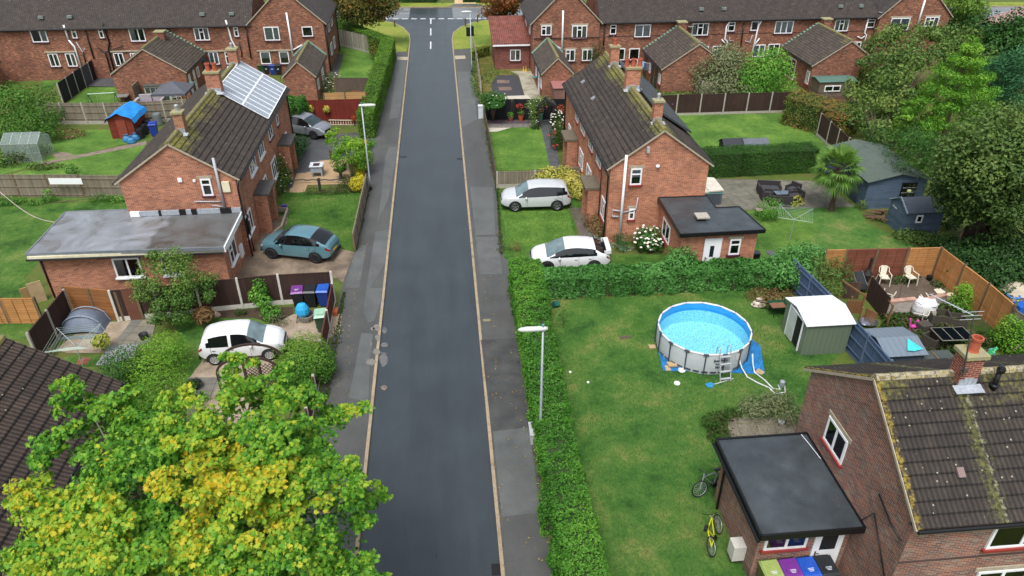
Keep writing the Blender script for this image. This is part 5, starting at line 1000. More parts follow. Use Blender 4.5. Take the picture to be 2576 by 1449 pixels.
for i in range(36):
    a0=2*math.pi*i/36+.03; pts_=[(PX+(PR+.045)*math.cos(a0+.13*j/3),PY+(PR+.045)*math.sin(a0+.13*j/3),.17) for j in range(4)]
    for j in range(3): m.bar(pts_[j],pts_[j+1],.012,.075)
m.build('reinforcing_strap',DKG,r)['kind']='stuff'
at_=math.atan2(A2('V',1810,908,.7)[1]-PY,A2('V',1810,908,.7)[0]-PX)
for s,z,sz in (('Bestway',.82,.2),('Steel Pro',.63,.12),('MAX',.45,.2)):
    text(s,sz,DKG,r,(PX+(PR+.036)*math.cos(at_),PY+(PR+.036)*math.sin(at_),z),(math.pi/2,0,at_+math.pi/2))
m=MB(); a=at_+.42; m.obox((PX+(PR+.035)*math.cos(a),PY+(PR+.035)*math.sin(a),.8),(.01,.28,.3),a); m.build('warning_label',P_('label','d5d0cc',.5),r)
# ladder
lp=Vector(A2('V',1812,925,.3)+(0,)); ld=(lp-Vector((PX,PY,0))).normalized(); lt=Vector((-ld.y,ld.x,0)); LA=thing('pool_ladder','grey A-frame ladder over the side of the pool','ladder',(lp.x,lp.y,0)); LM=P_('ladder grey','a4a9ac',.5)
base=Vector((PX,PY,0))+ld*(PR+.55); topc=Vector((PX,PY,0))+ld*(PR+.12); inn=Vector((PX,PY,0))+ld*(PR-.22)
m=MB()
for s in (-1,1):
    o=lt*s*.25; m.tube([base+o,topc+o+Vector((0,0,1.25)),topc+o*1+Vector((0,0,1.5))-ld*.06,topc+o+Vector((0,0,1.55))-ld*.2,inn+o+Vector((0,0,1.4)),inn+o+Vector((0,0,.1))],.025,7)
m.build('rail',LM,LA)
for i in range(4): f_=.12+.26*i; p=base.lerp(topc+Vector((0,0,1.25)),f_); m=MB(); m.obox(p,(.5,.1,.035),math.atan2(lt.y,lt.x)); m.build('tread',LM,LA)
tp=[V2(1650,860),V2(1668,934),V2(1760,934),V2(1924,942),V2(1912,870),V2(1860,830),V2(1700,820)]; m=MB(); m.prism(tp,.02,.035); tag(m.build('ground_sheet',P_('blue tarpaulin ground','1f74b4',.4,var=.25,scale=3)),'crumpled blue ground sheet under the round pool','tarpaulin')
HS=P_('hose white','cfd2d2',.5)
def hose(label,pts): m=MB(); m.tube(pts,.032,7); tag(m.build('pool_hose',HS,smooth=True),label,'hose',"white pool hoses")
hose('white pool hose coming from the ladder side and curling on the grass',[A('V',1858,898,.7),A('V',1866,925,.2),A('V',1880,948,.05),A('V',1905,962,.05),A('V',1935,975,.05),A('V',1950,990,.05),A('V',1975,987,.05),A('V',1974,970,.05)])
hose('white pool hose leaving the right end of the pool',[A('V',1893,890,.8),A('V',1894,915,.25),A('V',1898,936,.05),A('V',1925,957,.05),A('V',1945,978,.05),A('V',1962,978,.05),A('V',1957,968,.08)])
p=A('V',1966,970,0); m=MB(); m.lathe(tuple(p),[(.12,0),(.12,.25),(.09,.28),(.001,.28)],12); tag(m.build('filter_pump',P_('pump grey','8c949a',.4)),'small grey filter canister at the end of the pool hoses','pump')
a=A('V',1790,968,.04);b=A('V',1845,952,.04); NL=thing('pool_net','long handled blue leaf net lying on the lawn','pool net',(a.x,a.y,0)); m=MB(); m.tube([a,b],.018,6); m.build('handle',HS,NL); m=MB(); m.prism([A2('V',x,y) for x,y in ((1773,968),(1780,976),(1792,977),(1797,968),(1788,964))],.03,.07); m.build('net',P_('net blue','2a86b4',.6),NL)
def disc(label,k,x,y,rr,mat=WHITE,h=.05,name='white_disc',cat='disc'): p=A(k,x,y,.02); m=MB(); m.lathe(tuple(p),[(rr,0),(rr,h*.6),(rr*.85,h),(.001,h)],14); return tag(m.build(name,mat,base=tuple(p)),label,cat)
disc('round white lid on the blue ground sheet','k',1708,827,.17,name='plastic_disc',cat='disc'); disc('round white lid lying on the open grass below the pool','k',1660,958,.14,name='plastic_disc',cat='disc')
disc('tiny white litter cup on the lawn left of the pool','k',765,950,.06,name='litter_cup',cat='litter'); disc('tiny crumpled white litter near the long hedge','k',585,848,.06,name='litter_scrap',cat='litter')
CBD=P_('cardboard','b09874',.8)
for lab,pts in (('piece of cardboard on the lawn left of the pool',((1365,575),(1440,578),(1447,612),(1385,616))),('cardboard square by the left corner of the ground sheet',((1535,785),(1580,790),(1600,838),(1548,838))),('cardboard square at the right corner of the ground sheet',((2440,850),(2480,815),(2542,855),(2510,880)))): m=MB(); m.prism([A2('k',*p) for p in pts],.036,.06); tag(m.build('cardboard_sheet',CBD),lab,'cardboard')
m=MB(); m.prism([A2('k',*p) for p in ((1550,768),(1640,765),(1662,805),(1580,810))],.075,.16); tag(m.build('cardboard_box',CBD),'flat cardboard box at the left front of the pool','cardboard box')
m=MB(); m.prism([A2('k',*p) for p in ((1085,485),(1195,478),(1195,505),(1090,518))],.015,.03); tag(m.build('manhole_cover',P_('manhole','5a4c42',.8)),'brown manhole cover set in the big lawn','manhole cover')
# ================================================================ vegetation
LPRIV=leafmat('privet leaves',['284e1c','3c7024','548c2e','74a43c','9cba50'],trans=.25); LLAUR=leafmat('broad leaves',['1a3212','28501c','3a6b26','558436'],trans=.15)
LWILL=leafmat('long leaf hedge',['2c5222','407430','5c944a','84b062'],trans=.25); LYEW=leafmat('dark needles',['1c3618','2a4e20','3a6428','4e7a32'],trans=.2)
LLIME=leafmat('lime leaves',['2c5010','45761a','649826','8eb534','b8c93c'],trans=.3); LSYC=leafmat('sycamore leaves',['2e561c','488228','6ca434','98b83c','bfc038','d2b22e'],trans=.4)
LBRC=leafmat('bright conifer sprays',['2a4a16','42701e','5e922a','80ae36','a2c248'],trans=.25); LDUL=leafmat('dull summer leaves',['2a4220','3e5c2a','567434','728840','888444'],trans=.25)
LOLI=leafmat('olive tree leaves',['24391a','3a5426','506c32','688040','80904c'],trans=.3); LBLU=leafmat('blue green sprays',['204228','2f5c38','407648','5a905c'],trans=.25)
LRUS=leafmat('rust leaves',['3c3a1c','5c4a24','7a5228','9a5a30','a87040'],trans=.25); LRUG=leafmat('autumn turning leaves',['3a4a20','55602c','6f6a30','8f6a34','a06238'],trans=.25)
LYEL=leafmat('golden leaves',['7a8420','a8a428','c9bb30','dcc844'],trans=.3); LVAR=leafmat('variegated leaves',['4d7a2a','8f9f3c','c9c060','e0d67c'],trans=.3)
LGRY=leafmat('grey green twigs',['3d4a2c','59653e','77805a','948f6c'],trans=.2); LBRN=leafmat('dry brown leaves',['4a3a26','6a5236','7e6440','8a7850'],trans=.15); LSIL=leafmat('silver leaves',['6f7a70','98a39a','b8c0b8'],trans=.1)
LWEED=leafmat('weeds',['22401a','35591f','4c7228','6f8a3c','85823c'],trans=.25); LHBR=leafmat('trimmed hedge browned',['2a4416','44641f','6f7434','9a6a3c','a97a4a'],trans=.15); LRED=leafmat('red foliage',['6a3a20','a04a28','c06038'],trans=.2)
WHF=P_('white blossom','dcd6cc',.7,var=.05); PKF=P_('pink blossom','c4607e',.7); RDF=P_('red blossom','a02c2c',.7); YLF=P_('yellow blossom','cdb83a',.7)
def H2(name,label,boxes,mat,base=None,**k): return hedge(name,label,boxes,mat,(boxes[0][0][0],boxes[0][0][1],0) if base is None else base,**k)
# the long hedge
HL=[((3.62,8.0),(3.62,12.0),1.25,1.7,1.65),((3.62,11.9),(3.6,16.0),1.3,1.65,1.6),((3.6,15.9),(3.55,21.0),1.3,1.55,1.7),((3.55,20.9),(3.62,26.0),1.35,1.6,1.62),((3.62,25.9),(3.72,30.0),1.45,1.6,1.6),((3.72,29.9),(3.75,33.7),1.6,1.6,1.6),((2.95,15.2),(2.95,15.9),.5,1.2,1.0),((2.9,16.9),(2.95,18.0),.6,1.1,1.3),((2.98,13.6),(2.98,14.3),.4,.9,1.1)]
H2('privet_hedge','long bright green privet hedge beside the right pavement',HL,LPRIV,dens=950,size=.085,amp=.15)
H2('leafy_hedge','wide hedge of long drooping leaves between the white sports hatchback and the pool lawn',[((4.5,32.55),(9.5,32.5),1.25,1.3,1.25),((9.4,32.5),(14,32.5),1.25,1.25,1.3),((13.9,32.5),(17.9,32.3),1.3,1.3,1.3)],LWILL,dens=520,size=.17,amp=.12,shape='leaf')
p0,p1=V2(988,262),V2(955,262); 
H2('clipped_hedge','tall clipped hedge along the left pavement by the striped lawn',[((-6.35,56.5),(-5.95,70),1.25,2.1,2.1),((-5.95,69.9),(-5.7,80.5),1.35,2.1,2.2)],leafmat('clipped hedge leaves',['35561a','4c7420','66902a','86a438'],trans=.15),dens=420,size=.09,amp=.07)
H2('clipped_hedge','clipped hedge running back from the road-end corner above the pale fence',[((-5.9,80.6),(-9.0,85.5),1.5,2.1,2.0),((-9.0,85.4),(-12.2,92),1.3,2.0,1.9)],MATS['clipped hedge leaves'],dens=300,size=.1,amp=.07)
H2('garden_hedge','dense dark green hedge in front of the two black sheds',[((15.6,47.0),(20.5,47.2),1.5,1.85,1.85),((20.4,47.2),(26.0,47.4),1.5,1.85,1.8)],leafmat('deep hedge leaves',['1d3a10','2a5216','3a6a1c','4f8026'],trans=.15),dens=520,size=.075,amp=.06)
H2('garden_hedge','low clipped hedge beside the red-roofed side extension',[((4.9,80.8),(3.0,78.8),.5,1.1,1.0)],leafmat('yellow green hedge',['5c6c24','7c8a30','8f9a3c']),dens=420,size=.08)
H2('garden_hedge','brown-topped hedge at the corner of the dark brown fence',[((28.6,57.5),(31.9,53.2),2.6,2.4,2.1)],LHBR,dens=260,size=.12,amp=.2,tint=None)
H2('garden_hedge','brown-topped hedge behind the small green-roofed shed',[((38.3,64.5),(41.5,59.5),1.8,2.2,2.0)],LHBR,dens=230,size=.13,amp=.15)
H2('garden_hedge','block of feathery conifer hedge behind the solar-roofed house',[((-15.0,59.2),(-11.4,58.8),2.2,2.6,2.5)],LYEW and leafmat('leyland',['21481a','2f6222','437a2c','5e9038'],trans=.15),dens=330,size=.15,amp=.2,shape='leaf')
H2('roadside_hedge','dark trimmed hedge beyond the main road left of the gravel drive',[((-14.5,far(-14)+3.6),(-.6,far(0)+3.6),1.8,1.9,1.9)],LYEW,dens=160,size=.16)
H2('roadside_hedge','dark trimmed hedge beyond the main road right of the gravel drive',[((3.2,far(3)+3.6),(8.4,far(8)+3.6),1.8,1.9,1.9)],LYEW,dens=160,size=.16)
H2('roadside_hedge','trimmed hedge by the main road at the top right corner',[((76,91.5),(90,92.5),2,1.8,1.8)],LYEW,dens=130,size=.18)
H2('golden_hedge','bright yellow shrub strip behind the left lamp post',[(V2(907,445),V2(922,395),.5,1.2,1.35)],LYEL,dens=600,size=.1,amp=.08)
# shrubs: clumps given as (crop,x,y,z,r)
def CP(*l): return [(tuple(A(k,x,y,z)),r) for k,x,y,z,r in l]
def B(name,label,cl,mat,base=None,cat='shrub',**k):
    cl=CP(*cl); c=cl[0][0]; b=base if base else (c[0],c[1],0); return bush(name,label,cat,cl,mat,(b[0],b[1],0),**k)
B('privet_ball','round clipped privet bush beside the wooden arch',[('V',765,900,1.1,(1.25,1.15,1.2)),('V',750,935,.9,(1.0,1,.9)),('V',795,915,.9,(.95,.9,.9))],leafmat('clipped privet yellowing',['1c3c12','2f5a1a','467824','6a9430','a8a038'],trans=.2),per=1500,size=.085)
B('round_bush','dark round bush next to the brown roof corner',[('V',312,915,1.1,(1.1,.95,1.0)),('V',300,930,.8,(1,.9,.8))],LLAUR,per=800,size=.09)
B('ferny_shrub','bright ferny evergreen mass left of the arch',[('V',400,880,.9,(1.3,.8,.8)),('V',440,900,.8,(.8,.8,.7)),('V',370,930,1.0,(1.0,.9,.9)),('V',420,980,1.1,(1.2,1.0,1.0)),('V',380,1040,1.1,(1.2,1.0,1.0)),('V',440,1050,.9,(.9,.9,.8)),('V',350,1000,1.0,(.8,.8,.8)),('V',425,870,1.0,(.9,.8,.8))],LBRC,per=800,size=.13,shape='needle')
B('golden_plant','potted plant with big yellow-green leaves by the rotary dryer',[('V',253,857,.6,(.42,.42,.35))],LVAR,per=500,size=.2,cat='potted plant')
B('climbing_plant','leafy climber on canes in front of the dark brown fence',[('V',655,725,1.3,(.35,.3,.6)),('V',665,760,.9,(.4,.35,.5)),('V',680,785,.5,(.6,.4,.4)),('V',640,745,1.0,(.3,.3,.5))],LPRIV,per=700,size=.14)
B('low_shrub','grey-green low shrub beside the white city hatchback bonnet',[('V',700,806,.3,(.6,.35,.35))],LGRY,per=600,size=.08)
B('low_shrub','clump of iris leaves at the foot of the dark brown fence',[('V',605,785,.2,(.35,.2,.25))],LWEED,per=500,size=.2,shape='needle')
B('cordyline','red-brown spiky cordyline in a terracotta tub',[('V',512,790,.75,(.5,.5,.35))],LBRN,per=500,size=.5,shape='needle',cat='potted plant')
B('low_shrub','small pale creeper at the foot of the far left dark fence',[('V',95,872,.3,(.6,.4,.3)),('V',120,885,.2,(.4,.3,.25))],LVAR if 0 else LGRY,per=500,size=.09)
B('climbing_rose','unkempt climber against the porch of the solar-roofed house',[('q',870,450,1.2,(.6,.7,1.1)),('q',800,330,1.6,(.4,.7,.7)),('q',900,600,.7,(.7,.9,.7)),('q',1000,480,.6,(.5,.6,.5)),('q',870,760,.4,(.5,.6,.4)),('q',860,80,2.0,(.3,.4,.5))],LDUL,per=420,size=.13,flowers=(25,.05,WHF))
B('driveway_shrubs','shrubs along the wall by the dark tarmac drive',[('q',1150,80,.8,(.8,1.2,.7)),('q',1090,260,.6,(.6,1.0,.5)),('q',1240,0,.8,(.7,.8,.6))],LLAUR,per=380,size=.13)
B('golden_shrub','golden choisya tip at the end of the silvery board fence',[('q',2180,700,.5,(.7,.6,.5)),('q',2230,620,.7,(.4,.5,.4))],LYEL,per=700,size=.13)
B('border_plants','strip of green border plants along the gravel and lawn edge',[('q',1450,820,.15,(.7,.4,.25)),('q',1700,830,.2,(.9,.4,.3)),('q',1950,800,.2,(.9,.5,.35)),('q',2100,780,.2,(.7,.5,.3)),('q',1950,690,.35,(.6,.5,.4)),('q',2050,650,.4,(.6,.5,.5))],LWEED,per=500,size=.1)
B('laurel_standard','small two-stemmed laurel tree with white flowers by the black fence',[('r',200,640,2.1,(.85,.8,.6)),('r',340,640,2.1,(.8,.8,.6)),('r',270,720,1.8,(.9,.8,.4))],LLAUR,base=A('r',262,1000,0),per=560,size=.15,cat='tree',trunk=3,flowers=(14,.06,WHF),group='small garden trees')
B('rose_bush','white and pink flowering shrub beside the flagstone path',[('r',1360,1000,.9,(.7,.7,.6)),('r',1400,1110,.8,(.6,.7,.6)),('r',1340,920,1.0,(.4,.5,.5))],LWEED,per=420,size=.12,flowers=(60,.07,WHF))
B('rose_bush','tall green shrub with a red rose against the moss-roofed house',[('r',1380,1220,.8,(.8,.9,.8)),('r',1340,1320,.7,(.7,.8,.7)),('r',1450,1390,.6,(.6,.6,.5)),('r',1430,1200,1.1,(.5,.6,.6))],LWEED,per=420,size=.12,flowers=(12,.1,RDF))
B('red_shrub','red-leaved shrub in front of the black fence end',[('r',1415,810,1.3,(.35,.3,.4))],LRED,per=420,size=.14)
B('arch_climber','white rose scrambling over the dark wooden arch',[('r',1060,660,2.1,(.8,.6,.45)),('r',1170,690,2.0,(.6,.6,.35)),('r',980,760,1.8,(.6,.6,.6)),('r',950,900,1.2,(.45,.5,.8)),('r',960,1050,.5,(.4,.4,.5)),('r',890,730,1.9,(.5,.4,.3))],LDUL,per=420,size=.13,flowers=(30,.05,WHF),cat='climber')
B('variegated_shrub','large pale yellow variegated shrub behind the silvery white crossover',[('V',1390,440,.9,(1.1,.8,.6)),('V',1365,450,.6,(.8,.7,.5)),('V',1440,455,.8,(.9,.9,.7)),('V',1460,480,.5,(.7,.8,.5)),('V',1420,435,.9,(.7,.7,.5))],LVAR,per=640,size=.14)
B('green_shrub','small dark green shrub left of the pale yellow one',[('V',1345,445,.5,(.5,.45,.45)),('V',1265,485,.3,(.5,.3,.3))],LLAUR,per=500,size=.11)
B('juniper','spreading dark juniper at the foot of the gable wall',[('g',1060,880,.45,(.9,.6,.3)),('g',1180,830,.6,(.8,.7,.4)),('g',1280,760,.8,(.7,.6,.45)),('g',1120,950,.4,(.8,.7,.3)),('g',1300,840,.5,(.7,.6,.4)),('g',1000,850,.5,(.8,.3,.25)),('g',1100,1040,.2,(.5,.4,.25))],LYEW and leafmat('juniper needles',['1d3d1c','2b5626','3f6f30'],trans=.1),per=560,size=.16,shape='needle')
B('hydrangea','white mophead hydrangea by the gable of the moss-roofed house',[('g',1390,930,.75,(.95,.8,.65)),('g',1330,1000,.5,(.6,.6,.45)),('g',1450,1000,.5,(.6,.6,.4)),('g',1330,930,.8,(.6,.6,.5))],LLAUR,per=620,size=.13,flowers=(85,.085,WHF))
B('grassy_shrub','russet grassy shrub at the house corner beside the path',[('g',800,760,.5,(.6,.5,.5)),('g',850,850,.5,(.6,.6,.45)),('g',860,780,.5,(.5,.6,.5))],LBRN,per=560,size=.18,shape='needle')
B('silver_shrub','silvery cotton lavender at the corner by the sports hatchback',[('g',800,930,.2,(.5,.5,.22)),('g',860,970,.2,(.5,.35,.2)),('g',1050,1020,.15,(.8,.25,.15)),('g',1160,1050,.15,(.5,.25,.15))],LSIL,per=600,size=.1,shape='needle')
B('brown_shrub','small dead brown bush on the right front grass',[('V',1297,618,.35,(.4,.4,.35))],LBRN,per=600,size=.12,shape='needle')
B('cone_cypress','small narrow cypress against the black flat-roofed extension',[('g',1575,1100,.9,(.28,.28,.6)),('g',1575,1170,.4,(.3,.3,.5))],LYEW and MATS['leyland'],per=700,size=.08)
B('laurel_mound','leafy mound poking above the wide hedge beside the extension',[('g',1720,1130,1.5,(.9,.6,.6)),('g',1700,1200,1.3,(.9,.6,.6))],LWILL,per=560,size=.16)
B('laurel_mound','big rounded bush at the right end of the wide hedge',[('V',2000,655,1.3,(1.3,1.0,1.0)),('V',2030,645,1.2,(1.0,.9,.8)),('V',1975,690,1.0,(1.1,.8,.9)),('V',2020,700,.8,(.9,.8,.8))],LWILL,per=480,size=.16)
B('weedy_bush','tall straggly weeds growing over the blue fence top',[('s',330,350,1.2,(1.0,.8,.8)),('s',480,200,1.0,(1.0,.7,.8)),('s',250,180,1.0,(.8,.7,.8)),('s',420,500,1.0,(.8,.6,.6)),('s',600,290,.6,(.6,.6,.5))],LDUL,per=340,size=.2,shape='needle')
B('round_bush','round green bush beside the rotary washing line',[('V',1937,525,.75,(.95,.85,.75))],LPRIV,per=620,size=.11)
B('yellow_shrub','small yellow-leaved shrub by the rattan sofa set',[('h',285,575,.35,(.55,.4,.4))],LVAR,per=460,size=.12)
B('palm_side_plant','small ferny plant at the corner of the slate-blue summer house',[('h',945,610,.3,(.45,.4,.35))],LDUL,per=460,size=.18,shape='needle')
B('small_conifer','bright yellow-green conifer in the cluttered yard beside the orange fence',[('s',2190,560,1.0,(.55,.5,.8)),('s',2180,650,.6,(.65,.6,.6)),('s',2240,500,1.5,(.3,.3,.4))],LBRC,per=700,size=.11,group='small yard conifers')
B('small_conifer','lime conifer in front of the slatted fence at the right edge',[('t',2290,600,1.1,(.5,.5,.8)),('t',2230,740,.6,(.6,.55,.6)),('t',2370,500,1.6,(.3,.3,.4))],LBRC,per=700,size=.11,group='small yard conifers')
B('small_conifer','lime conifer cut off by the right edge of the picture',[('t',2520,760,1.0,(.6,.6,.9)),('t',2450,920,.5,(.7,.6,.7)),('t',2560,620,1.4,(.4,.4,.5))],LBRC,per=700,size=.11,group='small yard conifers')
B('lavender_clump','dark wiry lavender clump on the big lawn by the paved patch',[('V',1930,1015,.35,(1.3,.8,.4)),('V',1900,1030,.3,(.9,.6,.35)),('V',1985,1040,.4,(.8,.6,.4)),('V',1960,1000,.4,(.8,.5,.4))],LGRY,per=560,size=.16,shape='needle')
B('leafy_clump','low green leafy clump at the left of the paved patch',[('V',1800,1060,.3,(.6,.6,.3)),('V',1810,1090,.25,(.6,.5,.25)),('V',1835,1040,.25,(.6,.4,.25))],LWEED,per=560,size=.12)
B('ivy_clump','green ivy climbing the grey garden fence near the chipboard patch',[('e',480,520,.5,(.5,.3,.55)),('e',60,570,.3,(1.4,.4,.35)),('e',350,585,.2,(.8,.3,.2)),('e',1020,540,.3,(.9,.3,.35)),('e',1180,545,.3,(.6,.3,.3))],LPRIV,per=420,size=.13)
B('wild_shrub','sprawling green shrub with dead branches at the left edge',[('V',30,265,2.0,(2.6,2.0,1.6)),('V',85,250,1.6,(2.0,1.8,1.3)),('V',60,310,1.4,(2.4,1.8,1.2)),('V',115,290,1.2,(1.5,1.4,1.1)),('V',10,330,1.3,(2.0,1.6,1.2)),('V',125,330,.8,(1.0,1.0,.8)),('V',20,240,1.5,(1.5,1.5,1.2))],LDUL and leafmat('fresh shrub leaves',['2a4a18','3f6822','55802c','72964a'],trans=.25),per=170,size=.2)
B('border_bushes','bushes in front of the small greenhouse at the left edge',[('V',60,385,.5,(1.6,.8,.6)),('V',15,400,.5,(1.4,.8,.5)),('V',100,375,.4,(.8,.6,.4)),('V',110,418,.2,(1.4,.5,.25))],LWEED,per=260,size=.16)
B('small_fir','tiny fir in the middle of the back lawn',[('e',715,250,.35,(.5,.45,.4))],LYEW and MATS['leyland'],per=360,size=.13)
B('round_flower_bed','round bed of dried twiggy plants on the back lawn',[('a',660,1345,.15,(1.8,1.3,.2))],LBRN,per=300,size=.14)
B('autumn_shrub','small red and green shrub against the pale grey fence',[('b',1200,470,1.0,(.9,.8,.9)),('b',1210,540,.6,(.9,.8,.7))],LRUG,per=260,size=.14)
B('hanging_fire_bush','orange-red bush in front of the brown reed screen',[('b',1000,965,.7,(.9,.5,.5))],LRED,per=420,size=.13)
B('green_shrub','green shrub beside the orange-red bush',[('b',930,965,.6,(.5,.5,.5))],LWEED,per=420,size=.13)
B('white_flower_shrub','pale flowering shrub beside the narrow outhouse',[('b',740,800,.7,(.9,1.2,.7)),('b',700,870,.6,(.8,1.0,.6)),('b',770,780,.5,(.7,.8,.5))],LGRY,per=260,size=.14,flowers=(30,.06,WHF))
B('green_shrub','green shrubs between the clipped hedge and the striped lawn',[('b',1180,740,.6,(.7,1.0,.6)),('b',1210,600,.7,(.5,1.2,.7)),('b',1150,1030,.7,(.6,1.2,.7)),('b',1200,1080,.5,(.5,.8,.5))],LOLI,per=240,size=.14)
B('tall_grey_shrub','tall twiggy grey-green shrub behind the bright back lawn',[('c',1950,700,2.0,(2.2,2.0,1.7)),('c',2100,650,2.6,(2.2,2.0,1.9)),('c',2250,720,2.2,(2.4,2.0,1.9)),('c',2050,850,1.2,(2.4,1.8,1.2)),('c',2250,880,1.3,(2.2,1.8,1.3)),('c',2200,560,3.0,(1.8,1.6,1.2)),('c',1850,800,1.0,(1.2,1.4,1.2))],LGRY,per=200,size=.2,trunk=2)
B('green_shrub','bright green shrub at the right of the tall twiggy one',[('c',2480,760,2.4,(2.0,2.0,2.2)),('c',2560,700,2.8,(2.2,2.0,2.0)),('c',2450,900,1.2,(2.0,1.8,1.4)),('d',100,800,1.6,(1.6,1.8,1.8)),('d',60,650,2.8,(1.6,1.6,1.6))],LPRIV,per=180,size=.2,trunk=2)
B('wall_creeper','green creeper on the wall of the right terrace beside the lower windows',[('c',860,540,2.0,(.9,.35,1.2)),('c',830,600,1.2,(.8,.35,.9))],LWEED,per=260,size=.18)
B('roadside_weeds','weeds along the leaning fence strip by the right pavement',[('b',2190,800,.3,(.4,3,.3)),('b',2200,640,.3,(.4,3,.3)),('b',2220,920,.3,(.4,1.2,.3)),('b',2400,720,.25,(1.2,.8,.25)),('b',2330,780,.3,(1.0,1.0,.25))],LDUL,per=120,size=.16)
for lab,l in (('weeds and grass tufts below the brick outhouse gable with dark doors',[('c',1520,960,.25,(1.4,1.0,.3)),('c',1700,950,.25,(1.8,.8,.3)),('c',1620,985,.2,(1.5,.6,.25)),('c',1480,900,.2,(.8,.8,.25))]),('low weeds around the white builder bag',[('s',1300,850,.2,(1.0,.4,.22)),('s',1350,950,.15,(1.0,.4,.2)),('s',1500,900,.15,(1.2,.5,.2)),('s',1950,850,.2,(.9,.5,.25)),('s',2050,750,.2,(.8,.5,.25)),('s',2000,950,.15,(.8,.4,.2)),('s',1600,1000,.1,(1.2,.5,.15)),('s',1950,1250,.15,(1.0,.5,.2)),('s',2250,1250,.15,(.8,.5,.2)),('s',2480,1150,.2,(.6,.6,.25)),('s',1400,340,.2,(1.0,.3,.25)),('s',1850,400,.1,(.4,.5,.15))]),('rough grass and weeds between the blue shed and the lap fence',[('h',1400,900,.25,(1.2,.5,.35)),('h',1550,940,.3,(1.4,.7,.4)),('h',1700,960,.3,(1.3,.7,.4)),('h',1850,980,.3,(1.2,.8,.5))])):
    B('weeds',lab,l,LWEED if 'bag' in lab else LDUL,per=330,size=.16,cat='weeds')
# ---------------------------------------------------------------- trees
def tree(name,label,base,cl,mat,per=170,size=.22,shape='leaf',tr=.18,group='garden trees',limbs=8,bark='bark',inner=None,tint=None,trunks=1,shell=.35):
    root=thing(name,label,'tree',(base[0],base[1],0),group); sub=[]
    for (c,r_) in cl:
        r_=np.array(r_ if hasattr(r_,'__len__') else (r_,)*3)
        for d in sphere_pts(8): sub.append((tuple(np.array(c)+d*r_*.62),r_*random.uniform(.35,.6)))
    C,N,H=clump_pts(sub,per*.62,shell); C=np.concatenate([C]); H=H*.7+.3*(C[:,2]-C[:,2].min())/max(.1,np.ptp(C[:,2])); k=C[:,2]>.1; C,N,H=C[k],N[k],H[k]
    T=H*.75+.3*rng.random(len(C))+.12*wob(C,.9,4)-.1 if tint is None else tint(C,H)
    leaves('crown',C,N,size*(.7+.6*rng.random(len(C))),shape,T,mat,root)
    cen=np.mean([c for c,_ in cl],axis=0); m=MB(); b=Vector((base[0],base[1],0)); BK=P_(bark,'5a4c3c' if bark=='bark' else '4d463c',.9,var=.2)
    fork=b.lerp(Vector(cen),.45)
    for q in range(trunks): o=Vector((random.uniform(-.4,.4),random.uniform(-.4,.4),0))*(trunks>1); m.tube([b+o,b.lerp(fork,.5)+o*1.3+Vector((.05,0,0)),fork+o*1.6,Vector(cen)+o*2],[tr,tr*.8,tr*.6,tr*.25],8)
    m.build('trunk',BK,root,smooth=True)
    for (c,r_) in sorted(cl,key=lambda q:-q[0][2])[:limbs]:
        m=MB(); c=Vector(c); m.tube([fork-(fork-b)*.1,fork.lerp(c,.5)+Vector((0,0,.15)),c],[tr*.45,tr*.28,.02],6); m.build('limb',BK,root)
    return root
def ell(k,x,y,c,r):
    d=_ray(k,x,y); o=Vector((0,0,CAMH)); s=Vector((1/r[0],1/r[1],1/r[2])); D=Vector((d.x*s.x,d.y*s.y,d.z*s.z)); O=Vector(((o.x-c[0])*s.x,(o.y-c[1])*s.y,(o.z-c[2])*s.z))
    a=D.dot(D);b=2*O.dot(D);cc=O.dot(O)-1; q=b*b-4*a*cc; t=(-b-math.sqrt(q))/(2*a) if q>0 else -b/(2*a); return o+d*t
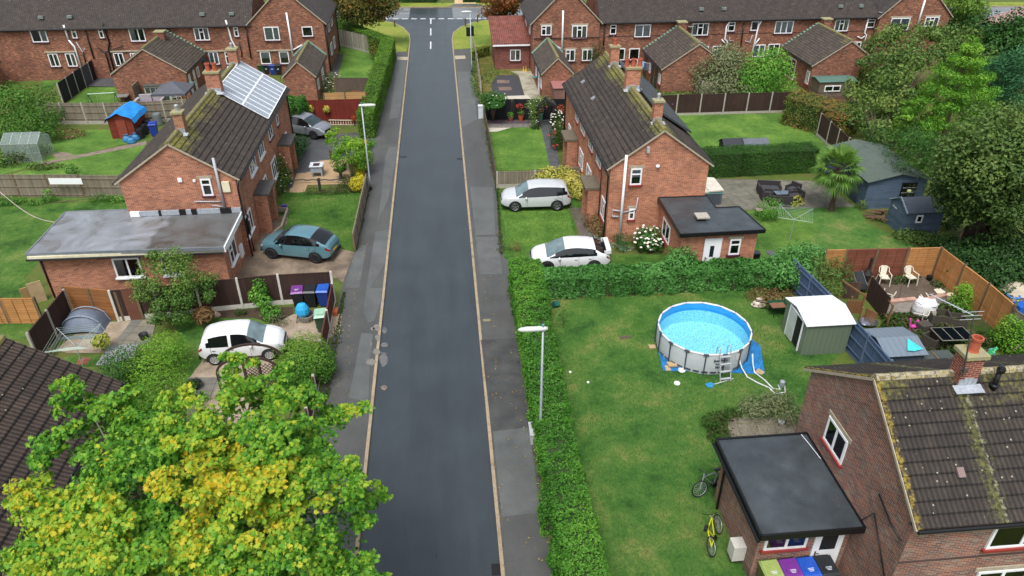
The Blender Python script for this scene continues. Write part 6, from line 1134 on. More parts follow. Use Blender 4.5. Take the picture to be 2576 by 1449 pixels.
# sycamore, bottom left
SC=(-6.0,11.6,6.4); SR=(4.3,5.0,3.6)
tips=[(190,960,.35,.2),(240,990,.5,.25),(280,1010,.4,.2),(150,1090,.4,.15),(210,1060,.55,.2),(120,1150,.35,.2),(330,1080,.6,.2),(420,1040,.5,.35),(460,1010,.35,.6),(590,890,.28,.35),(600,930,.32,.3),(590,980,.45,.35),(640,960,.35,.25),(680,960,.4,.25),(710,930,.33,.2),(745,990,.45,.2),(780,980,.35,.2),(800,1040,.5,.15),(850,1050,.45,.2),(890,1025,.25,.7),(560,1040,.5,.45),(520,1060,.4,.6),(480,1100,.5,.5),(540,1120,.55,.75),(600,1060,.4,.3),(650,1080,.5,.2),(700,1060,.45,.25),(620,1120,.35,.9),(590,1150,.5,.85),(640,1160,.4,.9),(540,1190,.5,.9),(470,1190,.5,.8),(430,1220,.5,.9),(500,1250,.6,.95),(570,1220,.5,.9),(620,1220,.5,.8),(680,1180,.4,.9),(730,1140,.35,.85),(700,1230,.5,.7),(740,1200,.4,.6),(760,1260,.5,.6),(720,1300,.5,.8),(650,1290,.5,.75),(820,1130,.5,.15),(860,1200,.4,.15),(900,1240,.4,.25),(950,1240,.32,.3),(920,1290,.3,.25),(840,1260,.5,.2),(780,1180,.5,.2),(750,1110,.5,.2),(300,1150,.6,.25),(360,1150,.6,.15),(260,1110,.55,.2),(30,1220,.4,.75),(80,1230,.45,.65),(140,1240,.5,.55),(200,1260,.5,.6),(250,1230,.5,.5),(230,1160,.35,.7),(60,1290,.5,.5),(20,1330,.5,.6),(110,1300,.5,.6),(170,1330,.55,.65),(250,1320,.5,.6),(290,1290,.45,.7),(200,1390,.5,.6),(130,1400,.55,.45),(60,1420,.5,.65),(30,1380,.5,.4),(280,1400,.55,.5),(270,1350,.45,.7),(340,1300,.6,.1),(400,1300,.6,.15),(350,1220,.6,.1),(360,1380,.6,.3),(320,1440,.5,.75),(420,1400,.6,.5),(450,1340,.5,.75),(520,1330,.55,.5),(480,1430,.6,.45),(560,1400,.6,.3),(600,1350,.55,.4),(640,1430,.6,.3),(700,1380,.55,.3),(680,1450,.5,.5),(780,1350,.5,.3),(820,1330,.5,.4),(860,1390,.5,.2),(830,1440,.6,.3),(900,1430,.45,.25),(760,1430,.55,.3),(80,1470,.6,.4),(200,1470,.6,.3),(940,1450,.4,.2),(540,1480,.6,.5),(655,1050,.4,.3),(700,1005,.35,.25),(570,1005,.4,.35),(745,1045,.45,.2),(300,1055,.45,.2),(350,1030,.4,.2),(800,1095,.45,.15),(845,1110,.4,.15),(680,1120,.45,.3)]
cl=[];tt=[]
for (x,y,r_,t_) in tips:
    p=ell('V',x,y,SC,SR); p=p.lerp(Vector(SC),random.uniform(-.06,.2)) if x<870 and y>1000 else p; r_=r_*(p-Vector((0,0,CAMH))).length/17*1.0; cl.append((tuple(p-Vector((0,0,r_*.25))),(r_*1.1,r_*1.1,r_*.5))); tt.append(t_)
root=thing('sycamore_tree','big sycamore turning yellow in the lower left corner','tree',(-7.3,11.0,0)); Cs=[];Ns=[];Ts=[]
for (c,r_),t_ in zip(cl,tt):
    # sprays: whorls of leaves along small twigs, each lying roughly level and drooping at the edge
    n=int(1150*r_[0]*r_[0])+110; a=rng.random(n)*6.283; q=np.sqrt(rng.random(n)); d=np.column_stack([q*np.cos(a)*r_[0],q*np.sin(a)*r_[1],(rng.random(n)-.35)*r_[2]*1.1-q*q*r_[2]*.6]); sub=rng.normal(size=(7,3))*np.array([r_[0]*.55,r_[1]*.55,r_[2]*.5]); d=d*.45+sub[rng.integers(7,size=n)]*.8
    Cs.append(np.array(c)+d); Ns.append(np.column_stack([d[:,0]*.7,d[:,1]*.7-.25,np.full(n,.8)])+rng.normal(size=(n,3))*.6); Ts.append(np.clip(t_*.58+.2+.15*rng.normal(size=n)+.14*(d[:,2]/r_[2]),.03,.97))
n=15000; d=sphere_pts(n)*np.array(SR)*(.35+.5*rng.random(n))[:,None]; P0=np.array(SC)+d; k=(P0[:,2]>2.2); Cs.append(P0[k]); Ns.append(np.column_stack([d[k][:,0]*.1,d[k][:,1]*.1,np.full(k.sum(),.8)])+rng.normal(size=(k.sum(),3))*.4); Ts.append(np.clip(.18+.13*rng.normal(size=k.sum()),0,.6))  # inner fill leaves tinted dark: crown shade put into their colour
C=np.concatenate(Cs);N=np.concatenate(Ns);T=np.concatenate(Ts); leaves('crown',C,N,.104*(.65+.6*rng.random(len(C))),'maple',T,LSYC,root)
BS=P_('sycamore bark','6b655a',.9,var=.2); m=MB(); m.tube([(-7.3,11.0,0),(-7.1,11.1,2.2),(-6.5,11.4,4.5),(-6.2,11.6,7.0)],[.28,.22,.15,.05],10); m.build('trunk',BS,root,smooth=True)
for i in range(0,len(cl),3):
    c=Vector(cl[i][0]); s=Vector((-6.7,11.3,3.2)).lerp(Vector((-6.2,11.6,6)),random.random()); m=MB(); m.tube([s,s.lerp(c,.5)+Vector((0,0,.1)),c],[.07,.045,.012],5); m.build('limb',BS,root)
# others
def cpt(*l): return CP(*l)
tree('apple_tree','small apple-like tree in front of the long flat-roofed extension',V2(432,812),cpt(('V',430,700,2.4,(1.7,1.3,1.0)),('V',390,740,1.8,(1.2,1.0,.9)),('V',470,740,1.8,(1.2,1.0,.9)),('V',430,660,3.0,(1.1,.9,.7)),('V',375,650,2.6,(.7,.6,.5)),('V',500,700,2.2,(.9,.8,.6)),('V',430,780,1.2,(1.2,.9,.7)),('V',350,700,2.0,(.6,.6,.5)),('V',520,745,1.6,(.5,.5,.4)),('V',470,660,2.6,(.6,.6,.5)),('V',400,800,1.0,(.6,.5,.4))),leafmat('apple leaves',['2a4418','3f6226','587c34','7a9646','96963c'],trans=.3),per=420,size=.12,tr=.1)
tree('lime_green_tree','bright green small tree beside the left lamp post',V2(885,445),cpt(('V',870,350,2.2,(.9,.9,.8)),('V',845,370,1.9,(.8,.8,.7)),('V',900,375,2.0,(.9,.9,.8)),('V',920,360,2.0,(.7,.7,.7)),('V',855,405,1.4,(.8,.8,.7)),('V',900,410,1.3,(.8,.8,.7)),('V',840,330,2.2,(.5,.5,.4)),('V',925,395,1.3,(.5,.5,.6)),('V',825,350,1.9,(.4,.4,.4))),LLIME,per=430,size=.13,tr=.07)
tree('street_tree','rusty green tree on the junction grass at the left',A2('b',1055,290),cpt(('b',1000,60,4.2,(3.0,2.2,1.5)),('b',1150,40,4.4,(2.8,2.2,1.6)),('b',880,80,3.9,(2.2,2.0,1.3)),('b',1250,60,4.2,(2.3,2.0,1.5)),('b',1000,160,3.2,(2.4,1.8,1.0)),('b',1150,150,3.3,(2.2,1.8,1.1)),('b',1080,-60,5.6,(3.2,2.4,1.5)),('b',900,-40,5.2,(2.2,2,1.4)),('b',1270,-20,5,(2,2,1.5)),('b',1230,180,2.8,(.9,.9,.6))),LRUG,per=80,size=.3,tr=.22,group='junction trees')
tree('street_tree','rust brown tree on the junction grass at the right',A2('b',2435,260),cpt(('b',2440,60,4.2,(2.4,1.8,1.6)),('b',2380,130,3.4,(1.6,1.4,1.0)),('b',2500,120,3.5,(1.8,1.5,1.1)),('b',2440,-30,5.4,(2.2,1.8,1.5)),('b',2540,40,4.2,(1.6,1.4,1.3)),('b',2450,170,2.8,(1.2,1,.7))),LRUS,per=85,size=.3,tr=.16,group='junction trees')
tree('background_tree','dark tree behind the left terrace end beside the main road',A2('b',770,190),cpt(('b',790,60,2.5,(1.6,1.6,1.5)),('b',760,110,1.6,(1.3,1.2,1.2)),('b',740,20,3,(1.5,1.5,1.4)),('b',740,-60,4,(2,2,1.5))),LYEW,per=110,size=.26)
tree('tall_conifer','tall bright yellow-green conifer on the right',(37.0,49.5),[((37.0+math.cos(a*.8+z)*s,49.5+math.sin(a*.8+z)*s,z),(r_,r_,r_*.55)) for z,s,r_ in ((1.0,3.3,1.1),(2.0,3.1,1.1),(3.0,2.8,1.0),(4.0,2.4,.95),(5.0,1.9,.9),(6.0,1.4,.8),(7.0,.8,.7),(7.8,.35,.5)) for a in range(8)]+[((37,49.5,z),(2.6-z*.25,2.6-z*.25,1.2)) for z in (1.5,3.5,5.5)]+[((37,49.5,8.0),(.6,.6,.8))],LBRC,per=190,size=.28,shape='needle',tr=.2,tint=None,limbs=4)
DT=[('d',1300,420,4.5,(2.4,2,1.6)),('d',1150,480,3.8,(2.0,1.8,1.5)),('d',1500,380,4.8,(2.8,2,1.6)),('d',1700,420,4.8,(2.6,2,1.6)),('d',1900,400,4.8,(2.6,2,1.6)),('d',2050,420,4.5,(2.2,2,1.6)),('d',1200,650,3.6,(2.4,2,1.8)),('d',1450,620,4.2,(2.6,2,1.8)),('d',1050,640,3.0,(1.6,1.6,1.4)),('d',1300,850,3.0,(2.6,2,1.8)),('d',1100,900,2.6,(2.2,1.8,1.6)),('d',1000,1000,2.2,(1.8,1.6,1.4)),('d',1150,1150,2.0,(2.4,1.8,1.5)),('d',950,1180,1.6,(1.8,1.6,1.2)),('d',1300,1050,2.4,(2,1.8,1.6)),('d',1050,1330,1.4,(2.0,1.6,1.2)),('d',1250,1300,1.6,(1.8,1.6,1.2)),('d',850,900,2.4,(1.2,1.2,1)),('d',1700,560,4,(2.2,2,1.5)),('d',2100,600,3.4,(2,1.8,1.5)),('d',1250,300,5.0,(1.2,1,.9))]
tree('cherry_tree','broad dull green tree in front of the right terrace',V2(2230,330),CP(*DT[:11]+DT[18:]),LDUL,per=80,size=.26,tr=.22,shell=.25); tree('cherry_tree','sprawling dull green tree hanging over the small lawn by the dark fence',V2(2205,400),CP(*DT[11:18]),LDUL,per=80,size=.25,tr=.18,shell=.25)
tree('dark_cypress','dark green tree at the upper right edge beside the pink roof',A2('d',2400,620),CP(('d',2350,330,5.5,(3,2.4,2.2)),('d',2500,300,6,(2.8,2.4,2.2)),('d',2250,450,4.2,(2.2,2,2)),('d',2400,520,3.8,(3,2.4,2)),('d',2550,450,4.5,(2.6,2,2)),('d',2250,560,2.8,(1.6,1.6,1.6))),LYEW,per=110,size=.28)
tree('blue_cedar','blue-green cedar at the right edge behind the bright conifer',A2('d',2420,1000),CP(('d',2400,720,4.5,(2.4,2,1.3)),('d',2280,750,3.8,(1.8,1.8,1.2)),('d',2530,650,5,(2,2,1.4)),('d',2350,860,3.2,(2.4,2,1.3)),('d',2500,850,3.6,(2.4,2,1.3)),('d',2400,960,2.4,(2.6,2,1.3)),('d',2250,880,2.6,(1.6,1.6,1.1)),('d',2550,970,2.6,(2.2,2,1.3)),('d',2310,640,5.2,(.8,.8,1.0)),('d',2560,560,6,(1,1,1.2))),LBLU,per=120,size=.3,shape='needle')
tree('olive_green_tree','large dark olive tree over the sheds at the right edge',A2('h',2380,960),CP(('h',2150,150,6.2,(2.2,2,1.5)),('h',2350,100,6.6,(2.2,2,1.5)),('h',2520,150,6.6,(2,2,1.6)),('h',1950,250,5.4,(1.8,1.6,1.3)),('h',2100,330,5.2,(2,1.8,1.4)),('h',2300,300,5.6,(2.2,2,1.5)),('h',2500,380,5.4,(2.2,2,1.5)),('h',1850,380,4.2,(1.5,1.4,1.2)),('h',1950,480,4,(1.6,1.4,1.1)),('h',2120,520,4.2,(1.8,1.6,1.2)),('h',2300,540,4.4,(1.9,1.6,1.3)),('h',2500,600,4.2,(2,1.6,1.3)),('h',1820,560,3,(1,1,.8)),('h',2000,640,3,(1.3,1.2,.9)),('h',2250,700,3,(1.5,1.2,.8)),('h',2450,760,3,(1.5,1.2,1)),('h',2100,20,7,(2.2,2,1.5)),('h',2300,-100,7.4,(2.4,2,1.6)),('h',2500,-80,7.4,(2.2,2,1.6)),('h',2000,760,2,(1,.9,.6))),LOLI,per=190,size=.2,tr=.26,trunks=3,shell=.3)
tree('dark_undergrowth_tree','dark conifer branches above the slate-blue summer house roof',A2('h',1560,200),CP(('h',1500,60,3.6,(2.2,1.8,1.3)),('h',1700,120,3.8,(2,1.8,1.3)),('h',1800,220,3.4,(1.8,1.6,1.2)),('h',1350,-20,3,(2,1.6,1.2)),('h',1150,-20,2,(2,1.4,1)),('h',1650,250,2.8,(1,1,.7)),('h',1900,60,4.4,(2,1.8,1.4))),LYEW and leafmat('dark conifer branch',['1a3212','274a1a','3c6424','5c8230'],trans=.15),per=170,size=.22,shape='needle')
tree('background_tree','light green wispy tree at the top right by the main road',A2('d',1980,280),CP(('d',1980,60,4,(2.6,2,1.8)),('d',2080,130,3,(2,1.8,1.5)),('d',1880,60,4,(2,1.8,1.6)),('d',2000,-40,5.4,(2.8,2,1.8)),('d',2050,230,1.8,(1.4,1.4,1.1))),leafmat('wispy leaves',['3c5a20','557a2c','72923a','8a9a50'],trans=.25),per=95,size=.27)
B('background_bush','dark round bush beside the light green wispy tree at the top right',[('d',1880,230,2.2,(2.4,2,1.9)),('d',1840,280,1.5,(1.4,1.2,1.2))],LYEW,per=120,size=.24)
o=B('undergrowth','dark tangle of bramble and ivy in the lower right corner of the big trees',[('h',1900,1080,.7,(1.6,1.4,.9)),('h',2050,1150,.8,(1.6,1.4,1)),('h',2250,1100,1,(1.8,1.5,1.2)),('h',2450,1150,1,(1.8,1.5,1.2)),('h',2100,1280,.8,(1.6,1.4,1)),('h',2300,1300,1,(1.6,1.4,1)),('h',2500,1330,1,(1.6,1.4,1)),('h',2400,1420,.8,(1.4,1.2,.8)),('h',2550,1050,1.2,(1.6,1.4,1.2)),('h',2150,1050,.7,(1.4,1,.8)),('h',1850,1180,.4,(1,1,.6)),('h',1980,1000,.5,(1.2,.9,.7)),('h',1850,760,.6,(.8,.7,.7))],leafmat('bramble leaves',['16280f','22401a','345726','4d7030'],trans=.2),per=260,size=.17,cat='undergrowth')
# palm
pb_=A('h',635,670,0); root=thing('fan_palm','fan palm with a shaggy trunk at the edge of the patio','palm tree',tuple(pb_)); pt=A('h',700,260,2.75); 
m=MB(); m.tube([pb_,pb_.lerp(pt,.35)+Vector((.03,0,0)),pb_.lerp(pt,.75),pt],[.2,.14,.15,.13],10); m.build('trunk',P_('palm trunk','4f4034',.95,var=.3,scale=12),root)
LP=leafmat('palm fans',['34541c','527a2a','7a9c48','a8b86c'],trans=.25)
for i in range(38):
    a=i*2.4+.3; el=R(75-i*3.4); L_=1.5; d=Vector((math.cos(a)*math.cos(el),math.sin(a)*math.cos(el),math.sin(el))); tip=pt+d*L_*.62; sd_=d.cross(Vector((0,0,1))).normalized(); up=sd_.cross(d); m=MB(); m.tube([pt,tip],.014,4); m.build('stalk',MATS['dry brown leaves'],root)
    C=[];Nn=[];U=[];m=MB(); vs=[];fs=[]
    for j in range(17):
        b=R(-100+200*j/16); dd=(d*math.cos(b)+sd_*math.sin(b)); ln=L_*(.62-.12*abs(math.sin(b))); e=tip+dd*ln-Vector((0,0,.22*ln*(1.2-el))); w=up.cross(dd).normalized()*.05; mid=tip+dd*ln*.55+up*.03; m.add([tip,mid+w,e,mid-w],[(0,1,2,3)])
    o=m.build('frond',LP,root); at=o.data.attributes.new('tint','FLOAT','FACE'); at.data.foreach_set('value',[min(1,max(0,.25+.5*random.random()-.006*i)) for _ in range(17)])
# grass tufts over the lawns (uncountable)
TUFT=leafmat('grass blades',['31551c','4a7626','648c30','849a44'],trans=.2)
def tufts(name,polys,n,size=.07):
    Ps=[]
    for pts in polys:
        P=np.array(pts); lo,hi=P.min(0),P.max(0); q=lo+rng.random((n*2,2))*(hi-lo); ins=np.zeros(len(q),bool); j=len(P)-1
        for i in range(len(P)):
            xi,yi=P[i];xj,yj=P[j]; c=((yi>q[:,1])!=(yj>q[:,1]))&(q[:,0]<(xj-xi)*(q[:,1]-yi)/(yj-yi+1e-9)+xi); ins^=c; j=i
        Ps.append(q[ins][:n])
    q=np.concatenate(Ps); C=np.column_stack([q,np.full(len(q),.012)]); N=np.column_stack([rng.normal(size=(len(q),2)),np.full(len(q),.15)])
    o=leaves(name,C,N,size*(.5+rng.random(len(q))),'blade',.45+.25*wob(C,.8,2)+.25*rng.normal(size=len(q))*.6,TUFT,None,up=np.array([0,0,1.])); tag(o,None,None,None,'stuff'); return o
tufts('grass',[[V2(*p) for p in ((1385,755),(2000,720),(2130,860),(2060,960),(2020,1050),(1900,1440),(1880,1600),(1500,1600),(1400,900))]],90000,.07)
tufts('grass',[[V2(*p) for p in ((705,484),(913,484),(890,633),(700,633))],[V2(*p) for p in ((1250,500),(1440,470),(1460,520),(1440,640),(1690,650),(1690,672),(1340,672),(1268,650))]],12000,.08)
# fringe of weeds along fences and kerb edges
def fringe(label,a,b,n,w,mat=LWEED,size=.09):
    a=np.array(a);b=np.array(b); t=rng.random(n)**1; P=a+(b-a)*t[:,None]; d=(b-a)/np.linalg.norm(b-a); nn=np.array([-d[1],d[0]]); k=np.maximum(0,wob(np.column_stack([P,P[:,0]]),1.3,7)+.2); P=P+nn*(rng.normal(size=n)*w*(.3+k))[:,None]
    C=np.column_stack([P,.01+rng.random(n)*.08*(.4+k)]); o=leaves('weeds',C,rng.normal(size=(n,3))+np.array([0,0,1.]),size*(.5+rng.random(n)),'leaf',rng.random(n),mat); tag(o,None,None,None,'stuff')
fringe('',V2(893,634),V2(926,478),900,.08); fringe('',V2(866,735),V2(812,1052),1400,.1,LGRY if 0 else LWEED); fringe('',(2.98,33),(2.85,10),2600,.08,LBRN,.06); fringe('',(2.98,33),(2.85,10),1500,.1,LPRIV,.08); fringe('',V2(1250,470),V2(1262,640),1400,.12); fringe('',V2(1222,330),V2(1248,470),700,.08); fringe('',V2(1385,752),V2(1700,738),900,.15,LBRN,.08); fringe('',(1.22,30),(1.22,8),260,.02,LBRN,.05); fringe('',V2(1188,135),V2(1212,300),900,.25,LDUL,.12)
# ================================================================ sheds and garden things
def slab_(m,a,b,c,d,t=.04):
    a,b,c,d=[Vector(p) for p in (a,b,c,d)]; n=(b-a).cross(d-a).normalized()*t
    if n.z<0: n=-n
    m.add([a,b,c,d,a+n,b+n,c+n,d+n],[(3,2,1,0),(4,5,6,7),(0,1,5,4),(1,2,6,5),(2,3,7,6),(3,0,4,7)])
def shed(name,label,x0,x1,y0,y1,ze,zr,axis,wm,rm,ov=.1,cat='shed',base_z=.05,parts=None):
    r=thing(name,label,cat,((x0+x1)/2,(y0+y1)/2,0))
    if axis=='x': s0,s1,a0,a1=y0,y1,x0,x1; T=lambda s,a,z:(a,s,z)
    else: s0,s1,a0,a1=x0,x1,y0,y1; T=lambda s,a,z:(s,a,z)
    sc=(s0+s1)/2; m=MB(); v=[T(s0,a0,0),T(s1,a0,0),T(s1,a0,ze),T(sc,a0,zr-.01),T(s0,a0,ze),T(s0,a1,0),T(s1,a1,0),T(s1,a1,ze),T(sc,a1,zr-.01),T(s0,a1,ze)]
    m.add(v,[(0,1,2,3,4),(9,8,7,6,5),(0,5,6,1),(1,6,7,2),(2,7,8,3),(3,8,9,4),(4,9,5,0)]); w=m.build('wall',wm,r); bm_fix(w)
    m=MB(); sl=(zr-ze)/(sc-s0)
    for sg in (-1,1):
        e=sc+sg*(sc-s0+ov); ez=ze-sl*ov+.012; slab_(m,T(sc,a0-ov,zr+.012),T(e,a0-ov,ez),T(e,a1+ov,ez),T(sc,a1+ov,zr+.012))
    m.build('roof',rm,r); return r
def ribbed(name,c,w,axis,rough=.4):
    t=NT(name,rough,.2,.5); p=t.sep(t.coord()); a=p['XYZ'.index(axis)]; f=t.math('FRACT',t.math('DIVIDE',a,w)); l=lin(c); t.color(t.ramp(f,[(0,tuple(x*.55 for x in l[:3])+(1,)),(.06,l),(.94,tuple(min(1,x*1.08) for x in l[:3])+(1,)),(1,tuple(x*.55 for x in l[:3])+(1,))])); t.bump(f,.3,.02); return t.m
r=shed('metal_shed','green ribbed metal shed with a white roof and sliding door beside the blue fence',15.95,18.1,26.1,28.35,1.72,1.98,'x',ribbed('shed green','6f7d6c',.24,'X'),P_('shed white roof','dfe2e4',.4,var=.02))
m=MB(); m.box(15.93,15.945,26.5,27.15,.12,1.6); m.build('doorway',DKIN,r); m=MB(); m.box(15.88,15.925,27.1,27.75,.1,1.62); m.build('door',P_('shed door pale','c4cdc6',.45),r) if 0 else m.build('door',P_('shed door pale','b9c2bb',.45),r); m=MB(); m.box(15.88,15.928,26.4,26.48,.05,1.68); m.box(15.88,15.928,27.78,27.86,.05,1.68); m.box(15.88,15.928,26.4,27.86,1.685,1.75); m.build('door_frame',WHITE,r)
r=shed('metal_shed','blue-grey metal shed with a cyan cloth on its roof',18.5,20.2,23.75,25.65,1.6,1.85,'x',P_('shed slate','3f4a58',.5),ribbed('shed roof grey','76838f',.28,'X'))
q=[A('t',*p) for p in ((600,790,1.85),(870,970,1.72),(720,1010,1.70),(600,1000,1.72))]; m=MB(); m.add([q[0]+Vector((0,0,.05)),q[1]+Vector((0,0,.04)),q[2]+Vector((0,0,.05)),q[3]+Vector((0,0,.05)),(q[0]+q[1]+q[2]+q[3])/4+Vector((0,0,.12))],[(0,3,4),(3,2,4),(2,1,4),(1,0,4)]); tag(m.build('cloth',P_('cyan cloth','3fc4c8',.7,var=.1)),'cyan cloth draped on the blue-grey metal shed roof','cloth')
r=thing('storage_box','long dark felt-topped lean-to box in front of the blue-grey metal shed','storage box',(20.4,23.8,0)); m=MB(); m.box(19.25,21.6,23.5,24.25,0,1.22); m.build('body',P_('grey timber','6f6f66',.8,var=.2),r); m=MB(); m.box(19.15,21.7,23.4,24.32,1.223,1.29)
m.build('lid',ground_mat('dark felt top',['3a4242','4a5250','3f4744'],2,20),r); m=MB(); [m.box(x,x+.06,23.4,24.32,1.293,1.33) for x in (20.0,20.85)]; m.build('batten',WPOST,r)
r=shed('timber_shed','small slate-blue shed with one dark window and a sign on its gable',27.05,29.45,37.15,38.9,1.5,2.05,'x',WOODLB,ground_mat('shed felt',['3c424a','4a515a','444b53'],3,20))
window(r,'S',37.14,27.75,28.15,.8,1.3,'1',sill=None); text('Private',.16,P_('sign white','d5d8dc',.6),r,(27.03,38.35,1.3),(math.pi/2,0,-math.pi/2)); m=MB(); m.bar((27.0,38.0,2.1),(27.0,36.98,1.5),.03,.1); m.bar((27.0,38.0,2.1),(27.0,39.05,1.5),.03,.1); m.build('bargeboard',P_('pale blue board','8fa0b4',.7),r)
r=shed('summer_house','large slate-blue summer house with a green felt roof and small-paned window',26.5,30.4,40.75,46.5,1.95,2.4,'y',WOODLB,ground_mat('green felt',['47524c','56625a','4c5850'],1.5,16),ov=.2,cat='summer house')
w=window(r,'S',40.74,28.75,29.75,.75,1.75,'3',sill=None,fm=BLACK); m=MB(); 
for z in (1.08,1.42): m.box(28.8,29.7,40.68,40.7,z-.02,z+.02)
m.build('glazing_bar',P_('bar grey','8b929a',.6),w); m=MB(); m.box(26.44,26.49,41.6,43.2,.1,1.8); m.build('door',P_('door blue grey','364454',.5),r)
m=MB(); m.add([(x,y,.3) for x,y in ((26.2,40.9),(26.5,40.9),(26.5,41.2))],[(0,1,2)])
sw=thing('garden_swing','swing frame with pale yellow caps beside the slate-blue summer house','swing',tuple(A('h',1500,540,0))); a=A('h',1420,470,1.9);b=A('h',1625,480,1.9); m=MB(); m.tube([a,b],.03,6)
for c in (a,b): m.tube([c,(c.x-.2,c.y-.7,0)],.025,6); m.tube([c,(c.x+.1,c.y+.7,0)],.025,6)
m.build('frame',P_('dark green metal','2c3a34',.5),sw); m=MB(); [m.obox(c,(.2,.12,.12)) for c in (a,b)]; m.build('cap',P_('pale yellow cap','c9d08a',.5),sw)
r=thing('timber_shed','red painted shed under a bright blue tarpaulin','shed',(-25.5,59.5,0)); m=MB(); m.box(-26.4,-24.55,58.25,60.9,0,1.55); pts=[(-26.4,1.55),(-25.48,2.05),(-24.55,1.55)]
for yy in (58.25,60.9): m.add([(x,yy,z) for x,z in pts],[(0,2,1)] if yy>59 else [(0,1,2)])
w=m.build('wall',boards('red shed boards','743325','80392a',.13,'h'),r); m=MB(); m.box(-25.8,-25.1,58.19,58.24,.05,1.5); m.build('door',P_('red door','803a28',.7),r)
n=14; vs=[];fs=[]
for i in range(n+1):
    for j in range(n+1):
        x=-26.62+2.3*i/n; y=58.0+3.15*j/n; t_=abs((x+25.47)/1.15); z=2.13-.56*t_-(.25 if t_>.95 else 0)+.03*math.sin(7*x+3*y)+.02*math.sin(13*y+5*x); vs.append((x,y,z))
for i in range(n):
    for j in range(n): a=i*(n+1)+j; fs.append((a,a+n+1,a+n+2,a+1))
m=MB(); m.add(vs,fs); tag(m.build('tarpaulin',P_('bright blue tarpaulin','1a86d4',.4,var=.12,scale=2),base=(-25.5,59.5,1.6)),'bright blue tarpaulin over the red shed','tarpaulin')
def barrel(label,p,rr=.28,h=.85,c='1b1c1f',g='black barrels'): m=MB(); m.lathe(tuple(p),[(rr*.9,0),(rr,.08),(rr,h-.1),(rr*.92,h),(rr*.8,h),(rr*.78,h-.05),(.001,h-.05)],14); tag(m.build('barrel',P_('barrel '+c,c,.5),base=tuple(p),smooth=False),label,'barrel',g)
barrel('black barrel nearest the red shed corner',A('a',1425,1390,0)); barrel('black barrel between the other two by the red shed',A('a',1462,1350,0)); barrel('black barrel farthest from the red shed door',A('a',1500,1305,0))
p=A('a',1560,1370,0); bin_('open royal blue bin without a lid beside the black barrels','1c3a96','1c3a96',(p.x,p.y+.1),R(8))
for i,(x,y) in enumerate(((1285,1425),(1330,1440),(1370,1410))):
    p=A('a',x,y,.0); m=MB(); m.lathe(tuple(p),[(.3,0),(.36,.15),(.28,.35),(.1,.5),(.16,.6),(.001,.6)],9,1,.8); tag(m.build('rubbish_bag',P_('blue bag','2a6f9c',.45,var=.3,scale=5),base=tuple(p)),('full blue rubbish bag left of its pile','full blue rubbish bag in the middle of its pile','full blue rubbish bag right of its pile')[i]+' by the red shed','rubbish bag','blue rubbish bags')
# greenhouse
gh=A('a',80,1550,0); r=thing('greenhouse','small aluminium greenhouse with cloudy panes at the left edge','greenhouse',tuple(gh)); x0,y0=A2('a',70,1640); x1=A2('a',420,1640)[0]; y1=y0+2.0; AL=MATS['aluminium']
gp=NT('greenhouse glass',.15,0,.5); tr=gp.new('ShaderNodeBsdfTransparent'); mx=gp.new('ShaderNodeMixShader'); mx.inputs[0].default_value=.35; gp.color('a4b4b0'); gp.l.new(tr.outputs[0],mx.inputs[1]); gp.l.new(gp.b.outputs[0],mx.inputs[2]); gp.l.new(mx.outputs[0],gp.n['Material Output'].inputs['Surface']); GHM=gp.m
m=MB(); yc=(y0+y1)/2; ze,zr=1.4,1.95
m.add([(x0,y0,0),(x1,y0,0),(x1,y0,ze),(x0,y0,ze)],[(0,1,2,3)]); m.add([(x0,y1,0),(x1,y1,0),(x1,y1,ze),(x0,y1,ze)],[(3,2,1,0)]); m.add([(x0,y0,0),(x0,y1,0),(x0,y1,ze),(x0,yc,zr),(x0,y0,ze)],[(4,3,2,1,0)]); m.add([(x1,y0,0),(x1,y1,0),(x1,y1,ze),(x1,yc,zr),(x1,y0,ze)],[(0,1,2,3,4)]); m.build('wall_glass',GHM,r)
m=MB(); m.add([(x0,y0,ze),(x1,y0,ze),(x1,yc,zr),(x0,yc,zr)],[(0,1,2,3)]); m.add([(x0,y1,ze),(x1,y1,ze),(x1,yc,zr),(x0,yc,zr)],[(3,2,1,0)]); m.build('roof_glass',GHM,r)
m=MB(); k=4
for i in range(k+1):
    x=x0+(x1-x0)*i/k; m.bar((x,y0,0),(x,y0,ze),.03); m.bar((x,y0,ze),(x,yc,zr+.01),.03); m.bar((x,yc,zr+.01),(x,y1,ze),.03)
for z,y in ((ze,y0),(zr,yc),(ze,y1),(.7,y0)): m.bar((x0,y,z),(x1,y,z),.03)
m.build('frame',AL,r)
# swing frame, hutch, sofa, gazebo on the left
p=A('a',1010,1040,0); r=thing('garden_swing','green metal swing frame with a pale top bar on the small left lawn','swing',tuple(p)); a=A('a',880,945,1.9);b=A('a',1150,930,1.9)
m=MB(); m.tube([a,b],.035,7); m.build('top_bar',P_('pale bar','b4c9bc',.5),r); m=MB()
for c in (a,b): m.tube([c,(c.x-.15,c.y-.6,0)],.03,6); m.tube([c,(c.x+.1,c.y+.7,0)],.03,6)
m.build('frame',P_('swing green','3f5a46',.5),r)
for f_ in (.3,.62):
    m=MB(); q=a.lerp(b,f_); m.tube([q,(q.x,q.y-.05,.5)],.008,4); m.tube([q+Vector((.4,0,0)),(q.x+.4,q.y-.05,.5)],.008,4); m.box(q.x,q.x+.4,q.y-.12,q.y+.05,.48,.51); m.build('swing_seat',P_('seat grey','8a8f8c',.6),r)
p=A('a',1240,1030,0); m=MB(); m.obox((p.x,p.y+.3,.55),(1.0,1.0,.06),.1); m.obox((p.x,p.y+.3,.27),(.1,.1,.5)); tag(m.build('garden_table',P_('weathered table','6f706a',.8)),'small square weathered table by the left swing','table')
